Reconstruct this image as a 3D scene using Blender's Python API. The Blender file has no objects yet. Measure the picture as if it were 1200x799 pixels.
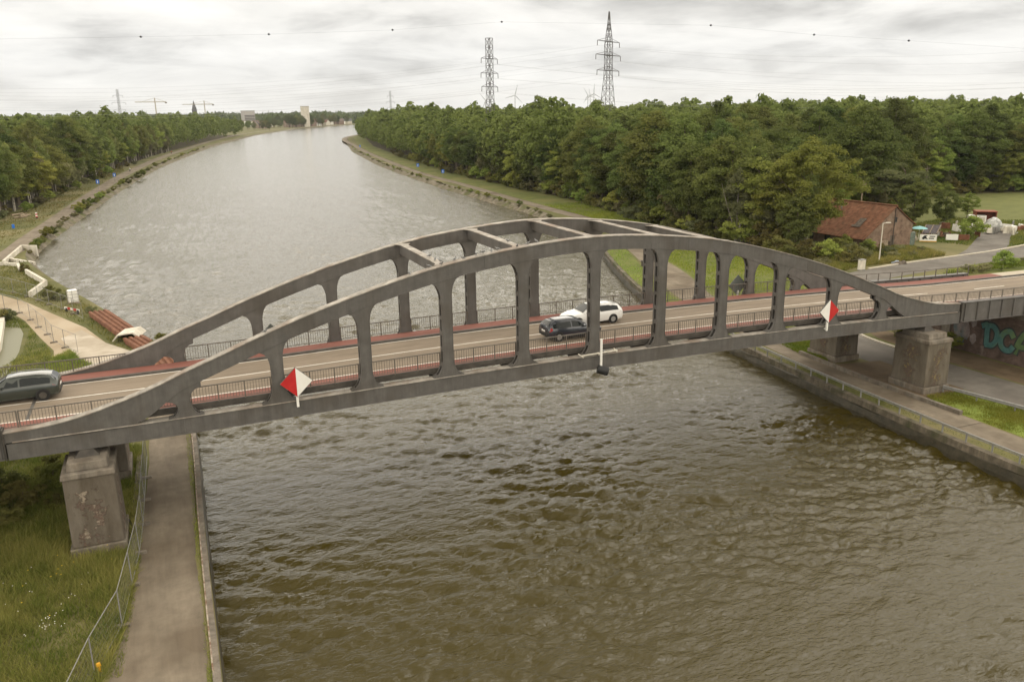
import bpy, bmesh, math, random
import numpy as np
from mathutils import Vector, Matrix
from mathutils.geometry import tessellate_polygon

R = math.radians
rng = np.random.default_rng(7)
random.seed(7)
scene = bpy.context.scene
col = scene.collection

# ------------------------------------------------------------------ camera, sky, sun, exposure
F_PX = 959.29
CAM = np.array([5.4626, -46.926, 24.06])
YAW, PITCH, ROLL = 0.3968, 0.2737, -0.0135
_f = np.array([math.sin(YAW) * math.cos(PITCH), math.cos(YAW) * math.cos(PITCH), -math.sin(PITCH)])
_r0 = np.array([math.cos(YAW), -math.sin(YAW), 0.0])
_u0 = np.cross(_r0, _f)
_r = _r0 * math.cos(ROLL) + _u0 * math.sin(ROLL)
_u = -_r0 * math.sin(ROLL) + _u0 * math.cos(ROLL)
cd = bpy.data.cameras.new('camera')
cam = bpy.data.objects.new('camera', cd)
col.objects.link(cam)
M = Matrix(((_r[0], _u[0], -_f[0], CAM[0]), (_r[1], _u[1], -_f[1], CAM[1]), (_r[2], _u[2], -_f[2], CAM[2]), (0, 0, 0, 1)))
cam.matrix_world = M
cd.sensor_width = 36.0
cd.lens = F_PX / 1200 * 36.0
cd.clip_start = 0.5
cd.clip_end = 60000
scene.camera = cam

SUN_AZ, SUN_EL = R(58), R(54)          # azimuth from +Y towards +X
w = bpy.data.worlds.new('World')
scene.world = w
w.use_nodes = True
nt = w.node_tree
nt.nodes.clear()
def N(tree, kind, **kw):
    n = tree.nodes.new(kind)
    for k, v in kw.items():
        setattr(n, k, v)
    return n
def build_sky():
    L = nt.links.new
    out = N(nt, 'ShaderNodeOutputWorld')
    bg = N(nt, 'ShaderNodeBackground')
    bg.inputs['Strength'].default_value = 0.085
    sky = N(nt, 'ShaderNodeTexSky', sky_type='NISHITA')
    sky.sun_disc = False
    sky.sun_elevation = SUN_EL
    sky.sun_rotation = SUN_AZ
    sky.air_density = 1.0
    sky.dust_density = 2.0
    tc = N(nt, 'ShaderNodeTexCoord')
    sep = N(nt, 'ShaderNodeSeparateXYZ')
    L(tc.outputs['Generated'], sep.inputs[0])
    mx = N(nt, 'ShaderNodeMath', operation='MAXIMUM'); mx.inputs[1].default_value = 0.0
    L(sep.outputs[2], mx.inputs[0])
    ad = N(nt, 'ShaderNodeMath', operation='ADD'); ad.inputs[1].default_value = 0.15
    L(mx.outputs[0], ad.inputs[0])
    dx = N(nt, 'ShaderNodeMath', operation='DIVIDE'); dy = N(nt, 'ShaderNodeMath', operation='DIVIDE')
    L(sep.outputs[0], dx.inputs[0]); L(ad.outputs[0], dx.inputs[1])
    L(sep.outputs[1], dy.inputs[0]); L(ad.outputs[0], dy.inputs[1])
    cmb = N(nt, 'ShaderNodeCombineXYZ')
    L(dx.outputs[0], cmb.inputs[0]); L(dy.outputs[0], cmb.inputs[1])
    n1 = N(nt, 'ShaderNodeTexNoise'); n1.inputs['Scale'].default_value = 1.25; n1.inputs['Detail'].default_value = 9
    n1.inputs['Roughness'].default_value = 0.56; n1.inputs['Distortion'].default_value = 0.35
    L(cmb.outputs[0], n1.inputs['Vector'])
    n2 = N(nt, 'ShaderNodeTexNoise'); n2.inputs['Scale'].default_value = 0.42; n2.inputs['Detail'].default_value = 3
    L(cmb.outputs[0], n2.inputs['Vector'])
    mixn = N(nt, 'ShaderNodeMix', data_type='FLOAT'); mixn.inputs[0].default_value = 0.42
    L(n1.outputs[0], mixn.inputs[2]); L(n2.outputs[0], mixn.inputs[3])
    ramp = N(nt, 'ShaderNodeValToRGB')
    e = ramp.color_ramp.elements
    e[0].position = 0.37; e[0].color = (5.3, 5.25, 5.15, 1)
    e[1].position = 0.60; e[1].color = (11.4, 11.25, 10.9, 1)
    m = ramp.color_ramp.elements.new(0.48); m.color = (9.3, 9.2, 8.95, 1)
    L(mixn.outputs[0], ramp.inputs[0])
    # the cloud sheet greys a little towards the horizon
    hz = N(nt, 'ShaderNodeMapRange'); hz.inputs[1].default_value = 0.0; hz.inputs[2].default_value = 0.1
    hz.inputs[3].default_value = 0.5; hz.inputs[4].default_value = 0.0
    L(mx.outputs[0], hz.inputs[0])
    mh = N(nt, 'ShaderNodeMix', data_type='RGBA'); mh.inputs[7].default_value = (8.1, 8.2, 8.15, 1)
    L(hz.outputs[0], mh.inputs[0]); L(ramp.outputs[0], mh.inputs[6])
    mix = N(nt, 'ShaderNodeMix', data_type='RGBA'); mix.inputs[0].default_value = 0.95
    # bright band added to the unseen sky above the frame, for the water to reflect
    zg = N(nt, 'ShaderNodeValToRGB'); ze = zg.color_ramp.elements
    ze[0].position = 0.14; ze[0].color = (1, 1, 1, 1); ze[1].position = 0.80; ze[1].color = (1.35, 1.35, 1.35, 1)
    for p_, v_ in ((0.19, 2.2), (0.26, 3.5), (0.40, 2.8)):
        q_ = ze.new(p_); q_.color = (v_, v_, v_, 1)
    L(mx.outputs[0], zg.inputs[0])
    wt = N(nt, 'ShaderNodeMix', data_type='RGBA', blend_type='MULTIPLY'); wt.inputs[7].default_value = (1.0, 0.93, 0.81, 1)
    wf = N(nt, 'ShaderNodeMapRange'); wf.inputs[1].default_value = 0.06; wf.inputs[2].default_value = 0.34; L(mx.outputs[0], wf.inputs[0]); L(wf.outputs[0], wt.inputs[0]); L(mh.outputs[2], wt.inputs[6])
    sc = N(nt, 'ShaderNodeVectorMath', operation='SCALE'); L(wt.outputs[2], sc.inputs[0]); L(zg.outputs[0], sc.inputs['Scale'])
    L(sky.outputs[0], mix.inputs[6]); L(sc.outputs[0], mix.inputs[7])
    L(mix.outputs[2], bg.inputs['Color'])
    L(bg.outputs[0], out.inputs[0])
build_sky()
sl = bpy.data.lights.new('sun', 'SUN')
sl.energy = 0.8
sl.angle = R(26)
sl.color = (1.0, 0.96, 0.9)
so = bpy.data.objects.new('sun', sl)
col.objects.link(so)
so.location = (150, 120, 260)
so.rotation_euler = Vector((math.sin(SUN_AZ) * math.cos(SUN_EL), math.cos(SUN_AZ) * math.cos(SUN_EL), math.sin(SUN_EL))).to_track_quat('Z', 'Y').to_euler()
scene.view_settings.view_transform = 'Standard'
scene.view_settings.look = 'None'
scene.view_settings.exposure = 0.28
scene.view_settings.gamma = 1.0
scene.render.engine = 'CYCLES'
scene.cycles.max_bounces = 4
scene.cycles.diffuse_bounces = 2
scene.cycles.transmission_bounces = 4
scene.cycles.volume_bounces = 0
scene.render.resolution_x = 1024
scene.render.resolution_y = 681

# ------------------------------------------------------------------ helpers
def G(x, y, z=1.2):
    """point of the place at height z seen at photo position x, y"""
    d = _f + _r * (x - 600) / F_PX - _u * (y - 399.5) / F_PX
    t = (z - CAM[2]) / d[2]
    p = CAM + t * d
    return (float(p[0]), float(p[1]), z)

def tag(o, label=None, cat=None, group=None, kind=None):
    if label: o['label'] = label
    if cat: o['category'] = cat
    if group: o['group'] = group
    if kind: o['kind'] = kind
    return o

def empty(name, loc, label=None, cat=None, group=None, rz=0.0):
    o = bpy.data.objects.new(name, None)
    o.empty_display_size = 0.5
    col.objects.link(o)
    o.location = loc
    o.rotation_euler = (0, 0, rz)
    return tag(o, label, cat, group)

def copy_tree(o, parent=None):
    c = o.copy()
    col.objects.link(c)
    c.parent = parent
    for ch in list(o.children):
        copy_tree(ch, c)
    return c

def relabel(o, label, group=None):
    o['label'] = label
    if group: o['group'] = group

class MB:
    def __init__(s):
        s.v = []; s.f = []; s.m = []
    def add(s, verts, faces, mi=0):
        b = len(s.v)
        s.v += [tuple(map(float, q)) for q in verts]
        s.f += [tuple(b + i for i in fc) for fc in faces]
        s.m += [mi] * len(faces)
        return s
    def box(s, x0, x1, y0, y1, z0, z1, mi=0):
        return s.add([(x0, y0, z0), (x1, y0, z0), (x1, y1, z0), (x0, y1, z0), (x0, y0, z1), (x1, y0, z1), (x1, y1, z1), (x0, y1, z1)],
                     [(3, 2, 1, 0), (4, 5, 6, 7), (0, 1, 5, 4), (1, 2, 6, 5), (2, 3, 7, 6), (3, 0, 4, 7)], mi)
    def obox(s, c, sx, sy, sz, rz=0.0, taper=1.0, mi=0):
        """box standing on c, turned by rz, top scaled by taper"""
        ca, sa = math.cos(rz), math.sin(rz)
        vs = []
        for z, k in ((0, 1.0), (sz, taper)):
            for a, b in ((-1, -1), (1, -1), (1, 1), (-1, 1)):
                x, y = a * sx / 2 * k, b * sy / 2 * k
                vs.append((c[0] + x * ca - y * sa, c[1] + x * sa + y * ca, c[2] + z))
        return s.add(vs, [(3, 2, 1, 0), (4, 5, 6, 7), (0, 1, 5, 4), (1, 2, 6, 5), (2, 3, 7, 6), (3, 0, 4, 7)], mi)
    def tube(s, a, b, r, r2=None, n=6, mi=0):
        a = np.array(a, float); b = np.array(b, float)
        d = b - a; L = np.linalg.norm(d)
        if L < 1e-9: return s
        d /= L
        h = np.array([0, 0, 1.0]) if abs(d[2]) < 0.9 else np.array([1.0, 0, 0])
        p = np.cross(d, h); p /= np.linalg.norm(p); q = np.cross(d, p)
        r2 = r if r2 is None else r2
        vs = []
        for c, rr in ((a, r), (b, r2)):
            for i in range(n):
                t = 2 * math.pi * i / n
                vs.append(c + rr * (math.cos(t) * p + math.sin(t) * q))
        fs = [(i, (i + 1) % n, n + (i + 1) % n, n + i) for i in range(n)]
        fs += [tuple(range(n - 1, -1, -1)), tuple(range(n, 2 * n))]
        return s.add(vs, fs, mi)
    def path(s, pts, r, n=5, mi=0):
        for a, b in zip(pts[:-1], pts[1:]):
            s.tube(a, b, r, n=n, mi=mi)
        return s
    def prism(s, poly, axis, c0, c1, mi=0):
        """extrude a 2-D polygon along axis 'y' (poly in x,z), 'x' (poly in y,z) or 'z' (poly in x,y)"""
        def P(q, c):
            return {'y': (q[0], c, q[1]), 'x': (c, q[0], q[1]), 'z': (q[0], q[1], c)}[axis]
        n = len(poly)
        vs = [P(q, c0) for q in poly] + [P(q, c1) for q in poly]
        tris = tessellate_polygon([[Vector((q[0], q[1], 0)) for q in poly]])
        fs = [tuple(t) for t in tris] + [tuple(i + n for i in reversed(t)) for t in tris]
        fs += [(i, (i + 1) % n, n + (i + 1) % n, n + i) for i in range(n)]
        return s.add(vs, fs, mi)
    def lathe(s, prof, n=12, c=(0, 0, 0), mi=0):
        vs = []
        for r, z in prof:
            for i in range(n):
                t = 2 * math.pi * i / n
                vs.append((c[0] + r * math.cos(t), c[1] + r * math.sin(t), c[2] + z))
        fs = []
        for k in range(len(prof) - 1):
            for i in range(n):
                fs.append((k * n + i, k * n + (i + 1) % n, (k + 1) * n + (i + 1) % n, (k + 1) * n + i))
        fs.append(tuple(range(n - 1, -1, -1)))
        fs.append(tuple((len(prof) - 1) * n + i for i in range(n)))
        return s.add(vs, fs, mi)
    def warp(s, fn):
        s.v = [fn(q) for q in s.v]
        return s
    def build(s, name, mats, parent=None, origin=(0, 0, 0), smooth=False, bevel=0.0, label=None, cat=None, group=None, kind=None):
        me = bpy.data.meshes.new(name)
        ox, oy, oz = origin
        me.from_pydata([(a - ox, b - oy, c - oz) for a, b, c in s.v], [], s.f)
        mats = mats if isinstance(mats, (list, tuple)) else [mats]
        for m in mats: me.materials.append(m)
        if len(mats) > 1:
            me.polygons.foreach_set('material_index', s.m)
        bm = bmesh.new(); bm.from_mesh(me)
        bmesh.ops.recalc_face_normals(bm, faces=bm.faces)
        bm.to_mesh(me); bm.free()
        if smooth:
            me.polygons.foreach_set('use_smooth', [True] * len(me.polygons))
            try: me.set_sharp_from_angle(angle=R(40))
            except Exception: pass
        o = bpy.data.objects.new(name, me)
        col.objects.link(o)
        if parent is not None:
            o.parent = parent
        else:
            o.location = origin
        if bevel:
            md = o.modifiers.new('bevel', 'BEVEL'); md.width = bevel; md.segments = 2; md.limit_method = 'ANGLE'
        return tag(o, label, cat, group, kind)

def np_mesh(name, verts, faces, mat, parent=None, loc=(0, 0, 0), tint=None, smooth=False, mats=None, mi=None):
    """fast mesh from numpy arrays; faces (n,3) or (n,4)"""
    me = bpy.data.meshes.new(name)
    nv, (nf, k) = len(verts), faces.shape
    me.vertices.add(nv); me.vertices.foreach_set('co', np.ascontiguousarray(verts, np.float32).ravel())
    me.loops.add(nf * k); me.loops.foreach_set('vertex_index', np.ascontiguousarray(faces, np.int32).ravel())
    me.polygons.add(nf); me.polygons.foreach_set('loop_start', np.arange(0, nf * k, k, dtype=np.int32))
    if smooth: me.polygons.foreach_set('use_smooth', np.ones(nf, bool))
    for m in (mats or [mat]): me.materials.append(m)
    if mi is not None: me.polygons.foreach_set('material_index', np.ascontiguousarray(mi, np.int32))
    me.update(calc_edges=True)
    if tint is not None:
        a = me.attributes.new('tint', 'FLOAT', 'FACE'); a.data.foreach_set('value', np.ascontiguousarray(tint, np.float32))
    me.validate()
    o = bpy.data.objects.new(name, me)
    col.objects.link(o)
    o.location = loc
    if parent is not None: o.parent = parent
    return o

# ------------------------------------------------------------------ materials
def mat(name, c1, c2=None, scale=1.0, rough=0.8, metal=0.0, bump=0.0, bscale=None, detail=6, stretch=(1, 1, 1), c3=None, big=None, spec=0.3, lo=0.35, hi=0.65, coords='Object', bdist=0.05):
    m = bpy.data.materials.new(name); m.use_nodes = True
    t = m.node_tree; b = t.nodes['Principled BSDF']; L = t.links.new
    b.inputs['Roughness'].default_value = rough
    b.inputs['Metallic'].default_value = metal
    b.inputs['Specular IOR Level'].default_value = spec
    b.inputs['Base Color'].default_value = (*c1, 1)
    if c2 is None and not bump: return m
    tc = N(t, 'ShaderNodeTexCoord'); mp = N(t, 'ShaderNodeMapping'); mp.inputs['Scale'].default_value = stretch
    if coords == 'World':
        ge = N(t, 'ShaderNodeNewGeometry'); L(ge.outputs['Position'], mp.inputs[0])
    else:
        L(tc.outputs['Object'], mp.inputs[0])
    if c2 is not None:
        no = N(t, 'ShaderNodeTexNoise'); no.inputs['Scale'].default_value = scale; no.inputs['Detail'].default_value = detail
        no.inputs['Roughness'].default_value = 0.62
        L(mp.outputs[0], no.inputs['Vector'])
        rp = N(t, 'ShaderNodeValToRGB'); e = rp.color_ramp.elements
        e[0].position = lo; e[0].color = (*c1, 1); e[1].position = hi; e[1].color = (*c2, 1)
        L(no.outputs[0], rp.inputs[0])
        src = rp.outputs[0]
        if c3 is not None:
            n3 = N(t, 'ShaderNodeTexNoise'); n3.inputs['Scale'].default_value = big or scale * 0.2; n3.inputs['Detail'].default_value = 4
            L(mp.outputs[0], n3.inputs['Vector'])
            r3 = N(t, 'ShaderNodeMapRange'); r3.inputs[1].default_value = 0.48; r3.inputs[2].default_value = 0.66
            L(n3.outputs[0], r3.inputs[0])
            mm = N(t, 'ShaderNodeMix', data_type='RGBA'); L(r3.outputs[0], mm.inputs[0]); L(src, mm.inputs[6]); mm.inputs[7].default_value = (*c3, 1)
            src = mm.outputs[2]
        L(src, b.inputs['Base Color'])
    if bump:
        nb = N(t, 'ShaderNodeTexNoise'); nb.inputs['Scale'].default_value = bscale or scale * 3; nb.inputs['Detail'].default_value = 5
        L(mp.outputs[0], nb.inputs['Vector'])
        bp = N(t, 'ShaderNodeBump'); bp.inputs['Strength'].default_value = bump; bp.inputs['Distance'].default_value = bdist
        L(nb.outputs[0], bp.inputs['Height']); L(bp.outputs[0], b.inputs['Normal'])
    return m

MT = {}
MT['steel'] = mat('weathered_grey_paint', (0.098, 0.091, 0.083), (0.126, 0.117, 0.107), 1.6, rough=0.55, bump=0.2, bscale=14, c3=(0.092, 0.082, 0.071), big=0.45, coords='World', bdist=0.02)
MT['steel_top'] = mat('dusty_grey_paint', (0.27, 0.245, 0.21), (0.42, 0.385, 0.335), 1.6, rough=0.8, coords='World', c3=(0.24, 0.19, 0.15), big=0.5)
MT['steel_dark'] = mat('dark_steel', (0.045, 0.04, 0.034), (0.08, 0.07, 0.058), 2.0, rough=0.7, coords='World')
MT['rail'] = mat('railing_paint', (0.10, 0.088, 0.074), (0.14, 0.12, 0.10), 3.0, rough=0.6, coords='World')
MT['asphalt'] = mat('tan_asphalt', (0.205, 0.163, 0.118), (0.25, 0.20, 0.148), 1.3, rough=0.9, bump=0.15, bscale=30, c3=(0.19, 0.152, 0.112), big=0.25, coords='World', stretch=(0.35, 1.2, 1))
MT['asphalt_grey'] = mat('grey_asphalt', (0.135, 0.122, 0.105), (0.175, 0.158, 0.135), 0.9, rough=0.9, bump=0.2, bscale=20, c3=(0.12, 0.105, 0.088), big=0.16, coords='World')
MT['path'] = mat('worn_path_asphalt', (0.170, 0.140, 0.102), (0.215, 0.177, 0.130), 1.6, rough=0.95, bump=0.3, bscale=22, c3=(0.125, 0.098, 0.068), big=0.22, coords='World')
MT['red'] = mat('red_cycle_surface', (0.185, 0.074, 0.056), (0.24, 0.104, 0.082), 1.4, rough=0.9, coords='World', stretch=(0.4, 1.5, 1), c3=(0.24, 0.095, 0.072), big=0.3)
MT['white_line'] = mat('road_paint', (0.62, 0.58, 0.51), (0.72, 0.68, 0.61), 2.5, rough=0.7, coords='World', c3=(0.5, 0.45, 0.38), big=0.9)
MT['kerb'] = mat('dark_kerb', (0.075, 0.068, 0.06), (0.11, 0.1, 0.088), 2, rough=0.8, coords='World')
MT['concrete'] = mat('old_concrete', (0.165, 0.142, 0.112), (0.24, 0.208, 0.166), 1.8, rough=0.9, bump=0.35, bscale=8, c3=(0.17, 0.135, 0.1), big=0.7, coords='World')
MT['concrete_dark'] = mat('stained_concrete', (0.085, 0.072, 0.05), (0.16, 0.132, 0.095), 1.3, rough=0.9, bump=0.5, bscale=5, c3=(0.06, 0.06, 0.028), big=0.5, coords='World')
MT['concrete_new'] = mat('new_pale_concrete', (0.58, 0.54, 0.45), (0.68, 0.635, 0.54), 1.2, rough=0.85, c3=(0.52, 0.47, 0.38), big=0.3, coords='World')
MT['wet'] = mat('tide_stain', (0.032, 0.028, 0.017), (0.065, 0.055, 0.035), 1.5, rough=0.5, bump=0.4, bscale=6, coords='World')
MT['dirt'] = mat('sandy_ground', (0.30, 0.235, 0.155), (0.37, 0.295, 0.205), 0.35, rough=1.0, bump=0.3, bscale=3, c3=(0.40, 0.33, 0.24), big=0.12, coords='World')
MT['soil'] = mat('brown_soil', (0.095, 0.066, 0.038), (0.15, 0.108, 0.066), 0.6, rough=1.0, bump=0.4, bscale=3, coords='World')
MT['ground'] = mat('rough_ground', (0.072, 0.076, 0.021), (0.125, 0.122, 0.038), 0.30, rough=1.0, bump=0.5, bscale=2.2, c3=(0.18, 0.155, 0.07), big=0.055, coords='World')
MT['verge'] = mat('verge_turf', (0.090, 0.108, 0.022), (0.138, 0.150, 0.036), 0.5, rough=1.0, bump=0.5, bscale=3, c3=(0.165, 0.155, 0.048), big=0.09, coords='World')
MT['lush'] = mat('lush_turf', (0.13, 0.175, 0.028), (0.20, 0.235, 0.045), 1.2, rough=1.0, bump=0.5, bscale=5, coords='World')
MT['meadow'] = mat('meadow_turf', (0.115, 0.128, 0.036), (0.160, 0.166, 0.05), 0.25, rough=1.0, bump=0.4, bscale=2, coords='World', stretch=(1, 2.5, 1))
MT['riprap'] = mat('stone_riprap', (0.085, 0.072, 0.048), (0.215, 0.185, 0.135), 1.0, rough=1.0, bump=0.9, bscale=1.6, c3=(0.085, 0.088, 0.028), big=0.22, coords='World', bdist=0.3)
MT['white'] = mat('white_paint', (0.74, 0.72, 0.66), (0.8, 0.78, 0.73), 2, rough=0.5, coords='World')
MT['red_paint'] = mat('red_paint', (0.42, 0.018, 0.018), (0.50, 0.03, 0.028), 2, rough=0.45)
MT['blue_sign'] = mat('blue_sign_paint', (0.02, 0.14, 0.52), rough=0.4)
MT['grey_metal'] = mat('galvanised_steel', (0.20, 0.195, 0.18), (0.28, 0.27, 0.25), 4, rough=0.55, metal=0.2, coords='World')
MT['pylon'] = mat('pylon_steel', (0.115, 0.11, 0.105), rough=0.7)
MT['cable'] = mat('cable_grey', (0.42, 0.42, 0.42), rough=0.7)
MT['pylon_dark'] = mat('pylon_brown', (0.12, 0.105, 0.09), rough=0.7)
MT['rust'] = mat('rusty_steel', (0.125, 0.052, 0.030), (0.215, 0.098, 0.055), 1.2, rough=0.95, bump=0.3, bscale=9, coords='World')
MT['black'] = mat('black_plastic', (0.022, 0.022, 0.022), rough=0.5)
MT['tyre'] = mat('tyre_rubber', (0.018, 0.017, 0.016), rough=0.85)
MT['rim'] = mat('alloy_rim', (0.34, 0.34, 0.33), rough=0.4, metal=0.6)
MT['glass'] = mat('tinted_glass', (0.010, 0.013, 0.013), rough=0.12, spec=0.35)
MT['trunk'] = mat('bark', (0.085, 0.066, 0.046), (0.13, 0.105, 0.078), 3, rough=1.0)
MT['birch_trunk'] = mat('birch_bark', (0.42, 0.38, 0.31), (0.10, 0.085, 0.065), 3.5, rough=0.9, stretch=(1, 1, 0.5), lo=0.5, hi=0.62)
MT['grey_birch'] = mat('grey_birch_bark', (0.24, 0.215, 0.175), (0.10, 0.085, 0.065), 3.5, rough=0.9, lo=.45, hi=.62)
MT['wood'] = mat('weathered_wood', (0.22, 0.17, 0.115), (0.33, 0.265, 0.185), 2.5, rough=0.9, coords='World')
MT['rubble'] = mat('dark_rubble', (0.07, 0.055, 0.042), (0.17, 0.14, 0.11), 1.8, rough=1.0, coords='World')
MT['yellow'] = mat('yellow_paint', (0.6, 0.33, 0.03), rough=0.5)
MT['crane'] = mat('crane_paint', (0.36, 0.31, 0.22), rough=0.6)
MT['orange'] = mat('orange_plastic', (0.60, 0.31, 0.02), rough=0.5)

def streaks(m, lo=0.72, hi=1.12, sc=(2.6, 2.6, 0.22), col_=(1, 1, 1)):
    """rain streaks: a stretched noise that multiplies the paint colour"""
    t = m.node_tree; b = t.nodes['Principled BSDF']; L = t.links.new
    src = b.inputs['Base Color'].links[0].from_socket
    ge = N(t, 'ShaderNodeNewGeometry'); mp = N(t, 'ShaderNodeMapping'); mp.inputs['Scale'].default_value = sc; L(ge.outputs['Position'], mp.inputs[0])
    no = N(t, 'ShaderNodeTexNoise'); no.inputs['Scale'].default_value = 1.0; no.inputs['Detail'].default_value = 8; no.inputs['Roughness'].default_value = 0.7; L(mp.outputs[0], no.inputs['Vector'])
    r = N(t, 'ShaderNodeMapRange'); r.inputs[1].default_value = 0.32; r.inputs[2].default_value = 0.66; r.inputs[3].default_value = lo; r.inputs[4].default_value = hi; L(no.outputs[0], r.inputs[0])
    mu = N(t, 'ShaderNodeMix', data_type='RGBA', blend_type='MULTIPLY'); mu.inputs[0].default_value = 1; L(src, mu.inputs[6]); L(r.outputs[0], mu.inputs[7]); L(mu.outputs[2], b.inputs['Base Color'])
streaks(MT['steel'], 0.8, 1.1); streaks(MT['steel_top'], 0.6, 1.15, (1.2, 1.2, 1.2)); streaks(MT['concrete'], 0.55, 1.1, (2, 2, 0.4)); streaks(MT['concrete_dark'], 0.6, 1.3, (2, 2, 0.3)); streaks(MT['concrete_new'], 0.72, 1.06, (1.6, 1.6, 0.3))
streaks(MT['asphalt'], 0.82, 1.08, (0.12, 1.6, 1)); streaks(MT['path'], 0.8, 1.12, (1.1, 0.14, 1)); streaks(MT['asphalt_grey'], 0.8, 1.12, (0.3, 0.3, 1)); streaks(MT['red'], 0.8, 1.1, (0.15, 1.4, 1))
def brick_mat(name, c1, c2, mortar, sx, sy, patch=None, pscale=0.7, pth=(0.5, 0.56)):
    m = bpy.data.materials.new(name); m.use_nodes = True
    t = m.node_tree; b = t.nodes['Principled BSDF']; L = t.links.new
    b.inputs['Roughness'].default_value = 0.95; b.inputs['Specular IOR Level'].default_value = 0.15
    ge = N(t, 'ShaderNodeNewGeometry'); se = N(t, 'ShaderNodeSeparateXYZ'); L(ge.outputs['Position'], se.inputs[0])
    ad = N(t, 'ShaderNodeMath', operation='ADD'); L(se.outputs[0], ad.inputs[0]); L(se.outputs[1], ad.inputs[1])
    cm = N(t, 'ShaderNodeCombineXYZ'); L(ad.outputs[0], cm.inputs[0]); L(se.outputs[2], cm.inputs[1])
    br = N(t, 'ShaderNodeTexBrick'); br.inputs['Scale'].default_value = 1.0
    br.inputs['Brick Width'].default_value = sx; br.inputs['Row Height'].default_value = sy; br.inputs['Mortar Size'].default_value = 0.012
    br.inputs['Color1'].default_value = (*c1, 1); br.inputs['Color2'].default_value = (*c2, 1); br.inputs['Mortar'].default_value = (*mortar, 1)
    L(cm.outputs[0], br.inputs['Vector'])
    no = N(t, 'ShaderNodeTexNoise'); no.inputs['Scale'].default_value = 1.4; no.inputs['Detail'].default_value = 7
    L(ge.outputs['Position'], no.inputs['Vector'])
    r1 = N(t, 'ShaderNodeMapRange'); r1.inputs[1].default_value = 0.3; r1.inputs[2].default_value = 0.7; r1.inputs[3].default_value = 0.6; r1.inputs[4].default_value = 1.25
    L(no.outputs[0], r1.inputs[0])
    mu = N(t, 'ShaderNodeMix', data_type='RGBA', blend_type='MULTIPLY'); mu.inputs[0].default_value = 1
    L(br.outputs[0], mu.inputs[6]); L(r1.outputs[0], mu.inputs[7])
    src = mu.outputs[2]
    if patch:
        n2 = N(t, 'ShaderNodeTexNoise'); n2.inputs['Scale'].default_value = pscale; n2.inputs['Detail'].default_value = 9; n2.inputs['Roughness'].default_value = 0.7
        L(ge.outputs['Position'], n2.inputs['Vector'])
        r2 = N(t, 'ShaderNodeMapRange'); r2.inputs[1].default_value = pth[0]; r2.inputs[2].default_value = pth[1]; L(n2.outputs[0], r2.inputs[0])
        mm = N(t, 'ShaderNodeMix', data_type='RGBA'); L(r2.outputs[0], mm.inputs[0]); L(src, mm.inputs[6]); mm.inputs[7].default_value = (*patch, 1)
        src = mm.outputs[2]
    L(src, b.inputs['Base Color'])
    bp = N(t, 'ShaderNodeBump'); bp.inputs['Strength'].default_value = 0.4; bp.inputs['Distance'].default_value = 0.03
    L(no.outputs[0], bp.inputs['Height']); L(bp.outputs[0], b.inputs['Normal'])
    return m
MT['abut_brick'] = brick_mat('dark_abutment_brick', (0.105, 0.068, 0.056), (0.135, 0.09, 0.07), (0.115, 0.095, 0.08), 0.3, 0.09, (0.2, 0.17, 0.14), 0.4, (0.56, 0.66))
MT['house_brick'] = brick_mat('old_house_brick', (0.185, 0.115, 0.082), (0.235, 0.15, 0.108), (0.21, 0.17, 0.13), 0.3, 0.09, (0.24, 0.185, 0.135), 0.5, (0.5, 0.65))
MT['tiles'] = brick_mat('clay_roof_tiles', (0.170, 0.078, 0.045), (0.225, 0.110, 0.064), (0.13, 0.06, 0.035), 0.34, 0.22, (0.145, 0.085, 0.05), 0.45, (0.5, 0.72))

def leaf_mat(name, c_dark, c_light, transl=0.35):
    m = bpy.data.materials.new(name); m.use_nodes = True
    t = m.node_tree; L = t.links.new
    b = t.nodes['Principled BSDF']; out = t.nodes['Material Output']
    b.inputs['Roughness'].default_value = 0.9; b.inputs['Specular IOR Level'].default_value = 0.06
    at = N(t, 'ShaderNodeAttribute', attribute_name='tint'); oi = N(t, 'ShaderNodeObjectInfo')
    mx = N(t, 'ShaderNodeMix', data_type='RGBA'); L(at.outputs['Fac'], mx.inputs[0])
    mx.inputs[6].default_value = (*c_dark, 1); mx.inputs[7].default_value = (*c_light, 1)
    hs = N(t, 'ShaderNodeHueSaturation')
    r1 = N(t, 'ShaderNodeMapRange'); r1.inputs[3].default_value = 0.462; r1.inputs[4].default_value = 0.522; L(oi.outputs['Random'], r1.inputs[0])
    ml = N(t, 'ShaderNodeMath', operation='MULTIPLY'); ml.inputs[1].default_value = 7.31; L(oi.outputs['Random'], ml.inputs[0])
    fr = N(t, 'ShaderNodeMath', operation='FRACT'); L(ml.outputs[0], fr.inputs[0])
    r2 = N(t, 'ShaderNodeMapRange'); r2.inputs[3].default_value = 0.74; r2.inputs[4].default_value = 1.62; L(fr.outputs[0], r2.inputs[0])
    L(r1.outputs[0], hs.inputs['Hue']); L(r2.outputs[0], hs.inputs['Value']); L(mx.outputs[2], hs.inputs['Color'])
    L(hs.outputs[0], b.inputs['Base Color'])
    tr = N(t, 'ShaderNodeBsdfTranslucent'); L(hs.outputs[0], tr.inputs['Color'])
    ms = N(t, 'ShaderNodeMixShader'); ms.inputs[0].default_value = transl
    L(b.outputs[0], ms.inputs[1]); L(tr.outputs[0], ms.inputs[2]); L(ms.outputs[0], out.inputs['Surface'])
    return m
MT['leaf_oak'] = leaf_mat('oak_leaves', (0.074, 0.096, 0.026), (0.14, 0.163, 0.047))
MT['leaf_dark'] = leaf_mat('dark_leaves', (0.052, 0.072, 0.022), (0.102, 0.125, 0.038))
MT['leaf_birch'] = leaf_mat('birch_leaves', (0.116, 0.143, 0.042), (0.2, 0.22, 0.072))
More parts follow.
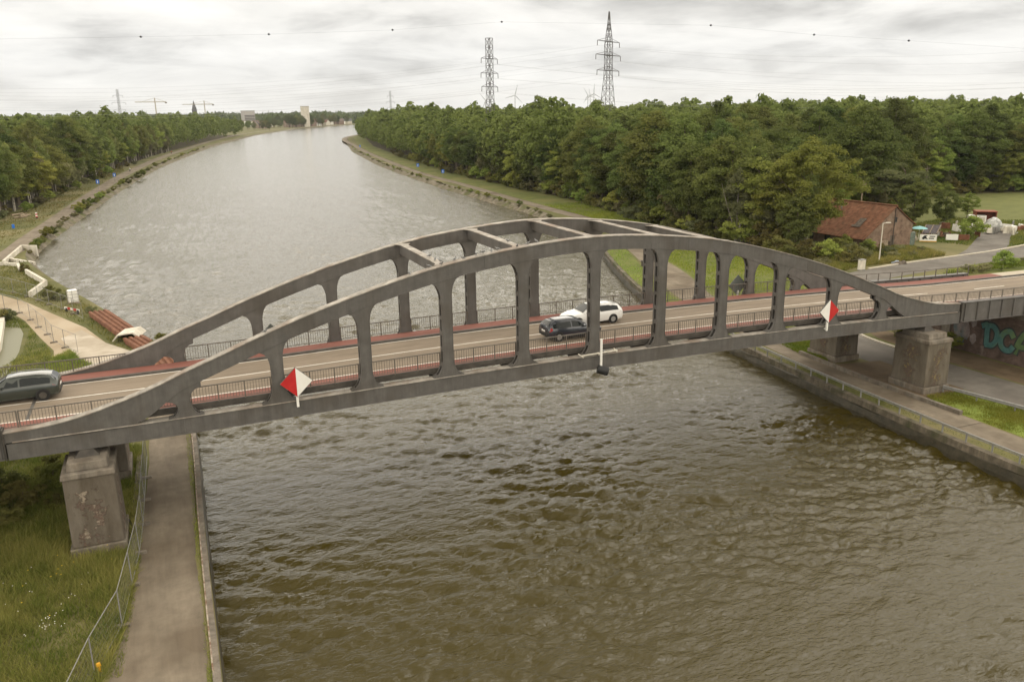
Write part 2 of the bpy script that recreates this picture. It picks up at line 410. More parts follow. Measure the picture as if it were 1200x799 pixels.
MT['leaf_willow'] = leaf_mat('grey_green_leaves', (0.13, 0.138, 0.062), (0.2, 0.2, 0.095))
MT['leaf_light'] = leaf_mat('light_leaves', (0.132, 0.168, 0.036), (0.222, 0.252, 0.062))
MT['leaf_pine'] = leaf_mat('pine_needles', (0.07, 0.094, 0.04), (0.135, 0.158, 0.068))
MT['leaf_shrub'] = leaf_mat('shrub_leaves', (0.075, 0.086, 0.022), (0.16, 0.152, 0.048))
MT['grass'] = leaf_mat('grass_blades', (0.080, 0.107, 0.018), (0.270, 0.245, 0.078), 0.4)
MT['grass_lush'] = leaf_mat('lush_grass_blades', (0.15, 0.21, 0.028), (0.30, 0.33, 0.065), 0.4)
MT['grass_fresh'] = leaf_mat('fresh_grass_blades', (0.120, 0.172, 0.022), (0.25, 0.275, 0.052), 0.4)

def water_mat():
    m = bpy.data.materials.new('canal_water'); m.use_nodes = True
    t = m.node_tree; L = t.links.new; b = t.nodes['Principled BSDF']
    b.inputs['Base Color'].default_value = (0.044, 0.0335, 0.0048, 1)
    b.inputs['IOR'].default_value = 1.333
    b.inputs['Specular IOR Level'].default_value = 0.5
    ge = N(t, 'ShaderNodeNewGeometry')
    # out on the open reach the ripples are finer than the mesh: a rougher surface there
    sp = N(t, 'ShaderNodeSeparateXYZ'); L(ge.outputs['Position'], sp.inputs[0])
    rr = N(t, 'ShaderNodeMapRange'); rr.inputs[1].default_value = 25; rr.inputs[2].default_value = 200; rr.inputs[3].default_value = 0.06; rr.inputs[4].default_value = 0.14
    L(sp.outputs[1], rr.inputs[0]); L(rr.outputs[0], b.inputs['Roughness'])
    last = None
    for sc, st, dist, strength, det, rot in ((0.7, (1.0, 2.3, 1), 0.16, 0.6, 5, 10), (2.4, (1.0, 2.2, 1), 0.07, 0.9, 5, -12), (7.5, (1.0, 1.7, 1), 0.012, 0.8, 3, 22)):
        mp = N(t, 'ShaderNodeMapping'); mp.inputs['Scale'].default_value = st; mp.inputs['Rotation'].default_value = (0, 0, R(rot))
        L(ge.outputs['Position'], mp.inputs[0])
        no = N(t, 'ShaderNodeTexNoise'); no.inputs['Scale'].default_value = sc; no.inputs['Detail'].default_value = det; no.inputs['Distortion'].default_value = 0.6
        L(mp.outputs[0], no.inputs['Vector'])
        bp = N(t, 'ShaderNodeBump'); bp.inputs['Strength'].default_value = strength; bp.inputs['Distance'].default_value = dist
        L(no.outputs[0], bp.inputs['Height'])
        if last is not None: L(last.outputs[0], bp.inputs['Normal'])
        last = bp
    L(last.outputs[0], b.inputs['Normal'])
    return m
MT['water'] = water_mat()

# ------------------------------------------------------------------ the canal: banks and water
# (x, y, run of the slope to the waterline); the point is the top edge of the bank
LEFT = [(5.4, -400, 0), (5.4, -60, 0), (5.4, -15, 0), (5.45, 0, 0), (5.6, 16, 0), (5.0, 32, 0.4), (3.8, 42, 0.6), (0.8, 51.6, 0.8), (-3.3, 64.7, 1.0), (-7.4, 77.6, 1.0),
        (-10.6, 86.5, 1.2), (-18.2, 113.8, 1.3), (-18.0, 138, 1.6), (-16.6, 165, 2.0), (-14.0, 196, 2.2), (-11.6, 235, 2.2), (-5.6, 300, 2.4), (4.0, 393, 2.6),
        (43.5, 657, 3), (112, 990, 3), (225, 1400, 4), (366, 1697, 4), (620, 2150, 5), (1100, 2700, 5), (3000, 4200, 5)]
RIGHT = [(54.9, -400, 0.0), (54.9, -60, 0.0), (55.05, -14.5, 0.0), (55.4, -2, 0.0), (56.1, 7, 0.0), (57.2, 18, 0.0), (59.6, 34, 0.0), (62.2, 44.6, 0.0), (66.6, 57, 0.0), (72.0, 71.3, 0.0),
         (79.5, 88.4, 0.8), (88.4, 132.7, 1.8), (89.6, 165, 2.2), (91.6, 208, 2.3), (96.8, 278, 2.4), (104.2, 350, 2.4), (124, 493.6, 2.6), (177, 771, 3.5),
         (290, 1080, 4), (430, 1330, 4), (700, 1700, 5), (1200, 2200, 5), (3200, 3600, 5)]
GZ = 1.2
def resample(pl, step=6.0):
    out = [pl[0]]
    for a, b in zip(pl[:-1], pl[1:]):
        n = max(1, min(12, int(math.hypot(b[0] - a[0], b[1] - a[1]) / step)))
        for i in range(1, n + 1):
            out.append(tuple(a[k] + (b[k] - a[k]) * i / n for k in range(3)))
    return out
def smooth_line(pl, it=2):
    pl = [list(p) for p in resample(pl)]
    for _ in range(it):
        q = [list(p) for p in pl]
        for i in range(1, len(pl) - 1):
            for k in range(3):
                q[i][k] = 0.25 * pl[i - 1][k] + 0.5 * pl[i][k] + 0.25 * pl[i + 1][k]
        pl = q
    return [tuple(p) for p in pl]
LS, RS = smooth_line(LEFT), smooth_line(RIGHT)

def bank(line, side, far, name):
    top = [(x, y) for x, y, r in line]
    poly = top + far
    tris = tessellate_polygon([[Vector((a, b, 0)) for a, b in poly]])
    mb = MB(); mb.add([(a, b, GZ) for a, b in poly], [tuple(t) for t in tris])
    mb.build(name, MT['ground'], kind='structure')
    sl_, prev = MB(), None
    vs = []
    for i, (x, y, r) in enumerate(line):
        a = line[max(0, i - 1)]; b = line[min(len(line) - 1, i + 1)]
        tx, ty = b[0] - a[0], b[1] - a[1]; l = math.hypot(tx, ty)
        nx, ny = (ty / l * side, -tx / l * side)
        rr = r + 0.003
        vs += [(x, y, GZ - 0.004), (x + nx * rr * 0.5, y + ny * rr * 0.5, GZ * 0.55), (x + nx * rr, y + ny * rr, -0.02), (x + nx * rr * 1.6, y + ny * rr * 1.6, -1.5)]
    fs = []
    for i in range(len(line) - 1):
        for k in range(3):
            fs.append((4 * i + k, 4 * i + k + 1, 4 * i + k + 5, 4 * i + k + 4))
    sl_.add(vs, fs)
    sl_.build('bank_slope', MT['riprap'], kind='structure')
bank(LS, 1, [(3000, 9000), (-14000, 9000), (-14000, -400)], 'ground')
bank(RS, -1, [(9000, 3600), (9000, -400)], 'ground')
# land closing the view beyond the bend, under the horizon (the far end of the left bank)
mb = MB(); mb.add([(3000, 4201, GZ), (9000, 6000, GZ), (9000, 9000, GZ), (3000, 9000, GZ)], [(0, 1, 2, 3)])
mb.build('ground', MT['ground'], kind='structure')

def fft_tile(size, n, seed, wind, v, cutoff, exclude_small):
    g = np.random.default_rng(seed)
    k = np.fft.fftfreq(n, d=size / n) * 2 * math.pi
    kx, ky = np.meshgrid(k, k, indexing='ij')
    kk = np.sqrt(kx ** 2 + ky ** 2); kk[0, 0] = 1e-6
    Lw = v * v / 9.81
    cosf = (kx * wind[0] + ky * wind[1]) / kk
    P = np.exp(-1 / (kk * Lw) ** 2) / kk ** 4 * (0.12 + np.abs(cosf) ** 2) * np.exp(-(kk * exclude_small) ** 2)
    P[kk < cutoff] = 0
    h = np.fft.ifft2(np.sqrt(P) * (g.normal(size=(n, n)) + 1j * g.normal(size=(n, n)))).real
    hx = np.fft.ifft2(1j * kx / kk * np.fft.fft2(h)).real
    hy = np.fft.ifft2(1j * ky / kk * np.fft.fft2(h)).real
    s = h.std()
    return h / s, hx / s, hy / s
def sample(tile, size, x, y):
    n = tile.shape[0]
    u = (x / size * n) % n; v = (y / size * n) % n
    i = u.astype(int) % n; j = v.astype(int) % n; fu = u - np.floor(u); fv = v - np.floor(v)
    i1 = (i + 1) % n; j1 = (j + 1) % n
    return tile[i, j] * (1 - fu) * (1 - fv) + tile[i1, j] * fu * (1 - fv) + tile[i, j1] * (1 - fu) * fv + tile[i1, j1] * fu * fv
def build_water():
    x0, x1 = -24.0, 118.0
    xs = np.concatenate([np.arange(x0, 2, 0.6), np.arange(2, 62, 0.17), np.arange(62, x1 + 0.01, 0.4)])
    xs = np.unique(np.round(xs, 3)); xs[-1] = x1
    ys = [-52.0]
    while ys[-1] < 420:
        d = math.hypot(ys[-1] + 47, 24)
        ys.append(ys[-1] + max(0.15, 0.0035 * d * max(1, d / 60)))
    ys = np.array(ys)
    X, Y = np.meshgrid(xs, ys, indexing='ij')
    a1 = fft_tile(97.0, 1024, 3, (0.32, 0.95), 2.05, 0.45, 0.05)
    a2 = fft_tile(61.0, 1024, 5, (-0.35, 0.94), 1.15, 1.4, 0.03)
    fade = np.clip((415 - Y) / 150, 0, 1) * np.clip((Y + 52) / 3, 0, 1) * np.clip((X - x0) / 2, 0, 1) * np.clip((x1 - X) / 2, 0, 1)
    gn = fft_tile(260.0, 512, 11, (0.8, 0.6), 6.0, 0.02, 2.2)[0]
    gust = np.clip(0.92 + 0.34 * sample(gn, 260.0, X, Y), 0.35, 1.7)
    a3 = fft_tile(43.0, 1024, 9, (0.75, 0.66), 0.95, 2.2, 0.02)
    A1, A2 = 0.046, 0.0155
    def ev(k): return gust * (A1 * sample(a1[k], 97.0, X + 0.25 * Y, Y) + A2 * sample(a2[k], 61.0, X - 0.15 * Y, Y) + 0.0095 * sample(a3[k], 43.0, X, Y))
    H = ev(0) * fade
    DX = -ev(1) * fade * 0.75; DY = -ev(2) * fade * 0.75
    V = np.stack([X + DX, Y + DY, H], -1).reshape(-1, 3)
    nx, ny = X.shape
    idx = np.arange(nx * ny).reshape(nx, ny)
    Fq = np.stack([idx[:-1, :-1], idx[1:, :-1], idx[1:, 1:], idx[:-1, 1:]], -1).reshape(-1, 4)
    ya, yb = ys[0], ys[-1]
    B = 9000.0
    ext = np.array([(-B, ya, 0), (x0, ya, 0), (x0, yb, 0), (-B, yb, 0), (x1, ya, 0), (B, ya, 0), (B, yb, 0), (x1, yb, 0),
                    (-B, -400, 0), (B, -400, 0), (-B, B, 0), (B, B, 0)], float)
    o = len(V)
    Fe = np.array([(0, 1, 2, 3), (4, 5, 6, 7), (8, 9, 5, 0), (3, 6, 11, 10)]) + o
    np_mesh('water', np.concatenate([V, ext]), np.concatenate([Fq, Fe]), MT['water'], smooth=True)['kind'] = 'structure'
build_water()

# ------------------------------------------------------------------ paths and surfaces
def ribbon(name, a, b, z, m, kind='structure', bm=None):
    """surface between two polylines with the same number of points"""
    mb = MB(); n = len(a)
    mb.add([(p[0], p[1], z if len(p) < 3 else p[2]) for p in a] + [(p[0], p[1], z if len(p) < 3 else p[2]) for p in b],
           [(i, i + 1, n + i + 1, n + i) for i in range(n - 1)])
    return mb.build(name, m, kind=kind)
def spline(pts, n=8):
    out = []
    P = [np.array(p, float) for p in pts]
    P = [2 * P[0] - P[1]] + P + [2 * P[-1] - P[-2]]
    for i in range(1, len(P) - 2):
        for k in range(n):
            t = k / n
            a, b, c, d = P[i - 1], P[i], P[i + 1], P[i + 2]
            out.append(0.5 * (2 * b + (c - a) * t + (2 * a - 5 * b + 4 * c - d) * t * t + (-a + 3 * b - 3 * c + d) * t ** 3))
    out.append(P[-2])
    return out
def strip(name, pts, width, z, m, n=8, jitter=0.0):
    c = spline(pts, n); a, b = [], []
    for i, p in enumerate(c):
        t = c[min(i + 1, len(c) - 1)] - c[max(i - 1, 0)]; t = t / np.linalg.norm(t)
        wd = width if not callable(width) else width(i / (len(c) - 1))
        j1, j2 = (random.uniform(-jitter, jitter) for _ in range(2))
        a.append(p + np.array([-t[1], t[0]]) * (wd / 2 + j1)); b.append(p - np.array([-t[1], t[0]]) * (wd / 2 + j2))
    return ribbon(name, a, b, z, m)
# left towpath in front of and under the bridge
TOW_L = spline([(2.6, -60), (2.4, -30), (2.75, -18), (2.9, -14), (3.2, -10), (3.45, -4), (3.65, 3), (3.95, 15), (3.4, 27), (1.2, 38)], 8)
strip('towpath', [(0.7, -60), (1.2, -30), (2.35, -18), (2.85, -14.2), (3.2, -10), (3.4, -4), (3.65, 3), (3.9, 15), (3.4, 27), (1.2, 37.5)], lambda t: 3.95 if t < 0.35 else 3.95 - min(1, (t - 0.35) / 0.2) * 1.1, GZ + 0.012, MT['path'], jitter=0.05)
# sandy works road behind the bridge on the left
mb = MB()
poly = [(4.2, 31), (3.0, 37), (-1.4, 44.5), (-4.3, 54), (-8.3, 63), (-12, 71.5), (-16.5, 79.5), (-23, 88), (-40, 104), (-60, 110), (-60, 96), (-30, 84), (-20, 75), (-14.0, 68.5), (-11.0, 60.5), (-8.4, 51), (-6.6, 45), (-6.0, 39), (-8.0, 33), (-16, 22), (-14, 18), (-4, 26)]
mb.prism(poly, 'z', GZ - 0.4, GZ + 0.010)
mb.build('works_road', MT['dirt'], kind='structure')
mb = MB(); mb.prism([(3.4, 33), (2.2, 38.5), (-1.9, 46), (-4.6, 53), (-6.4, 50), (-4.6, 43), (-3.4, 38), (0, 33)], 'z', GZ - 0.3, GZ + 0.022)
mb.build('paved_apron', mat('pale_paving', (0.33, 0.28, 0.21), (0.40, 0.345, 0.27), 0.5, rough=0.95, coords='World', c3=(0.48, 0.42, 0.34), big=0.25), kind='structure')
strip('towpath', [(-60, 78), (-38, 93), (-26, 106), (-20.8, 117), (-19.6, 138), (-17.8, 170), (-13.6, 247), (-5.6, 350), (13.6, 515), (62, 822), (126, 1119), (240, 1480), (390, 1790)], lambda t: 3.4 + 1.5 * t, GZ + 0.02, MT['path'])
# right towpath and lower road
ribbon('towpath', spline([(57.3, -60), (57.0, -13.2), (57.2, -7), (57.5, 2.3), (58.8, 14.6), (61, 26), (64.4, 40), (71, 57), (77.1, 72.8), (87.2, 102), (89.6, 140), (94.2, 205), (101, 300), (133, 539), (185, 807), (330, 1120)]),
       spline([(59.8, -60), (59.7, -13.2), (59.8, -7), (59.9, 2.3), (61.2, 14), (64.0, 25), (68.2, 37), (74.5, 53), (81.1, 77), (90.6, 104), (92.8, 142), (97.2, 207), (104, 302), (136.5, 539), (190, 807), (336, 1120)]), GZ + 0.02, MT['path'])
strip('road', [(68.6, -80), (68.2, -20), (67.6, 0), (67.2, 12), (72, 25), (82, 32.5), (93, 37.2), (106, 39.2), (118, 40.2), (132, 41.5), (160, 47), (220, 60)], 5.6, GZ + 0.016, MT['asphalt_grey'], n=6)
c = spline([(70.0, 7.5), (70.4, 14), (73.2, 20.5)], 6)
mbk = MB()
for a, b in zip(c[:-1], c[1:]):
    ang = math.atan2(b[1] - a[1], b[0] - a[0]); L_ = np.linalg.norm(b - a)
    mbk.obox(((a[0] + b[0]) / 2, (a[1] + b[1]) / 2, GZ), L_ - 0.04, 0.22, 0.13, ang)
c = spline([(99, 41.4), (108, 42.4), (118, 43.2), (132, 44.6), (160, 50.3)], 6)
for a, b in zip(c[:-1], c[1:]):
    ang = math.atan2(b[1] - a[1], b[0] - a[0]); L_ = np.linalg.norm(b - a)
    mbk.obox(((a[0] + b[0]) / 2, (a[1] + b[1]) / 2, GZ), L_ - 0.04, 0.3, 0.14, ang)
mbk.build('kerb', mat('pale_kerb', (0.46, 0.41, 0.33), (0.55, 0.5, 0.41), 1.5, coords='World'), kind='structure')
mb = MB(); mb.prism([(69.6, -40), (70.9, -6), (70.6, 6), (71.2, 13), (73.9, 19), (74.6, 9), (74.4, -40)], 'z', GZ - 0.2, GZ + 0.008); mb.build('bare_soil', MT['soil'], kind='structure')
mb = MB(); mb.prism([(59.9, 8.0), (65.2, 7.0), (65.2, -1.9), (60.0, -2.6)], 'z', GZ - 0.2, GZ + 0.03); mb.build('bare_soil', MT['soil'], kind='structure')
mb = MB(); mb.prism([(118, 42.9), (126, 47), (140, 56), (146, 60), (153, 66), (158, 62), (146, 54), (136, 47), (131, 44)], 'z', GZ - 0.2, GZ + 0.014)
mb.build('driveway', MT['asphalt_grey'], kind='structure')
mb = MB(); mb.prism([(59.95, -40), (59.95, -3.4), (61.0, -1.9), (65.1, -2.0), (65.35, -10), (65.4, -40)], 'z', GZ - 0.2, GZ + 0.012); mb.build('verge', MT['lush'], kind='structure')
# mown verge between towpath and wood, meadow behind the yard
ribbon('verge', spline([(60.2, 15), (64, 30), (66.4, 36), (74, 52), (81.4, 77.4), (91, 104), (93.4, 142), (97.6, 207), (105, 302), (138, 539), (191, 807)]),
       spline([(66, 15), (74, 28), (86, 37), (93, 52), (97, 78), (100, 104), (105.4, 142), (107.4, 207), (115, 302), (147, 539), (202, 807)]), GZ + 0.008, MT['verge'])
ribbon('verge', spline([(58.9, 18), (61.0, 29), (64.0, 40.5), (70.6, 57.4), (76.4, 72), (80.6, 88), (87, 108)]), spline([(58.1, 21.0), (60.3, 34), (62.9, 44.6), (67.1, 57), (72.6, 71.4), (80.0, 88.4), (86.4, 110)]), GZ + 0.009, MT['verge'])
mb = MB(); mb.prism([(140, 60), (150, 57), (185, 58), (260, 70), (330, 88), (240, 97), (200, 110), (160, 112), (140, 92)], 'z', GZ - 0.2, GZ + 0.012); mb.build('meadow', MT['meadow'], kind='structure')

# ------------------------------------------------------------------ the bridge
ZO = 7.9
P_ = 5.2
W_ = 9.784
TY = 0.55
def cam_z(x):
    x = max(-8.0, min(70.5, x))
    if x < 14: x = 8 + 6 * max(0.0, (x - 2) / 12) ** 2      # the camber eases out towards the left bank
    return 0.15 - 0.00055 * (x - 31.2) ** 2
def cam_s(x):
    if x > 70.5: return cam_z(70.5) - 0.043 * (x - 70.5) * math.exp(-(x - 70.5) / 60) * 0.5
    if x < -8: return cam_z(-8) + 0.03 * (x + 8)
    return cam_z(x)
DECK = 0.42
def WP(q): return (q[0], q[1], q[2] + ZO + cam_s(q[0]))
TOPPTS = [(-3.7, 0.70), (-2.4, 0.74), (-1.13, 0.83), (0.26, 1.04), (1.68, 1.38), (3.16, 1.78), (4.2, 2.13), (5.2, 2.53), (7.17, 3.24), (10.4, 4.40), (15.6, 5.93), (20.8, 7.10), (26.0, 7.78), (31.2, 8.06)]
tx = np.array([p[0] for p in TOPPTS]); tz = np.array([p[1] for p in TOPPTS])
_xs = np.concatenate([tx, 62.4 - tx[::-1][1:]]); _zs = np.concatenate([tz, tz[::-1][1:]])
def pchip(xs, zs, x):
    d = np.gradient(zs, xs); i = int(np.clip(np.searchsorted(xs, x) - 1, 0, len(xs) - 2))
    h = xs[i + 1] - xs[i]; t = (x - xs[i]) / h
    return float((2 * t ** 3 - 3 * t ** 2 + 1) * zs[i] + (t ** 3 - 2 * t ** 2 + t) * h * d[i] + (-2 * t ** 3 + 3 * t ** 2) * zs[i + 1] + (t ** 3 - t ** 2) * h * d[i + 1])
def arch_top(x): return pchip(_xs, _zs, x) - (0.17 * min(1.0, (4 - x) / 6) if x < 4 else 0.0)
def arch_bot(x):
    xm = x if x < 31.2 else 62.4 - x
    if xm >= 5.2: return arch_top(x) - 0.90
    # below the first post the arch runs down into the chord, ending in a fillet
    pts = [(1.6, -0.12), (2.6, -0.02), (3.4, 0.40), (4.3, 1.04), (5.2, 1.63), (6.4, 2.08)]
    return pchip(np.array([p[0] for p in pts]), np.array([p[1] for p in pts]), max(1.6, xm)) if xm > 1.6 else -0.12

bridge = empty('arch_bridge', (31.2, 5.17, ZO - 1.3), 'grey steel road bridge with two low arches on short flared posts across the canal', 'bridge')
BO = tuple(bridge.location)
def bpart(mb, name, m, parent=None, **kw):
    mb.warp(WP)
    o = mb.build(name, m, bridge if parent is None else parent, BO, **kw)
    return o

def make_arch(y0, inward):
    xs = np.concatenate([np.arange(-3.7, 6, 0.35), np.arange(6, 56.4, 0.65), np.arange(56.4, 66.11, 0.35)])
    mb = MB()
    ya, yb = y0 + 0.03, y0 + TY - 0.03
    n = len(xs); vs = []
    for x in xs:
        t, b = arch_top(x) - 0.04, arch_bot(x)
        vs += [(x, ya, b), (x, yb, b), (x, yb, t), (x, ya, t)]
    fs = []
    for i in range(n - 1):
        for k in range(4):
            a = 4 * i + k; b = 4 * i + (k + 1) % 4
            fs.append((a, b, b + 4, a + 4))
    fs += [(0, 1, 2, 3), tuple(4 * (n - 1) + k for k in (3, 2, 1, 0))]
    mb.add(vs, fs)
    a = bpart(mb, 'arch', MT['steel'])
    # bottom lip
    def cap(off0, off1, fn, y_a, y_b, nm, m, lo=-9, hi=99):
        c = MB(); vs = []; xx = [x for x in xs if lo <= x <= hi]
        for x in xx:
            z = fn(x)
            vs += [(x, y_a, z + off0), (x, y_b, z + off0), (x, y_b, z + off1), (x, y_a, z + off1)]
        k = len(xx); fs = []
        for i in range(k - 1):
            for j in range(4):
                p, q = 4 * i + j, 4 * i + (j + 1) % 4
                fs.append((p, q, q + 4, p + 4))
        fs += [(0, 1, 2, 3), tuple(4 * (k - 1) + j for j in (3, 2, 1, 0))]
        c.add(vs, fs)
        return bpart(c, nm, m, a)
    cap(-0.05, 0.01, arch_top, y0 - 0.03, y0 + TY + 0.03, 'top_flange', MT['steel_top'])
    cap(-0.035, 0.02, arch_bot, y0 - 0.015, y0 + TY + 0.015, 'bottom_flange', MT['steel'], 2.7, 59.7)
    # splice plates
    for k in (2.5, 4.55, 7.45, 9.5):
        x = k * P_
        for yy in (y0 + 0.012, y0 + TY - 0.022):
            s = MB()
            s.add([(x - .3, yy, arch_bot(x - .3) + .06), (x + .3, yy, arch_bot(x + .3) + .06), (x + .3, yy, arch_top(x + .3) - .09), (x - .3, yy, arch_top(x - .3) - .09),
                   (x - .3, yy + .016, arch_bot(x - .3) + .06), (x + .3, yy + .016, arch_bot(x + .3) + .06), (x + .3, yy + .016, arch_top(x + .3) - .09), (x - .3, yy + .016, arch_top(x - .3) - .09)],
                  [(0, 1, 2, 3), (7, 6, 5, 4), (0, 4, 5, 1), (1, 5, 6, 2), (2, 6, 7, 3), (3, 7, 4, 0)])
            bpart(s, 'splice_plate', MT['steel'], a)

def make_chord(y0):
    mb = MB()
    for x in np.arange(-3.6, 66.0, 2.9):
        mb.box(x, min(66.0, x + 2.896), y0 + 0.03, y0 + TY - 0.03, -0.97, -0.06)
    c = bpart(mb, 'bottom_chord', MT['steel'])
    t = MB()
    for x in np.arange(-3.3, 65.6, 2.9):
        t.box(x, min(65.6, x + 2.9), y0 - 0.04, y0 + TY + 0.04, -0.062, -0.012)
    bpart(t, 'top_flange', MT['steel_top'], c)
    t = MB()
    for x in np.arange(-3.6, 66.0, 2.9):
        t.box(x, min(66.0, x + 2.9), y0 - 0.02, y0 + TY + 0.02, -1.01, -0.965)
    bpart(t, 'bottom_flange', MT['steel'], c)

def post_outline(k, side):
    """half-widths along the height for one side (-1 left, 1 right) of post k"""
    x = k * P_
    ztop = min(arch_bot(x + side * 0.95), arch_bot(x) + 0.02) if k in (1, 11) else arch_bot(x + side * 0.95)
    zs_, ws_ = [], []
    hmid = 0.31
    H = ztop
    fb_ = min(1.25, H * 0.55); ft_ = min(1.25, H * 0.42)
    for t in np.linspace(0, 1, 9):
        zs_.append(t * fb_ - 0.02); u = 1 - t
        ws_.append(hmid + 0.72 * (1 - math.sqrt(max(0, 1 - u * u))) if fb_ > 0.9 else hmid + 0.62 * (1 - math.sqrt(max(0, 1 - u * u))))
    for t in np.linspace(0, 1, 9)[(1 if H - ft_ > fb_ + 0.05 else 1):]:
        z = (H - ft_) + t * ft_
        if z <= zs_[-1] + 0.02: continue
        zs_.append(z); ws_.append(hmid + 0.64 * (1 - math.sqrt(max(0, 1 - t * t))))
    zs_.append(arch_bot(x) + 0.45 if side * 0 == 0 else 0); ws_.append(ws_[-1])
    return np.array(zs_), np.array(ws_)

def make_post(k, y0):
    x = k * P_
    zl, wl = post_outline(k, -1); zr, wr = post_outline(k, 1)
    zt = min(zl[-1], zr[-1])
    zz = np.unique(np.round(np.concatenate([zl[zl < zt], zr[zr < zt], [zt]]), 3))
    L_ = np.interp(zz, zl, wl); R_ = np.interp(zz, zr, wr)
    mb = MB()
    for ya, yb in ((y0 + 0.015, y0 + 0.06), (y0 + TY - 0.06, y0 + TY - 0.015)):
        vs = []
        for z, a, b in zip(zz, L_, R_):
            vs += [(x - a, ya, z), (x + b, ya, z), (x + b, yb, z), (x - a, yb, z)]
        fs = []
        for i in range(len(zz) - 1):
            for j in range(4):
                p, q = 4 * i + j, 4 * i + (j + 1) % 4
                fs.append((p, q, q + 4, p + 4))
        fs += [(0, 1, 2, 3), tuple(4 * (len(zz) - 1) + j for j in (3, 2, 1, 0))]
        mb.add(vs, fs)
    post = bpart(mb, 'post', MT['steel'])
    # rims along both curved edges and the batten plates between them, with slots left open
    bat = MB()
    for side, zs_, ws_ in ((-1, zl, wl), (1, zr, wr)):
        zf = np.arange(0.0, arch_bot(x + side * 0.9), 0.06); wf = np.interp(zf, zs_, ws_)
        s = np.concatenate([[0], np.cumsum(np.hypot(np.diff(zf), np.diff(wf)))])
        for ya, yb in ((y0 - 0.01, y0 + 0.16), (y0 + TY - 0.16, y0 + TY + 0.01)):
            rim = MB()
            for i in range(len(zf) - 1):
                xa, xb = x + side * wf[i], x + side * wf[i + 1]
                o1, o2 = side * 0.0, side * 0.035
                rim.add([(xa + o1, ya, zf[i]), (xa + o2, ya, zf[i]), (xa + o2, yb, zf[i]), (xa + o1, yb, zf[i]), (xb + o1, ya, zf[i + 1]), (xb + o2, ya, zf[i + 1]), (xb + o2, yb, zf[i + 1]), (xb + o1, yb, zf[i + 1])],
                        [(0, 1, 5, 4), (1, 2, 6, 5), (2, 3, 7, 6), (3, 0, 4, 7)])
            bpart(rim, 'flange', MT['steel'], post)
        for i in range(len(zf) - 1):
            xa, xb = x + side * wf[i], x + side * wf[i + 1]
            if (s[i] + 0.1) % 1.0 < 0.27:
                ya, yb = y0 + 0.158, y0 + TY - 0.158
                o1, o2 = side * 0.002, side * 0.03
                bat.add([(xa + o1, ya, zf[i]), (xa + o2, ya, zf[i]), (xa + o2, yb, zf[i]), (xa + o1, yb, zf[i]), (xb + o1, ya, zf[i + 1]), (xb + o2, ya, zf[i + 1]), (xb + o2, yb, zf[i + 1]), (xb + o1, yb, zf[i + 1])],
                        [(0, 1, 5, 4), (1, 2, 6, 5), (2, 3, 7, 6), (3, 0, 4, 7)])
    bpart(bat, 'batten_plate', MT['steel'], post)

for y0 in (0.0, W_):
    make_arch(y0, 1 if y0 == 0 else -1)
    make_chord(y0)
    for k in range(1, 12):
        make_post(k, y0)
# cross struts between the arches
for k in range(4, 9):
    x = k * P_; z1 = arch_top(x) - 0.055
    mb = MB()
    ys_ = [TY - 0.02, TY + 0.25, TY + 0.55, TY + 0.9, W_ - 0.9, W_ - 0.55, W_ - 0.25, W_ + 0.02]
    hw = [0.62, 0.42, 0.30, 0.26, 0.26, 0.30, 0.42, 0.62]
    vs, fs = [], []
    for y, h in zip(ys_, hw):
        vs += [(x - h, y, z1 - 0.05), (x + h, y, z1 - 0.05), (x + h, y, z1), (x - h, y, z1)]
    for i in range(len(ys_) - 1):
        for j in range(4):
            p, q = 4 * i + j, 4 * i + (j + 1) % 4
            fs.append((p, q, q + 4, p + 4))
    mb.add(vs, fs)
    top = mb
    web = MB(); web.box(x - 0.23, x + 0.23, TY - 0.02, W_ + 0.02, z1 - 0.72, z1 - 0.052)
    o = bpart(web, 'cross_strut', MT['steel'])
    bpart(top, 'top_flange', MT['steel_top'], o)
# floor beams and deck slab
for k in range(0, 13):
    x = k * P_ + (0.0 if 0 < k < 12 else (0.3 if k == 0 else -0.3))
    mb = MB(); mb.box(x - 0.16, x + 0.16, TY - 0.04, W_ + 0.04, -0.9, 0.06)
    mb.box(x - 0.3, x + 0.3, TY - 0.02, W_ + 0.02, -0.94, -0.902)
    bpart(mb, 'floor_beam', MT['steel_dark'])
mb = MB()
for i in range(-8, 38):
    mb.box(i * 2.0, i * 2.0 + 2.0, 0.66, W_ - 0.06, 0.06, DECK - 0.012)
bpart(mb, 'deck_slab', MT['steel_dark'])
for ya, yb in ((0.60, 0.76), (W_ - 0.16, W_ - 0.02)):
    mb = MB()
    for i in range(-8, 38): mb.box(i * 2.0, i * 2.0 + 2.0, ya, yb, DECK - 0.2, DECK + 0.05)
    bpart(mb, 'edge_beam', MT['steel_dark'])
# approach girders with stiffeners
for (xa, xb) in ((66.25, 79.0), (-16.0, -3.75)):
    for y0 in (0.0, W_):
        mb = MB()
        n = 8
        for i in range(n):
            a, b = xa + (xb - xa) * i / n, xa + (xb - xa) * (i + 1) / n
            mb.box(a, b, y0 + 0.05, y0 + 0.5, -0.9, 0.70)
        g = bpart(mb, 'approach_girder', MT['steel'])
        st = MB()
        for x in np.arange(xa + 0.25, xb - 0.1, 1.48):
            st.box(x - 0.04, x + 0.04, y0 - 0.06, y0 + 0.05, -0.88, 0.68)
        st.box(xa, xb, y0 - 0.07, y0 + 0.56, -0.96, -0.9)
        st.box(xa, xb, y0 - 0.05, y0 + 0.56, 0.70, 0.75)
        bpart(st, 'stiffener', MT['steel_dark'] if False else MT['steel'], g)
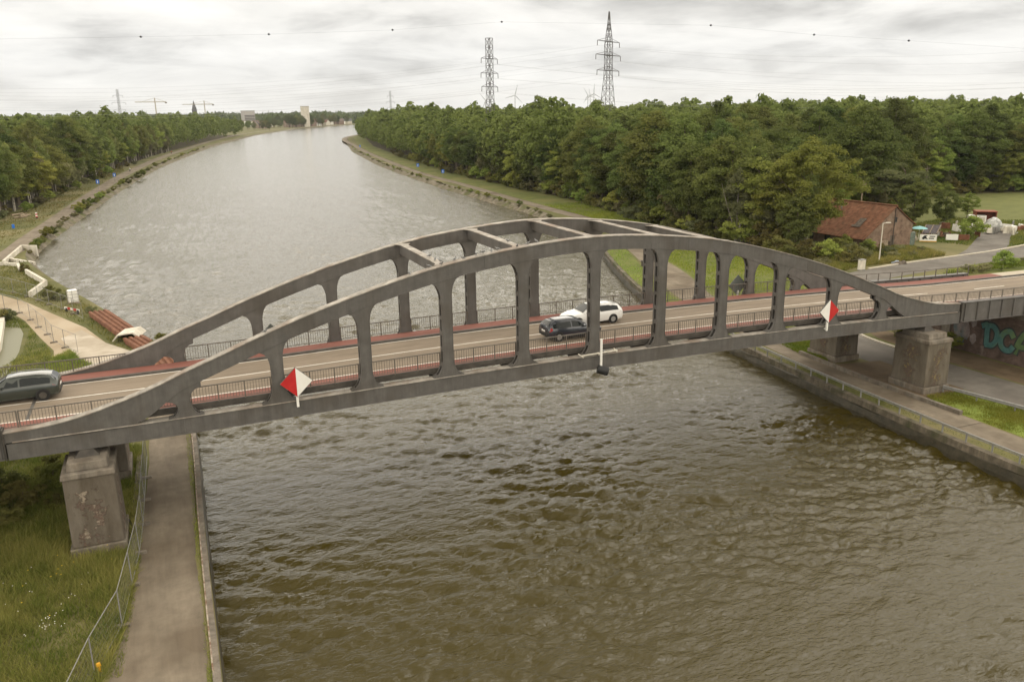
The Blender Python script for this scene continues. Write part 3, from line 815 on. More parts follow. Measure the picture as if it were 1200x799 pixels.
# end plates of the main trusses
for x in (-3.72, 66.05):
    for y0 in (0.0, W_):
        mb = MB(); mb.box(x, x + 0.07, y0 - 0.05, y0 + TY + 0.05, -1.0, 0.70)
        bpart(mb, 'end_plate', MT['steel_dark'])

# road surfaces over the bridge and the embankments
XA, XB = -120.0, 170.0
RX = list(np.arange(XA, XB + 0.1, 2.0))
def lane(name, y0, y1, dz, m, x0=XA, x1=XB):
    xs = [x for x in RX if x0 <= x <= x1]
    a = [(x, y0, ZO + DECK + cam_s(x) + dz) for x in xs]; b = [(x, y1, ZO + DECK + cam_s(x) + dz) for x in xs]
    return ribbon(name, a, b, 0, m)
lane('road', 2.0, 8.02, 0.0, MT['asphalt'])
lane('cycle_path', 0.64, 2.0, 0.002, MT['red'])
def slabs(name, y0, y1, dz0, dz1, m, x0, x1, kind='structure'):
    mb = MB()
    for x in np.arange(x0, x1 - 0.01, 2.0):
        za, zb = ZO + DECK + cam_s(x), ZO + DECK + cam_s(x + 2.0)
        mb.add([(x, y0, za + dz0), (x + 2, y0, zb + dz0), (x + 2, y1, zb + dz0), (x, y1, za + dz0), (x, y0, za + dz1), (x + 2, y0, zb + dz1), (x + 2, y1, zb + dz1), (x, y1, za + dz1)],
               [(0, 1, 5, 4), (2, 3, 7, 6), (4, 5, 6, 7)])
    return mb.build(name, m, kind=kind)
slabs('cycle_path', 8.27, W_ - 0.14, -0.1, 0.12, MT['red'], -120, 82)
slabs('pavement', 8.27, W_ - 0.14, -0.1, 0.12, mat('pale_pavement', (0.36, 0.31, 0.23), (0.44, 0.385, 0.295), 1.2, coords='World'), 82, 170)
slabs('kerb', 8.05, 8.27, -0.1, 0.135, MT['kerb'], -120, 170)
lane('road_marking', 1.92, 2.06, 0.006, MT['white_line'])
lane('road_marking', 7.84, 7.97, 0.006, MT['white_line'])
lane('road_marking', 5.06, 5.19, 0.006, MT['white_line'], -120, 68)
for x in np.arange(74, 170, 8): lane('road_marking', 5.06, 5.19, 0.006, MT['white_line'], x, x + 4)
# expansion joint at the left bridge end
mb = MB(); mb.add([(-2.9, 2.05, 0), (-2.72, 2.05, 0), (-2.72, 8.0, 0), (-2.9, 8.0, 0)], [(0, 1, 2, 3)])
mb.warp(lambda q: (q[0], q[1], ZO + DECK + cam_s(q[0]) + 0.008)).build('expansion_joint', MT['kerb'], kind='structure')

# approach embankments
def embank(x0, x1, name):
    mb = MB(); vs, fs = [], []
    xs = [x for x in RX if x0 <= x <= x1]
    for i, x in enumerate(xs):
        z = ZO + DECK + cam_s(x) - 0.02
        vs += [(x, -14.5, GZ - 0.02), (x, -0.8, z - 0.1), (x, W_ + 2.2, z - 0.05), (x, W_ + 16, GZ - 0.02)]
    for i in range(len(xs) - 1):
        for k in range(3): fs.append((4 * i + k, 4 * i + k + 1, 4 * i + k + 5, 4 * i + k + 4))
    fs += [(3, 2, 1, 0), tuple(4 * (len(xs) - 1) + k for k in range(4))]
    mb.add(vs, fs)
    return mb.build(name, MT['verge'], kind='structure')
embank(80, 170, 'embankment')
embank(-120, -16, 'embankment')

# abutments
def abutment(x, side, label):
    o = empty('bridge_abutment', (x, 4.5, GZ), label, 'abutment')
    mb = MB(); mb.box(min(x, x + side * 2.2), max(x, x + side * 2.2), -13.0, W_ + 3.5, GZ - 0.5, ZO - 2.45)
    a = mb.build('brick_wall', MT['abut_brick'], o, o.location)
    mb = MB(); mb.box(min(x - side * 0.08, x + side * 2.2), max(x - side * 0.08, x + side * 2.2), -13.05, W_ + 3.55, ZO - 2.445, ZO - 2.06)
    mb.build('coping', MT['concrete'], o, o.location)
    mb = MB()
    for y in (8.3,):
        mb.box(min(x - side * 0.12, x), max(x - side * 0.12, x), y - 0.45, y + 0.45, GZ - 0.2, ZO - 2.46)
    mb.build('buttress', MT['concrete'], o, o.location)
    mb = MB(); mb.box(min(x + side * 0.5, x + side * 6), max(x + side * 0.5, x + side * 6), 0.1, W_ + .4, ZO - 2.05, ZO - 0.75)
    mb.box(min(x + side * 0.5, x + side * 6.5), max(x + side * 0.5, x + side * 6.5), -13.0, W_ + 3.4, GZ - 0.4, ZO - 2.5)
    mb.build('back_wall', MT['concrete_dark'], o, o.location)
    return o
ab = abutment(75.0, 1, 'dark brick abutment wall with turquoise graffiti under the right end of the bridge')
abutment(-12.5, -1, 'brick abutment wall under the left end of the bridge')

# piers
def pier_mat(name, base, brick, mortar, extra, seed):
    """old render over brick: the render has flaked off in ragged patches in the middle of each side"""
    m = bpy.data.materials.new(name); m.use_nodes = True
    t = m.node_tree; b = t.nodes['Principled BSDF']; L = t.links.new
    b.inputs['Roughness'].default_value = 0.95; b.inputs['Specular IOR Level'].default_value = 0.15
    tc = N(t, 'ShaderNodeTexCoord'); se = N(t, 'ShaderNodeSeparateXYZ'); L(tc.outputs['Object'], se.inputs[0])
    ax = N(t, 'ShaderNodeMath', operation='ABSOLUTE'); ay = N(t, 'ShaderNodeMath', operation='ABSOLUTE'); L(se.outputs[0], ax.inputs[0]); L(se.outputs[1], ay.inputs[0])
    mn = N(t, 'ShaderNodeMath', operation='MINIMUM'); L(ax.outputs[0], mn.inputs[0]); L(ay.outputs[0], mn.inputs[1])
    mr = N(t, 'ShaderNodeMapRange'); mr.inputs[1].default_value = 0.2; mr.inputs[2].default_value = 1.3; mr.inputs[3].default_value = 0.13; mr.inputs[4].default_value = -0.2; L(mn.outputs[0], mr.inputs[0])
    zr = N(t, 'ShaderNodeMapRange'); zr.inputs[1].default_value = 3.6; zr.inputs[2].default_value = 4.5; zr.inputs[3].default_value = 0.0; zr.inputs[4].default_value = -0.3; L(se.outputs[2], zr.inputs[0])
    mp = N(t, 'ShaderNodeMapping'); mp.inputs['Location'].default_value = (seed, seed * 2, 0); L(tc.outputs['Object'], mp.inputs[0])
    no = N(t, 'ShaderNodeTexNoise'); no.inputs['Scale'].default_value = 1.3; no.inputs['Detail'].default_value = 12; no.inputs['Roughness'].default_value = 0.74; L(mp.outputs[0], no.inputs['Vector'])
    nk = N(t, 'ShaderNodeMath', operation='MULTIPLY_ADD'); nk.inputs[1].default_value = 1.7; nk.inputs[2].default_value = -0.35; L(no.outputs[0], nk.inputs[0])
    a1 = N(t, 'ShaderNodeMath', operation='ADD'); L(nk.outputs[0], a1.inputs[0]); L(mr.outputs[0], a1.inputs[1])
    a2 = N(t, 'ShaderNodeMath', operation='ADD'); L(a1.outputs[0], a2.inputs[0]); L(zr.outputs[0], a2.inputs[1])
    th = N(t, 'ShaderNodeMapRange'); th.inputs[1].default_value = 0.55; th.inputs[2].default_value = 0.60; L(a2.outputs[0], th.inputs[0])
    ad = N(t, 'ShaderNodeMath', operation='ADD'); L(se.outputs[0], ad.inputs[0]); L(se.outputs[1], ad.inputs[1])
    cm = N(t, 'ShaderNodeCombineXYZ'); L(ad.outputs[0], cm.inputs[0]); L(se.outputs[2], cm.inputs[1])
    br = N(t, 'ShaderNodeTexBrick'); br.inputs['Scale'].default_value = 1; br.inputs['Brick Width'].default_value = .26; br.inputs['Row Height'].default_value = .085; br.inputs['Mortar Size'].default_value = .012
    br.inputs['Color1'].default_value = (*brick, 1); br.inputs['Color2'].default_value = (brick[0] * 1.35, brick[1] * 1.3, brick[2] * 1.25, 1); br.inputs['Mortar'].default_value = (*mortar, 1); L(cm.outputs[0], br.inputs['Vector'])
    n2 = N(t, 'ShaderNodeTexNoise'); n2.inputs['Scale'].default_value = 3.5; n2.inputs['Detail'].default_value = 9; n2.inputs['Roughness'].default_value = 0.7; L(mp.outputs[0], n2.inputs['Vector'])
    t2 = N(t, 'ShaderNodeMapRange'); t2.inputs[1].default_value = 0.53; t2.inputs[2].default_value = 0.58; L(n2.outputs[0], t2.inputs[0])
    mxe = N(t, 'ShaderNodeMix', data_type='RGBA'); L(t2.outputs[0], mxe.inputs[0]); L(br.outputs[0], mxe.inputs[6]); mxe.inputs[7].default_value = (*extra, 1)
    n3 = N(t, 'ShaderNodeTexNoise'); n3.inputs['Scale'].default_value = 0.9; n3.inputs['Detail'].default_value = 8; n3.inputs['Roughness'].default_value = 0.65
    ms = N(t, 'ShaderNodeMapping'); ms.inputs['Scale'].default_value = (1.6, 1.6, 0.45); L(mp.outputs[0], ms.inputs[0]); L(ms.outputs[0], n3.inputs['Vector'])
    rp = N(t, 'ShaderNodeValToRGB'); e = rp.color_ramp.elements; e[0].position = .3; e[0].color = (base[0] * .55, base[1] * .52, base[2] * .48, 1); e[1].position = .68; e[1].color = (*base, 1); L(n3.outputs[0], rp.inputs[0])
    # horizontal pour joints
    mx = N(t, 'ShaderNodeMix', data_type='RGBA'); L(th.outputs[0], mx.inputs[0]); L(rp.outputs[0], mx.inputs[6]); L(mxe.outputs[2], mx.inputs[7])
    L(mx.outputs[2], b.inputs['Base Color'])
    sb = N(t, 'ShaderNodeMath', operation='SUBTRACT'); L(n2.outputs[0], sb.inputs[0]); L(th.outputs[0], sb.inputs[1])
    bp = N(t, 'ShaderNodeBump'); bp.inputs['Strength'].default_value = .6; bp.inputs['Distance'].default_value = .05; L(sb.outputs[0], bp.inputs['Height']); L(bp.outputs[0], b.inputs['Normal'])
    return m
PM_A = pier_mat('flaking_pier_render', (.165, .142, .113), (.095, .065, .05), (.15, .125, .1), (.28, .235, .18), 1.3)
PM_B = pier_mat('painted_pier_render', (.165, .142, .110), (.085, .06, .047), (.14, .118, .09), (.19, .15, .075), 4.1)
def pier(x, y, brick, label, zb=GZ, lx=2.55, ly=3.2):
    if x > 30: lx, ly = 2.65, 3.4
    o = empty('bridge_pier', (x, y, zb), label, 'bridge pier', 'stone piers carrying the bridge')
    zt = ZO + cam_z(x) - 1.01
    hcap = 0.75
    shaft_h = zt - 0.36 - hcap - zb
    mb = MB(); mb.obox((x, y, zb - 0.4), lx + 0.26, ly + 0.26, 0.95, 0, 0.995)
    mb.build('plinth', MT['concrete'], o, o.location, bevel=0.05)
    mb = MB(); mb.obox((x, y, zb + 0.55), lx, ly, shaft_h - 0.55, 0, 0.975)
    mb.build('shaft', brick, o, o.location, bevel=0.07)
    zc = zb + shaft_h
    mb = MB(); mb.obox((x, y, zc), lx + 0.1, ly + 0.1, 0.30, 0, 0.97)
    mb.build('ledge', MT['concrete'], o, o.location, bevel=0.05)
    mb = MB(); mb.obox((x, y, zc + 0.30), lx * 0.80, ly * 0.80, hcap - 0.30, 0, 0.95)
    mb.build('cap', MT['concrete'], o, o.location, bevel=0.05)
    mb = MB(); mb.obox((x, y, zc + hcap - 0.01), 1.25, 1.0, 0.36, 0, 0.5)
    mb.build('bearing', MT['steel_dark'], o, o.location)
    return o
pier(0.05, 0.27, PM_A, 'tall concrete pier with flaking brick panel, nearest the camera, beside the left towpath', zb=GZ - 0.1)
pier(0.05, W_ + 0.27, PM_A, 'left bank pier standing behind the nearest pier, under the far truss')
pier(62.4, 0.27, PM_B, 'right bank pier with yellowish worn paint in front of the graffiti wall')
pier(62.4, W_ + 0.27, PM_B, 'right bank pier under the far truss with dark graffiti beside the lower road')

# railings along the deck
def railing_mb(x0, x1, y, z0f, h=1.03, post_step=1.5):
    rails, posts, bal = [MB(), MB()], [], MB()
    n = max(1, round((x1 - x0) / post_step)); st = (x1 - x0) / n
    for i in range(n):
        a, b = x0 + i * st, x0 + (i + 1) * st
        za, zb = z0f(a), z0f(b)
        for q_, (zz, hh, ww) in enumerate(((h - 0.06, 0.06, 0.055), (0.12, 0.04, 0.04))):
            rails[q_].add([(a, y - ww / 2, za + zz), (b, y - ww / 2, zb + zz), (b, y + ww / 2, zb + zz), (a, y + ww / 2, za + zz), (a, y - ww / 2, za + zz + hh), (b, y - ww / 2, zb + zz + hh), (b, y + ww / 2, zb + zz + hh), (a, y + ww / 2, za + zz + hh)],
                      [(3, 2, 1, 0), (4, 5, 6, 7), (0, 1, 5, 4), (1, 2, 6, 5), (2, 3, 7, 6), (3, 0, 4, 7)])
        m_ = max(3, round(st / 0.155))
        for j in range(1, m_):
            x = a + (b - a) * j / m_; z = z0f(x)
            bal.box(x - 0.011, x + 0.011, y - 0.011, y + 0.011, z + 0.14, z + h - 0.05)
    for i in range(n + 1):
        x = x0 + i * st; z = z0f(x)
        p = MB(); p.box(x - 0.033, x + 0.033, y - 0.033, y + 0.033, z - 0.02, z + h)
        posts.append(p)
    return rails, posts, bal
def railing(x0, x1, y, label, group, z0f=None, balusters=True, h=1.03, post_step=1.5):
    z0f = z0f or (lambda x: ZO + DECK + 0.05 + cam_s(x))
    loc = ((x0 + x1) / 2, y, z0f((x0 + x1) / 2))
    o = empty('bridge_railing', loc, label, 'railing', group)
    rails, posts, bal = railing_mb(x0, x1, y, z0f, h, post_step)
    rails[0].build('top_rail', MT['rail'], o, loc); rails[1].build('bottom_rail', MT['rail'], o, loc)
    for p in posts: p.build('post', MT['rail'], o, loc)
    if balusters: bal.build('balusters', MT['rail'], o, loc)
    return o
ORD = ['first', 'second', 'third', 'fourth', 'fifth', 'sixth', 'seventh', 'eighth', 'ninth', 'tenth', 'eleventh', 'twelfth', 'thirteenth', 'fourteenth']
for k in range(1, 11):
    railing(k * P_ + 0.4, (k + 1) * P_ - 0.4, 0.56, f'barred railing panel in the {ORD[k - 1]} post opening from the left of the near arch', 'railing panels of the near arch')
    railing(k * P_ + 0.4, (k + 1) * P_ - 0.4, W_ + 0.05, f'barred railing panel in the {ORD[k - 1]} post opening from the left of the far arch', 'railing panels of the far arch')
railing(2.9, 5.2 - 0.4, 0.57, 'short railing piece between the near arch foot and its leftmost post', 'railing panels of the near arch')
railing(57.6, 60.0, 0.57, 'short railing piece between the near arch foot and its rightmost post', 'railing panels of the near arch')
railing(-16.5, -3.0, 0.57, 'barred railing left of the near arch, beside the near lane in the left corner', 'approach railings')
railing(-2.9, 2.3, 0.57, 'barred railing ending against the left foot of the near arch', 'approach railings')
railing(60.3, 80.0, 0.57, 'railing on the approach girder right of the near arch foot', 'approach railings', post_step=1.45)
railing(-16.5, 2.0, W_ + 0.1, 'barred railing behind the dark green car, left of the far arch', 'approach railings')
railing(61.0, 79.0, W_ + 0.1, 'openwork railing right of the far arch above the side road', 'approach railings', balusters=False, post_step=1.55)

# ------------------------------------------------------------------ quay walls and guard rails
def quay(line, side, w, label, ztop, m):
    cx, cy = line[len(line) // 2][:2]
    o = empty('quay_wall', (cx, cy, 0), label, 'quay wall')
    def off(d):
        out = []
        for i, p in enumerate(line):
            a = line[max(0, i - 1)]; b = line[min(len(line) - 1, i + 1)]
            tx_, ty_ = b[0] - a[0], b[1] - a[1]; l = math.hypot(tx_, ty_)
            out.append((p[0] + ty_ / l * side * d, p[1] - tx_ / l * side * d))
        return out
    def sweep(prof, nm, mt, jit=0.0):
        mb = MB(); k = len(prof); vs, fs = [], []
        offs = [off(d) for d, z in prof]
        for i in range(len(line)):
            for j, (d, z) in enumerate(prof):
                vs.append((offs[j][i][0] + random.uniform(-jit, jit), offs[j][i][1], z + random.uniform(-jit, jit) * 0.6))
        for i in range(len(line) - 1):
            for j in range(k - 1): fs.append((i * k + j, i * k + j + 1, (i + 1) * k + j + 1, (i + 1) * k + j))
        mb.add(vs, fs); mb.build(nm, mt, o, o.location)
    sweep([(-w, ztop - 0.3), (-w, ztop), (0.06, ztop), (0.08, ztop - 0.5)], 'coping', m, 0.012)
    sweep([(0.07, ztop - 0.48), (0.12, ztop - 0.56), (0.20, 0.22), (0.22, -1.3)], 'face', MT['wet'], 0.05)
    return o, sweep
def dense(line, step=1.6):
    return [tuple(p) for p in spline(line, 6)]
EDGE_, sweep_ = quay(dense([(5.35, -80), (5.3, -40), (5.3, -15), (5.4, 0), (5.6, 16), (5.1, 32)]), 1, 0.27, 'narrow concrete quay wall along the left towpath with peeling paint', GZ + 0.10, MT['concrete'])
sweep_([(-.27, GZ + .104), (-.20, GZ + .106)], 'edge_strip', mat('flaking_edge_paint', (0.16, 0.10, 0.065), (0.36, 0.31, 0.25), 2.3, rough=.9, lo=.4, hi=.6, coords='World'))
quay(dense([(54.9, -80), (54.9, -40), (55.0, -14.5), (55.35, -2), (56.1, 7), (57.2, 18), (59.5, 34), (62.2, 44.6), (66.5, 57), (72, 71.3), (78.6, 86)]), -1, 0.45, 'stained concrete quay wall below the grey guard rail on the right bank', GZ + 0.06, MT['concrete_dark'])

def guard_rail(pts, label, h=0.75, beams=((0.70, 0.09),), m=MT['grey_metal'], r=0.045):
    o = empty('guard_rail', (*pts[len(pts) // 2], GZ), label, 'guard rail', 'guard rails on the right bank')
    b = MB()
    for z, rr in beams: b.path([(p[0], p[1], GZ + z) for p in pts], rr, n=8)
    b.build('beam', m, o, o.location, smooth=True)
    for p in pts:
        q = MB(); q.box(p[0] - r, p[0] + r, p[1] - r, p[1] + r, GZ - 0.1, GZ + h)
        q.build('post', m, o, o.location)
c = spline([(55.2, -40), (55.35, -13.6), (55.6, -5.5), (55.85, 0.7), (56.3, 8), (57.0, 16), (58.4, 26)], 40)
acc = [c[0]]
for p in c[1:]:
    if np.linalg.norm(p - acc[-1]) >= 1.95: acc.append(p)
guard_rail([tuple(p) for p in acc], 'long grey steel guard rail on the quay edge of the right towpath', beams=((0.74, 0.07), (0.60, 0.035)))
c = spline([(63.0, -1.7), (63.7, -5), (64.6, -10), (65.4, -18), (65.8, -40)], 12)
acc = [c[0]]
for p in c[1:]:
    if np.linalg.norm(p - acc[-1]) >= 2.6: acc.append(p)
guard_rail([tuple(p) for p in acc], 'short grey crash barrier on the grass beside the lower road', h=0.62, beams=((0.56, 0.09), (0.42, 0.09)))
# concrete kerb wall of the pier platform on the right
mb = MB()
c = spline([(59.85, -6), (59.8, -2.5), (59.75, 4.3), (60.2, 12)], 8)
for a, b in zip(c[:-1], c[1:]):
    ang = math.atan2(b[1] - a[1], b[0] - a[0]); mb.obox(((a[0] + b[0]) / 2, (a[1] + b[1]) / 2, GZ - 0.1), np.linalg.norm(b - a) - 0.02, 0.32, 0.42, ang)
mb.build('low_wall', MT['concrete'], origin=(59.8, 2, GZ), label='low concrete kerb wall between the right towpath and the piers', cat='wall')
mb = MB()
c = spline([(2.15, -3.5), (2.05, 2.5), (2.2, 12)], 8)
for a, b in zip(c[:-1], c[1:]):
    ang = math.atan2(b[1] - a[1], b[0] - a[0]); mb.obox(((a[0] + b[0]) / 2 - .35, (a[1] + b[1]) / 2, GZ - 0.3), np.linalg.norm(b - a) - 0.02, 0.26, 0.42, ang)
mb.build('low_wall', MT['concrete'], origin=(1.8, 3, GZ), label='low concrete edging between the left piers and the mesh fence', cat='wall')

# ------------------------------------------------------------------ graffiti on the abutment: letters D C (painted strokes standing 1 cm proud)
def graffiti():
    X = 75.0 - 0.012
    g = MB(); d = MB()
    def stroke(mbx, pts, wd, x):
        # pts in (y, z) on the wall; drawn as overlapping flat quads
        for (y0, z0), (y1, z1) in zip(pts[:-1], pts[1:]):
            L_ = math.hypot(y1 - y0, z1 - z0); ty_, tz_ = (y1 - y0) / L_, (z1 - z0) / L_
            ny, nz = -tz_ * wd / 2, ty_ * wd / 2
            e = wd * 0.25
            a = (y0 - ty_ * e, z0 - tz_ * e); b = (y1 + ty_ * e, z1 + tz_ * e)
            mbx.add([(x, a[0] + ny, a[1] + nz), (x, a[0] - ny, a[1] - nz), (x, b[0] - ny, b[1] - nz), (x, b[0] + ny, b[1] + nz)], [(0, 1, 2, 3)])
            x -= 0.0006
    # seen from the camera the wall's left is +y
    def sm(pts): return [tuple(p) for p in spline(pts, 6)]
    q_ = MB()
    D_ = [sm([(4.45, 4.1), (4.0, 4.25), (3.95, 3.6), (3.85, 2.45)]), sm([(4.1, 4.2), (3.4, 4.25), (2.95, 3.75), (2.95, 3.0), (3.3, 2.5), (3.9, 2.4)])]
    C_ = [sm([(1.35, 3.75), (1.7, 4.15), (2.2, 3.95), (2.5, 3.4), (2.4, 2.75), (2.0, 2.4), (1.5, 2.45), (1.25, 2.8)])]
    A_ = [sm([(1.0, 2.35), (0.75, 3.4), (0.35, 4.2), (0.05, 4.25), (-.25, 3.4), (-.45, 2.35)]), sm([(.75, 3.0), (-.3, 3.05)])]
    T_ = [sm([(-1.0, 4.2), (-1.4, 4.3), (-2.2, 4.15)]), sm([(-1.55, 4.2), (-1.5, 3.3), (-1.6, 2.4)])]
    for lst, top in ((D_, g), (C_, g), (A_, q_), (T_, g)):
        for s in lst: stroke(d, s, 0.74, X); stroke(top, s, 0.47, X - 0.02)
    q_.build('graffiti_lettering', mat('green_spray_paint', (0.07, 0.12, 0.045), (0.11, 0.17, 0.07), 1.5, rough=0.7), ab, ab.location)
    p_ = MB()
    for (y_, z_, a_, b_) in ((7.1, 3.6, .5, .9), (6.2, 3.3, .55, 1.0), (6.7, 2.4, .7, .6), (5.3, 2.6, .4, .5), (5.4, 4.1, .35, .4)):
        pts = [(y_ + a_ * math.cos(t) * random.uniform(.7, 1.15), z_ + b_ * math.sin(t) * random.uniform(.7, 1.15)) for t in np.linspace(0, 6.2, 14)]
        p_.add([(X - .004 - y_ * .0004, a, b) for a, b in pts], [tuple(range(14))])
    p_.build('old_paint_patches', mat('faded_paint', (0.17, 0.135, 0.125), (0.26, 0.22, 0.20), 1.8, rough=.9, c3=(0.10, 0.13, 0.13), big=.8), ab, ab.location)
    d.build('graffiti_outline', mat('dark_spray_paint', (0.022, 0.03, 0.032), (0.05, 0.055, 0.05), 3, rough=0.7), ab, ab.location)
    g.build('graffiti_lettering', mat('turquoise_spray_paint', (0.045, 0.125, 0.115), (0.085, 0.19, 0.175), 2.2, rough=0.7, c3=(0.13, 0.20, 0.08), big=0.6), ab, ab.location)
graffiti()

# ------------------------------------------------------------------ day marks, lantern and cars on the bridge
def daymark(x, y, s, red_left, label, back=False):
    z = ZO + cam_z(x)
    o = empty('navigation_mark', (x, y, z), label, 'navigation mark', 'red and white diamond marks on the trusses')
    w_, h_ = 0.92, 0.88; zc = z + 1.2
    for sg in (-1, 1):
        mb = MB(); ya, yb = y + s * 0.0, y + s * 0.03
        p = [(x, zc + h_), (x + sg * w_, zc), (x, zc - h_)]
        n = 3
        mb.add([(a, ya, b) for a, b in p] + [(a, yb, b) for a, b in p], [(0, 1, 2), (5, 4, 3), (0, 3, 4, 1), (1, 4, 5, 2), (2, 5, 3, 0)])
        is_red = (sg < 0) == red_left
        mb.build('red_half' if is_red else 'white_half', MT['red_paint'] if is_red else MT['white'], o, o.location)
    mb = MB(); p = [(x, zc + h_ + .03), (x + w_ + .03, zc), (x, zc - h_ - .03), (x - w_ - .03, zc)]
    mb.add([(a, y + s * 0.034, b) for a, b in p] + [(a, y + s * 0.10, b) for a, b in p], [(0, 1, 2, 3), (7, 6, 5, 4), (0, 4, 5, 1), (1, 5, 6, 2), (2, 6, 7, 3), (3, 7, 4, 0)])
    mb.box(x - w_ * .9, x + w_ * .9, y + s * .10, y + s * .15, zc - 0.05, zc + 0.05)
    mb.build('backing_frame', mat('mark_backing', (0.10, 0.11, 0.10), (0.15, 0.16, 0.145), 2, rough=0.9), o, o.location)
    mb = MB(); mb.box(x - 0.07, x + 0.07, y + s * 0.101, y + s * 0.22, z - 0.35, zc - h_ * .55)
    mb.box(x - 0.05, x + 0.05, min(y + s * .2, y + s * .42), max(y + s * .2, y + s * .42), z - 0.3, z - 0.2)
    mb.build('bracket', MT['white'], o, o.location)
daymark(11.35, -0.36, 1, True, 'diamond navigation mark, red left half and white right half, on the near chord at left')
daymark(51.3, -0.36, 1, False, 'diamond navigation mark, white left half and red right half, on the near chord at right')
daymark(51.25, W_ + 0.95, -1, True, 'grey back of a diamond mark on the far truss, seen between the near posts')
daymark(11.35, W_ + 1.15, -1, False, 'back of a diamond mark on the far truss near the left arch foot')

o = empty('navigation_lantern', (31.5, -0.4, ZO - 0.9), 'black cylindrical lantern on a white pole hung from the middle of the near chord', 'lantern')
mb = MB(); mb.tube((31.45, -0.45, ZO + 1.35), (31.45, -0.45, ZO - 0.55), 0.085, n=12); mb.build('pole', MT['white'], o, o.location, smooth=True)
mb = MB(); mb.tube((30.1, -0.1, ZO + 0.24), (32.9, -0.1, ZO + 0.30), 0.055, n=8); mb.tube((30.15, -0.35, ZO + 0.20), (30.05, 0.2, ZO + 0.30), 0.045); mb.tube((32.8, -0.25, ZO + 0.22), (32.8, 0.2, ZO + 0.36), 0.045)
mb.box(31.38, 31.52, -0.42, 0.1, ZO + 0.2, ZO + 0.3); mb.build('mounting_bar', MT['concrete_new'], o, o.location)
mb = MB()
A = np.array([31.2, -0.42, ZO - 0.72]); B = np.array([31.85, -0.72, ZO - 0.92])
mb.tube(A, B, 0.29, n=20); mb.build('lantern_housing', MT['black'], o, o.location, smooth=True)
d = (B - A) / np.linalg.norm(B - A)
mb = MB(); mb.tube(B - d * 0.02, B + d * 0.012, 0.23, n=20); mb.build('lens', mat('lantern_lens', (0.008, 0.008, 0.008), rough=0.2), o, o.location)

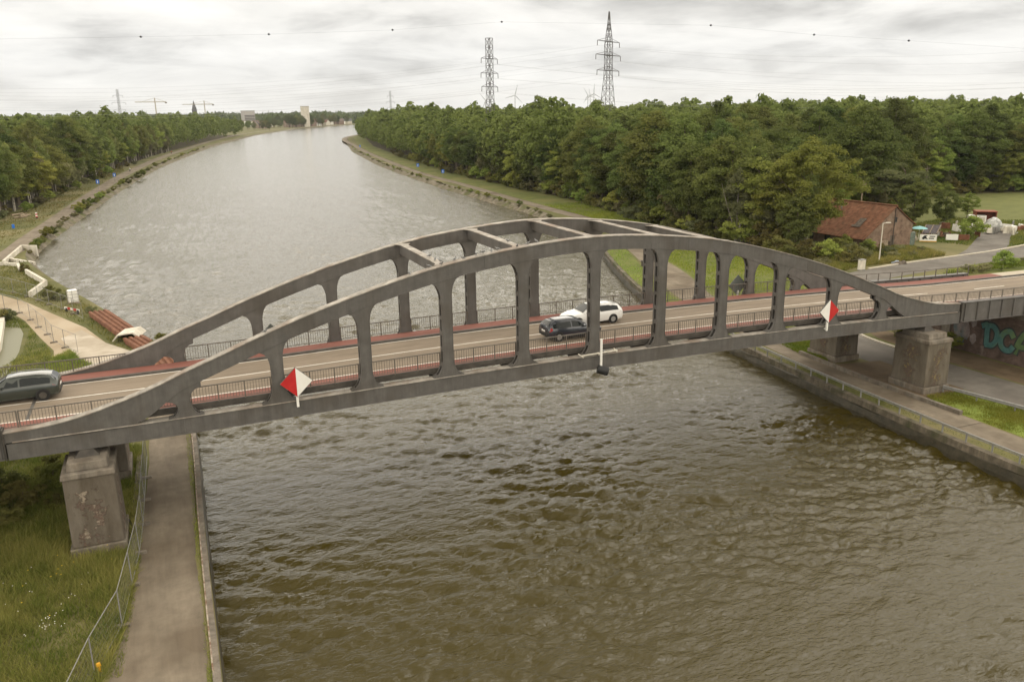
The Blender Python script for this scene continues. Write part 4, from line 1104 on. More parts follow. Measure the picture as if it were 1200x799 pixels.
def car(name, loc, rz, paint, label, style):
    """lofted body; local +x is forward, origin on the ground below the middle"""
    o = empty('parked_car' if style == 'parked' else 'moving_car' if False else 'car', loc, label, 'car', None, rz)
    if style == 'hatch':
        Lh, W, st = 2.12, 0.875, [(-2.12, .42, .70, .78, .98, .80), (-2.06, .30, .86, 1.02, 1.12, .86), (-1.78, .26, .92, 1.36, 1.40, .875), (-1.2, .24, .92, 1.45, 1.49, .875), (-0.3, .22, .91, 1.47, 1.51, .875), (0.25, .22, .90, 1.42, 1.46, .875),
                          (0.60, .22, .90, 1.20, 1.22, .875), (0.98, .22, .89, 0.95, .97, .87), (1.5, .24, .84, .88, .89, .855), (1.95, .30, .70, .76, .78, .80), (2.12, .40, .58, .62, .64, .70)]
    else:
        Lh, W, st = 2.32, 0.91, [(-2.32, .44, .72, .80, .98, .83), (-2.25, .32, .92, 1.04, 1.12, .88), (-1.95, .28, .97, 1.38, 1.41, .905), (-1.35, .26, .97, 1.47, 1.51, .91), (-0.3, .24, .95, 1.49, 1.54, .91), (0.3, .24, .94, 1.44, 1.49, .91),
                          (0.70, .24, .93, 1.20, 1.23, .91), (1.10, .24, .92, 0.98, 1.0, .905), (1.65, .26, .87, .91, .925, .885), (2.1, .32, .73, .78, .80, .83), (2.32, .42, .60, .64, .66, .72)]
    if style == 'suv':
        st = [(x, z0 + .06, b + .10, r + .12, t + .13, w_ + .02) for x, z0, b, r, t, w_ in st]
    rows = []
    for x, z0, zb, zr, zt, hw in st:
        up = max(0.0, zr - zb)
        rw = hw - 0.10 - 0.26 * min(1, up / 0.5)      # tumblehome
        if up < 0.12: rw = hw - 0.10
        rows.append([(hw - .06, z0), (hw, z0 + .14), (hw + .012, (z0 + zb) / 2 + .04), (hw - .015, zb), (rw, zr), (rw - .10, zt - .015), (rw * 0.4, zt)])
    nr = len(rows[0]); vs, fs = [], []
    for (x, *_), row in zip(st, rows):
        vs += [(x, -y, z) for y, z in row] + [(x, y, z) for y, z in reversed(row)]
    k = 2 * nr
    for i in range(len(st) - 1):
        for j in range(k): fs.append((i * k + j, i * k + (j + 1) % k, (i + 1) * k + (j + 1) % k, (i + 1) * k + j))
    fs += [tuple(range(k)), tuple((len(st) - 1) * k + j for j in reversed(range(k)))]
    mb = MB(); mb.add(vs, fs)
    body = mb.build('body', paint, o, (0, 0, 0), smooth=True)
    # glass: the quads between belt line (3) and roof edge (4), pushed out 6 mm
    def glass(i0, i1, nm, sides=(0, 1), inset=0.05):
        for sgn in sides:
            g = MB(); v2 = []
            for i in range(i0, i1 + 1):
                x = st[i][0]; (ya, za), (yb, zb2) = rows[i][3], rows[i][4]
                if i == i0: x += inset
                if i == i1: x -= inset
                za += 0.04; zb2 -= 0.035
                fy = 1 if sgn else -1
                v2 += [(x, fy * (ya + .004), za), (x, fy * (yb + .012), zb2)]
            g.add(v2, [(2 * i, 2 * i + 2, 2 * i + 3, 2 * i + 1) for i in range(i1 - i0)])
            g.build(nm, MT['glass'], o, (0, 0, 0))
    glass(2, 4, 'side_window'); glass(4, 7, 'side_window')
    def cross(i0, i1, nm, m, lift=.010):
        g = MB(); v2 = []
        for i, e in ((i0, 1), (i1, -1)):
            x, zt = st[i][0], st[i][4]; rw = rows[i][4][0] - .05
            x += (st[i1][0] - st[i0][0]) * .06 * e
            zt2 = zt + (st[i1][4] - st[i0][4]) * .06 * e + lift
            v2 += [(x + lift * 0.6 * (1 if i1 > 5 else -1), -rw, zt2 - .015), (x + lift * .6 * (1 if i1 > 5 else -1), rw, zt2 - .015)]
        mid = [(a, b * 0.45, c + .012) for a, b, c in v2]
        g.add(v2 + mid, [(0, 4, 6, 2), (4, 5, 7, 6), (5, 1, 3, 7)]); g.build(nm, m, o, (0, 0, 0))
    cross(5, 7, 'windscreen', MT['glass'], .02); cross(1, 2, 'rear_window', MT['glass'], .02)
    r_w = .325 if style != 'suv' else .36
    for x in (-Lh * .62, Lh * .64):
        for sgn in (-1, 1):
            y = sgn * (W - .09)
            t_ = MB(); t_.tube((x, y - .11, r_w), (x, y + .11 + .0, r_w), r_w, n=22)
            wh = t_.build('wheel', MT['tyre'], o, (0, 0, 0), smooth=True)
            h_ = MB(); yo = sgn * (W + .022)
            h_.tube((x, yo - sgn * .02, r_w), (x, yo + sgn * .006, r_w), r_w * .66, r_w * .6, n=16)
            h_.build('rim', MT['rim'] if 'green' not in label else MT['steel_dark'], wh, (0, 0, 0))
            a_ = MB(); a_.tube((x, sgn * (W - .03), r_w + .02), (x, sgn * (W + .014), r_w + .02), r_w * 1.16, n=22)
            a_.build('wheel_arch', MT['black'], o, (0, 0, 0))
    for sgn in (-1, 1):
        l_ = MB(); xr = st[1][0]; zb = st[1][2]
        l_.add([(xr - .03, sgn * .62, zb - .14), (xr - .005, sgn * .875, zb - .12), (xr + .26, sgn * .90, zb - .02), (xr + .22, sgn * .86, zb + .15 if style == 'hatch' else zb + .05), (xr + .02, sgn * .70, zb + .13)],
               [(0, 1, 4), (1, 2, 3), (1, 3, 4)])
        l_.build('tail_light', mat('tail_lamp', (0.30, 0.02, 0.02), rough=0.25), o, (0, 0, 0))
        h_ = MB(); xf = st[-2][0]; z = st[-2][2]
        h_.add([(xf + .13, sgn * .52, z - .08), (xf - .02, sgn * .83, z - .06), (xf - .30, sgn * .862, z + .03), (xf - .2, sgn * .72, z + .075), (xf + .06, sgn * .55, z + .03)], [(0, 1, 4), (1, 2, 3), (1, 3, 4)])
        h_.build('headlight', mat('head_lamp', (0.6, 0.6, 0.58), rough=0.15), o, (0, 0, 0))
        m_ = MB(); m_.obox((0.62, sgn * (W + .09), st[5][2] + .02), .16, .2, .13, 0, .85); m_.build('mirror', paint, o, (0, 0, 0))
    b_ = MB(); b_.box(-Lh - .012, -Lh + .1, -.72, .72, .34, .50); b_.box(Lh - .1, Lh + .012, -.62, .62, .34, .48); b_.build('bumper_trim', MT['black'], o, (0, 0, 0))
    p_ = MB(); p_.box(-Lh - .024, -Lh - .004, -.26, .26, .66, .77); p_.build('number_plate', MT['white'], o, (0, 0, 0))
    if style != 'hatch':
        r_ = MB()
        for sgn in (-1, 1):
            r_.path([(-1.75, sgn * .56, st[2][4] + .03), (-1.2, sgn * .57, st[3][4] + .035), (0.2, sgn * .56, st[5][4] + .03)], .018)
        r_.build('roof_rail', MT['rim'], o, (0, 0, 0))
    return o
def paint(name, c, rough=0.25):
    m = mat(name, c, rough=rough, spec=0.5); m.node_tree.nodes['Principled BSDF'].inputs['Coat Weight'].default_value = 0.6
    m.node_tree.nodes['Principled BSDF'].inputs['Coat Roughness'].default_value = 0.08
    return m
def road_z(x): return ZO + DECK + cam_s(x) + 0.004
car('car', (31.15, 3.55, road_z(31.15)), 0, paint('dark_blue_paint', (0.022, 0.026, 0.034)), 'dark blue hatchback with red tail lights driving right in the near lane', 'hatch')
car('car', (34.4, 6.55, road_z(34.4)), math.pi, paint('white_car_paint', (0.74, 0.73, 0.70)), 'white estate car driving left in the far lane beyond the dark hatchback', 'estate')
car('car', (-3.75, 6.15, road_z(-3.8)), math.pi, paint('dark_green_paint', (0.030, 0.036, 0.029)), 'dark green estate car leaving the bridge at the left edge', 'estate')

# pigeons on the arch
PIG = mat('pigeon_grey', (0.11, 0.11, 0.11), (0.26, 0.255, 0.25), 9, rough=0.8)
def pigeon(p, rz, label):
    mb = MB(); n = 8
    prof = [(-0.20, .012, .02), (-0.12, .035, .035), (-0.03, .062, .06), (0.06, .066, .075), (0.12, .045, .10), (0.145, .036, .135), (0.165, .034, .16), (0.19, .014, .165)]
    vs, fs = [], []
    for x, r, z in prof:
        for i in range(n):
            t = 2 * math.pi * i / n; vs.append((x, r * math.cos(t), z + .06 + r * math.sin(t)))
    for i in range(len(prof) - 1):
        for j in range(n): fs.append((i * n + j, i * n + (j + 1) % n, (i + 1) * n + (j + 1) % n, (i + 1) * n + j))
    fs += [tuple(range(n)), tuple((len(prof) - 1) * n + j for j in range(n))]
    mb.add(vs, fs)
    for s in (-1, 1): mb.tube((0.03, s * .025, 0), (0.03, s * .025, .09), .007, n=4)
    ca, sa = math.cos(rz), math.sin(rz)
    mb.warp(lambda q: (p[0] + 1.05 * (q[0] * ca - q[1] * sa), p[1] + 1.05 * (q[0] * sa + q[1] * ca), p[2] + 1.05 * q[2]))
    return mb.build('pigeon', PIG, origin=p, smooth=True, label=label, cat='bird', group='pigeons resting on the bridge arches')
for i, x in enumerate([9.9, 18.6, 19.9, 20.6, 21.5, 22.0, 22.9, 23.4, 23.9, 24.4, 25.6, 26.4, 27.1]):
    pigeon((x, 0.12 + (i * 37 % 5) * 0.08, ZO + cam_z(x) + arch_top(x) + 0.012), (i * 1.7) % 6.2,
           'pigeon alone on the left slope of the near arch' if i == 0 else 'grey pigeon in the row perched on top of the near arch left of its middle')
for i, (x, y) in enumerate([(20.85, 3.4), (20.75, 1.9), (20.9, 1.2), (25.95, 2.4)]):
    pigeon((x, y, ZO + cam_z(x) + arch_top(P_ * round(x / P_)) - 0.05), i * 1.1, 'pigeon standing on a cross strut between the arches')

# ------------------------------------------------------------------ foliage builders
def crown_arrays(seed, h, rad, z0, nclump, nleaf, leaf, shape='round', clump_r=0.26, droop=0.0):
    g = np.random.default_rng(seed)
    if shape != 'flat' and h > 6: nclump, clump_r, nleaf, leaf = int(nclump * 2.3), clump_r * 0.74, int(nleaf * 1.9), leaf * 0.72
    # clump centres inside an uneven envelope
    ct, cr = [], []
    H = h - z0
    lobes = g.uniform(0.72, 1.15, 7); ph = g.uniform(0, 6.28)
    while len(ct) < nclump:
        u = g.uniform(-1, 1, 3)
        r = np.linalg.norm(u)
        if r > 1 or r < 0.35: continue
        zrel = u[2] * 0.5 + 0.5
        if shape == 'round': env = math.sqrt(max(0.02, 1 - (2 * zrel - 0.9) ** 2 / 1.2))
        elif shape == 'tall': env = (0.55 + 0.45 * math.sin(math.pi * min(1, zrel * 1.05))) * (1 - 0.55 * max(0, zrel - 0.5))
        elif shape == 'flat': env = 1.0
        else: env = 1
        a = math.atan2(u[1], u[0]); lb = np.interp((a + ph) % 6.2832, np.linspace(0, 6.2832, 8), np.append(lobes, lobes[0]))
        if shape == 'flat':
            ct.append((u[0] * rad * lb, u[1] * rad * lb, z0 + H * zrel)); cr.append(rad * clump_r * g.uniform(.7, 1.25))
        else:
            ct.append((u[0] * rad * env * lb, u[1] * rad * env * lb, z0 + H * (0.06 + 0.88 * zrel))); cr.append(rad * clump_r * g.uniform(0.65, 1.3) * (0.75 + 0.35 * env))
    ct = np.array(ct); cr = np.array(cr)
    which = g.choice(nclump, nleaf, p=cr ** 2 / (cr ** 2).sum())
    d = g.normal(size=(nleaf, 3)); d /= np.linalg.norm(d, axis=1)[:, None]
    d[:, 2] = np.where(d[:, 2] < -0.35, -d[:, 2] * 0.6, d[:, 2])
    rr = cr[which] * g.uniform(0.15, 1.0, nleaf) ** 0.5 * np.where(g.random(nleaf) < .22, g.uniform(1.0, 1.7, nleaf), 1.0)
    sq = np.array([1, 1, 0.72 if shape != 'flat' else 0.34])
    p = ct[which] + d * rr[:, None] * sq
    if droop: p[:, 2] -= droop * (rr / cr[which]) * np.abs(d[:, :2]).sum(1)
    nrm = d * 1.0 + g.normal(size=(nleaf, 3)) * 0.42 + np.array([0, 0, 0.3])
    nrm /= np.linalg.norm(nrm, axis=1)[:, None]
    a = np.cross(nrm, g.normal(size=(nleaf, 3))); a /= np.linalg.norm(a, axis=1)[:, None]
    b = np.cross(nrm, a)
    s = (leaf * g.uniform(0.55, 1.35, nleaf))[:, None]
    V = np.stack([p + a * s * .62, p + b * s * .42 + nrm * s * .08, p - a * s * .62, p - b * s * .42 + nrm * s * .08], 1).reshape(-1, 3)
    Fq = np.arange(nleaf * 4).reshape(-1, 4)
    ctint = g.uniform(0.25, 0.78, nclump)
    tint = np.clip(ctint[which] + g.normal(0, .11, nleaf), 0, 1)
    return V, Fq, tint, ct

def trunk_mb(seed, h, r, ct, nlimb=7, lean=0.0, fork=False):
    g = np.random.default_rng(seed + 99)
    mb = MB()
    pts = [np.array([0, 0, -0.3])]
    n = 6
    for i in range(1, n + 1):
        pts.append(np.array([lean * i / n * h + g.normal(0, .07), g.normal(0, .07), h * 0.86 * i / n]))
    for i in range(n):
        mb.tube(pts[i], pts[i + 1], r * (1 - .8 * i / n), r * (1 - .8 * (i + 1) / n), n=7)
    if fork:
        mb.tube(pts[1], pts[1] + np.array([h * .13, .2, h * .38]), r * .7, r * .35, n=6); mb.tube(pts[1] + np.array([h * .13, .2, h * .38]), pts[1] + np.array([h * .2, .1, h * .62]), r * .35, r * .12, n=6)
    lo = ct[np.argsort(ct[:, 2])]
    for c in lo[g.choice(len(lo), min(nlimb, len(lo)), replace=False)]:
        zt = max(h * .22, c[2] - np.linalg.norm(c[:2]) * .8)
        i = min(n - 1, int(zt / (h * .86) * n)); t = zt / (h * .86) * n - i
        st = pts[i] * (1 - min(1, t)) + pts[i + 1] * min(1, t)
        mid = (st + c) / 2 + g.normal(0, .15, 3)
        mb.tube(st, mid, r * .36, r * .2, n=5); mb.tube(mid, c, r * .2, r * .06, n=5)
    return mb

TREES = {}
def tree_proto(key, kind, h, rad, z0, ncl, nleaf, leaf, shape, leafm, trunkm, r, **kw):
    fork = kw.pop('fork', False); lean = kw.pop('lean', 0.0); nl = kw.pop('nlimb', 7)
    V, Fq, tint, ct = crown_arrays(abs(hash(key)) % 9973 if False else sum(ord(c) * (i + 3) for i, c in enumerate(key)), h, rad, z0, ncl, nleaf, leaf, shape, **kw)
    TREES[key] = dict(V=V, F=Fq, tint=tint, h=h, rad=rad, leafm=leafm, trunkm=trunkm, trunk=trunk_mb(len(key) * 7 + int(h * 3), h, r, ct, nl, lean, fork), kind=kind, crown=None, trunko=None)
tree_proto('oak_a', 'tree', 22, 7.6, 3.2, 60, 15000, 0.42, 'round', 'leaf_oak', 'trunk', .45)
tree_proto('oak_b', 'tree', 19, 6.6, 2.6, 52, 13000, 0.40, 'round', 'leaf_oak', 'trunk', .40)
tree_proto('dark_a', 'tree', 23, 7.0, 2.6, 60, 15000, 0.42, 'round', 'leaf_dark', 'trunk', .45)
tree_proto('dark_b', 'tree', 17, 5.6, 1.6, 46, 12000, 0.38, 'round', 'leaf_dark', 'trunk', .36)
tree_proto('light_a', 'tree', 16, 5.0, 1.8, 44, 11000, 0.36, 'round', 'leaf_light', 'trunk', .3)
tree_proto('birch_a', 'birch', 18, 3.8, 3.0, 44, 8500, 0.33, 'tall', 'leaf_birch', 'birch_trunk', .20, clump_r=.30, droop=.5)
tree_proto('birch_b', 'birch', 21, 4.3, 4.2, 48, 9500, 0.33, 'tall', 'leaf_birch', 'birch_trunk', .22, clump_r=.28, droop=.5, fork=True)
tree_proto('birch_c', 'birch', 17, 3.6, 4.5, 30, 5600, 0.33, 'tall', 'leaf_willow', 'grey_birch', .24, clump_r=.26, droop=.5, fork=True)
tree_proto('willow_a', 'tree', 14, 4.4, 1.2, 42, 10000, 0.36, 'tall', 'leaf_willow', 'trunk', .3, droop=.6)
tree_proto('shrub_a', 'shrub', 3.4, 2.3, 0.1, 26, 3600, 0.24, 'round', 'leaf_shrub', 'trunk', .07)
tree_proto('shrub_b', 'shrub', 2.4, 2.0, 0.0, 20, 2800, 0.22, 'round', 'leaf_willow', 'trunk', .06)
tree_proto('shrub_c', 'shrub', 4.4, 2.6, 0.1, 28, 4200, 0.26, 'tall', 'leaf_light', 'trunk', .08)
tree_proto('pine_a', 'pine', 12.5, 5.2, 5.2, 34, 11000, 0.34, 'flat', 'leaf_pine', 'trunk', .34, clump_r=.30, nlimb=16)
tree_proto('big_a', 'tree', 19.5, 7.4, 2.0, 74, 22000, 0.36, 'round', 'leaf_light', 'trunk', .42, nlimb=12, clump_r=.2)

def plant(key, x, y, s, rz, label, cat, group=None, parts=True, z=GZ, sz=None, name=None):
    T = TREES[key]
    name = name or {'tree': 'broadleaf_tree', 'birch': 'birch_tree', 'shrub': 'shrub', 'pine': 'pine_tree'}[T['kind']]
    o = empty(name, (x, y, z - 0.05), label, cat, group, rz)
    o.scale = (s, s, sz or s)
    for nm, kx in (('crown', 'crown'), ('trunk', 'trunko')):
        if T[kx] is None:
            if nm == 'crown': c = np_mesh('crown', T['V'], T['F'], MT[T['leafm']], o, tint=T['tint'])
            else: c = T['trunk'].build('trunk', MT[T['trunkm']], o)
            T[kx] = c
        else:
            c = T[kx].copy(); col.objects.link(c); c.parent = o
    return o
def visible(x, y, z, margin=60):
    d = np.array([x, y, z]) - CAM; zz = d @ _f
    if zz < 1: return False, 0
    px = 600 + F_PX * (d @ _r) / zz; py = 399.5 - F_PX * (d @ _u) / zz
    return (-margin < px < 1200 + margin and -margin < py < 799 + margin), zz

def inside(poly, x, y):
    c = False; n = len(poly)
    for i in range(n):
        x0, y0 = poly[i]; x1, y1 = poly[(i + 1) % n]
        if (y0 > y) != (y1 > y) and x < (x1 - x0) * (y - y0) / (y1 - y0) + x0: c = not c
    return c
WOOD_R = [(99, 57), (97, 78), (100, 104), (105.5, 142), (108, 207), (115, 302), (147, 539), (202, 807), (330, 1090), (520, 1380), (1500, 1300), (1500, 400), (700, 200), (330, 92), (250, 100), (203, 113), (170, 104), (152, 90), (140, 85), (126, 88), (113, 82), (105, 66)]
WOOD_L = [(-60, 140), (-34, 168), (-29, 200), (-21, 290), (-10, 398), (6, 517), (50, 768), (95, 960), (60, 1050), (-300, 1050), (-900, 900), (-500, 300), (-90, 120)]
cands = []
g = np.random.default_rng(21)
def scatter(poly, lo, hi, step, grow, bank_):
    y = lo
    while y < hi:
        x = min(p[0] for p in poly)
        xmax = max(p[0] for p in poly)
        d = max(1.0, math.hypot(0, y - CAM[1]) / 220)
        st = step * (1 + grow * (d - 1))
        while x < xmax:
            px, py = x + g.uniform(-.42, .42) * st, y + g.uniform(-.42, .42) * st
            if inside(poly, px, py):
                vis, dep = visible(px, py, 15)
                if vis and dep < 1700: cands.append((dep, px, py, bank_))
            x += st
        y += st
scatter(WOOD_R, 50, 1380, 6.2, 0.5, 'R')
scatter(WOOD_L, 120, 1050, 5.6, 0.5, 'L')
# front rows planted on their own along the edges of the woods
def edge_row(pl, off, step, bank_, smin):
    acc = 0
    pts = spline(pl, 30)
    last = None
    for p in pts:
        if last is None or np.linalg.norm(p - last) > step * (1 + 0.35 * max(0, (p[1] - 150) / 250)):
            x, y = p[0] + off + g.uniform(-.8, .8), p[1] + g.uniform(-1, 1)
            v, dep = visible(x, y, 8)
            if v and dep < 1200: cands.append((dep * 0.6, x, y, bank_ + 'e'))
            last = p
edge_row([(99, 57), (97, 78), (100, 104), (105.5, 142), (108, 207), (115, 302), (147, 539), (202, 807), (330, 1085)], 1.5, 4.6, 'R', 0)
edge_row([(-36, 160), (-30, 185), (-25.5, 219), (-19.3, 290), (-8, 398), (8.5, 517), (54, 768), (98, 950)], -1.5, 4.2, 'L', 0)
edge_row([(109, 80), (126, 85), (140, 84), (153, 89), (171, 103), (203, 112), (250, 99), (330, 91)], 0, 4.2, 'R', 0)
cands.sort()
N_IND = {'R': 200, 'L': 160}
cnt = {'R': 0, 'L': 0}
far_pts = []
NEARLAB = {
 'oak_a': 'tall mid green oak in the wood', 'oak_b': 'mid green oak in the wood', 'dark_a': 'tall dark green tree in the wood', 'dark_b': 'low dark green tree in the wood',
 'light_a': 'yellowish green tree in the wood', 'birch_a': 'slender pale trunked birch in the wood', 'birch_b': 'tall forked birch in the wood', 'willow_a': 'grey green drooping tree in the wood'}
for key_, x, y, bk in cands:
    B = bk[0]
    real = math.hypot(x - CAM[0], y - CAM[1])
    if bk == 'Re':
        key = g.choice(['dark_b', 'light_a', 'oak_b', 'willow_a', 'birch_a'], p=[.38, .24, .26, .1, .02]); s = g.uniform(.75, 1.05)
    elif bk == 'Le':
        key = g.choice(['birch_a', 'birch_b', 'light_a', 'willow_a', 'oak_b'], p=[.40, .2, .17, .11, .12]); s = g.uniform(.72, 1.0)
    elif B == 'R':
        key = g.choice(['oak_a', 'oak_b', 'dark_a', 'dark_b', 'light_a', 'birch_b'], p=[.27, .2, .25, .12, .11, .05]); s = g.uniform(.78, 1.1) * (1.14 if g.random() < .12 else 1)
    else:
        key = g.choice(['oak_a', 'oak_b', 'dark_a', 'birch_b', 'birch_a', 'light_a'], p=[.24, .2, .14, .2, .12, .10]); s = g.uniform(.80, 1.06) * (1.12 if g.random() < .12 else 1)
    if real > 420: s *= 1.12
    if cnt[B] < N_IND[B]:
        cnt[B] += 1
        side = 'right' if B == 'R' else 'left'
        where = 'at the edge of the wood on the %s bank' % side if bk.endswith('e') else 'inside the wood on the %s bank' % side
        lab = NEARLAB[key].replace(' in the wood', '') + ' ' + where
        plant(key, x, y, s, g.uniform(0, 6.28), lab, 'tree', 'trees of the %s bank wood' % side)
    else:
        far_pts.append((x, y, s, key))

# the rest of the woods: one object, leaf clumps thinning with distance
def far_wood(pts, name, label):
    Vs, Ts = [], []
    gg = np.random.default_rng(4)
    for x, y, s, key in pts:
        T = TREES[key]; d = math.hypot(x - CAM[0], y - CAM[1])
        nl = int(np.clip(2100 * (250 / d) ** 1.35, 150, 2600))
        V = T['V'].reshape(-1, 4, 3); m_ = len(V)
        top = V[:, :, 2].mean(1)
        pr = np.clip(top / T['h'], .12, 1) ** 1.5; pr /= pr.sum()
        ii = gg.choice(m_, nl, replace=False, p=pr)
        q = V[ii]; ctr = q.mean(1, keepdims=True)
        k = math.sqrt(m_ / nl) * 0.66
        q = ctr + (q - ctr) * k
        a = gg.uniform(0, 6.28); ca, sa = math.cos(a), math.sin(a)
        rot = np.array([[ca, -sa, 0], [sa, ca, 0], [0, 0, 1]])
        Vs.append((q @ rot.T) * s + np.array([x, y, GZ])); Ts.append(np.clip(T['tint'][ii] * .8 + gg.uniform(-.25, .25), 0, 1))
    V = np.concatenate(Vs).reshape(-1, 3); t = np.concatenate(Ts)
    o = np_mesh(name, V, np.arange(len(V)).reshape(-1, 4), MT['leaf_oak'], tint=t)
    tag(o, label, 'wood', None, 'stuff')
    print(name, len(pts), 'trees', len(t), 'leaves')
far_wood(far_pts, 'distant_wood', 'dense green wood running back to the horizon on both banks')
print('individual trees', cnt)

# a dark woodland floor under the trees
for pl in (WOOD_R, WOOD_L):
    mb = MB(); tr = tessellate_polygon([[Vector((a, b, 0)) for a, b in pl]])
    mb.add([(a, b, GZ + 0.015) for a, b in pl], [tuple(t) for t in tr])
    mb.build('woodland_floor', mat('leaf_litter', (0.045, 0.036, 0.018), (0.075, 0.062, 0.03), 0.3, rough=1.0, coords='World'), kind='structure')

# ------------------------------------------------------------------ trees and shrubs that stand out
plant('big_a', 102.2, 58.0, 1.0, 0.4, 'large light green tree towering over the left end of the brick house', 'tree')
plant('dark_b', 97.3, 55.0, 0.62, 1.9, 'bushy green tree between the towpath verge and the large light green tree', 'tree')
plant('willow_a', 99.5, 63.5, 1.02, 1.2, 'grey green willow like tree left of the large light green tree', 'tree')
plant('birch_c', 95.6, 67.8, 0.82, 2.6, 'birch with a bare white forked trunk in front of the right wood', 'tree', name='birch_tree')
plant('pine_a', 139.5, 73.0, 0.98, 0.6, 'dark pine with a flat layered crown behind the brick house', 'tree')
plant('light_a', 128.5, 78.5, 0.50, 0.6, 'round light green tree between the house roof and the pine', 'tree')
plant('dark_b', 136.0, 67.0, 0.60, 2.6, 'dark round bush tree at the right gable of the brick house', 'tree')
plant('dark_b', 142.5, 65.5, 0.5, 0.6, 'dark bush tree left of the scrap heap', 'tree')
plant('light_a', 160.0, 74.5, 0.42, 3.1, 'small open crowned tree standing in front of the meadow', 'tree', sz=0.36)
plant('oak_b', 172.0, 66.0, 0.32, 0.2, 'small green tree beside the meadow at the right edge', 'tree')
plant('shrub_c', 136.6, 55.0, 0.95, 0.2, 'yellowish bush at the driveway mouth beside the scrap', 'shrub')
sh = [('shrub_a', 101.5, 46.5, .8), ('shrub_b', 104.5, 49.0, .8), ('shrub_a', 107.5, 50.6, .62), ('shrub_c', 98.5, 49.0, .8), ('shrub_a', 96.0, 50.5, 1.0), ('shrub_b', 100.5, 51.5, .9), ('shrub_b', 111.5, 49.6, .55), ('shrub_a', 104.0, 53.0, .8), ('shrub_b', 95.0, 46.0, .6), ('shrub_c', 108.5, 56.0, .6), ('shrub_b', 116.0, 47.8, .45), ('shrub_a', 93.2, 54.5, 1.1), ('shrub_a', 96, 58, 1.2), ('shrub_b', 109.5, 46.5, .5), ('shrub_b', 113, 46.2, .4), ('shrub_a', 106.5, 46.0, .42), ('shrub_b', 103, 46.8, .6), ('shrub_c', 110.5, 52.6, .5), ('shrub_b', 107.8, 53.5, .7), ('shrub_a', 112.5, 51.8, .4), ('shrub_b', 100, 44.8, .5), ('shrub_a', 98.8, 46.2, .6), ('shrub_b', 118.3, 49.0, .4), ('shrub_b', 115.2, 50.5, .5), ('shrub_a', 94, 49, .8), ('shrub_b', 92.5, 45, .6), ('shrub_a', 91, 50, .9)]
for i, (k, x, y, s) in enumerate(sh): plant(k, x, y, s, i * 1.3, 'wild shrub in the thicket in front of the brick house', 'shrub', 'thicket before the brick house')
# undergrowth along the wood edges
def undergrowth(pl, off, step, label, group, smin, smax, keys, ymax):
    last = None
    for p in spline(pl, 40):
        if last is None or np.linalg.norm(p - last) > step * (1 + max(0, p[1] - 120) / 110):
            last = p
            if p[1] > ymax: break
            plant(g.choice(keys), p[0] + off + g.uniform(-1.2, 1.2), p[1] + g.uniform(-.8, .8), g.uniform(smin, smax), g.uniform(0, 6), label, 'shrub', group)
undergrowth([(99, 60), (97, 78), (100, 104), (105.5, 142), (108, 207), (115, 302), (147, 539)], -1.0, 3.2, 'low leafy shrub at the foot of the right bank wood', 'undergrowth of the right wood', .7, 1.35, ['shrub_a', 'shrub_a', 'shrub_b', 'shrub_c'], 420)
undergrowth([(113, 80), (126, 84), (140, 82), (153, 87), (171, 101), (203, 110), (250, 97), (330, 89)], 0, 2.4, 'leafy shrub under the wood edge behind the meadow', 'undergrowth behind the meadow', .8, 1.5, ['shrub_a', 'shrub_a', 'shrub_c'], 420)
undergrowth([(-36, 158), (-30, 185), (-25.5, 219), (-19.3, 290), (-8, 398), (8.5, 517)], 1.0, 4.5, 'low leafy shrub at the foot of the left bank wood', 'undergrowth of the left wood', .5, 1.0, ['shrub_a', 'shrub_b', 'shrub_c'], 420)
# shrubs on the stone banks at the water
def bank_shrubs(line, side, y0, y1, step, label, group, smin, smax, dens):
    last = None
    for x, y, r in line:
        if not y0 <= y <= y1: continue
        if last is None or math.hypot(x - last[0], y - last[1]) > step * (1 + max(0, y - 120) / 140):
            last = (x, y)
            if g.random() > dens: continue
            plant(g.choice(['shrub_a', 'shrub_b', 'shrub_b', 'shrub_c']), x + side * g.uniform(.1, 1.1), y + g.uniform(-2, 2), g.uniform(smin, smax), g.uniform(0, 6), label, 'shrub', group, z=GZ - .35)
fineL = [tuple(p) for p in resample(LS, 1.0)]; fineR = [tuple(p) for p in resample(RS, 1.0)]
bank_shrubs(fineL, 1, 118, 620, 2.0, 'shrub growing among the stones of the left waterline', 'shrubs on the left stone bank', .16, .5, .9)
bank_shrubs(fineR, -1, 92, 560, 2.4, 'shrub growing among the stones of the right waterline', 'shrubs on the right stone bank', .14, .36, .85)
for i, (px, py, s) in enumerate([(104, 247, .62), (110, 243, .75), (122, 236, .5), (126, 232, .5), (158, 214, .6), (168, 208, .75), (174, 205, .6), (64, 282, .4), (75, 272, .5)]):
    q = G(px, py); q = (q[0] - 2.0, q[1]); plant('shrub_a' if i % 3 else 'shrub_c', q[0], q[1], s, i * 1.7, 'large round bush on the stone bank between left towpath and water', 'shrub', 'large bushes on the left stone bank', z=GZ - .3)
for i, (x, y, s) in enumerate([(-9.4, 72.8, .55), (-8.3, 71.8, .45), (-15.6, 97, .4), (-4.2, 62.0, .35), (3.4, 41.0, .5), (-12.9, 62.5, .55), (-14.0, 61.0, .65), (-15.8, 63, .7)]):
    plant('shrub_b' if i % 2 else 'shrub_a', x, y, s, i, 'small shrub on the rough ground by the works road', 'shrub', 'shrubs by the works road')
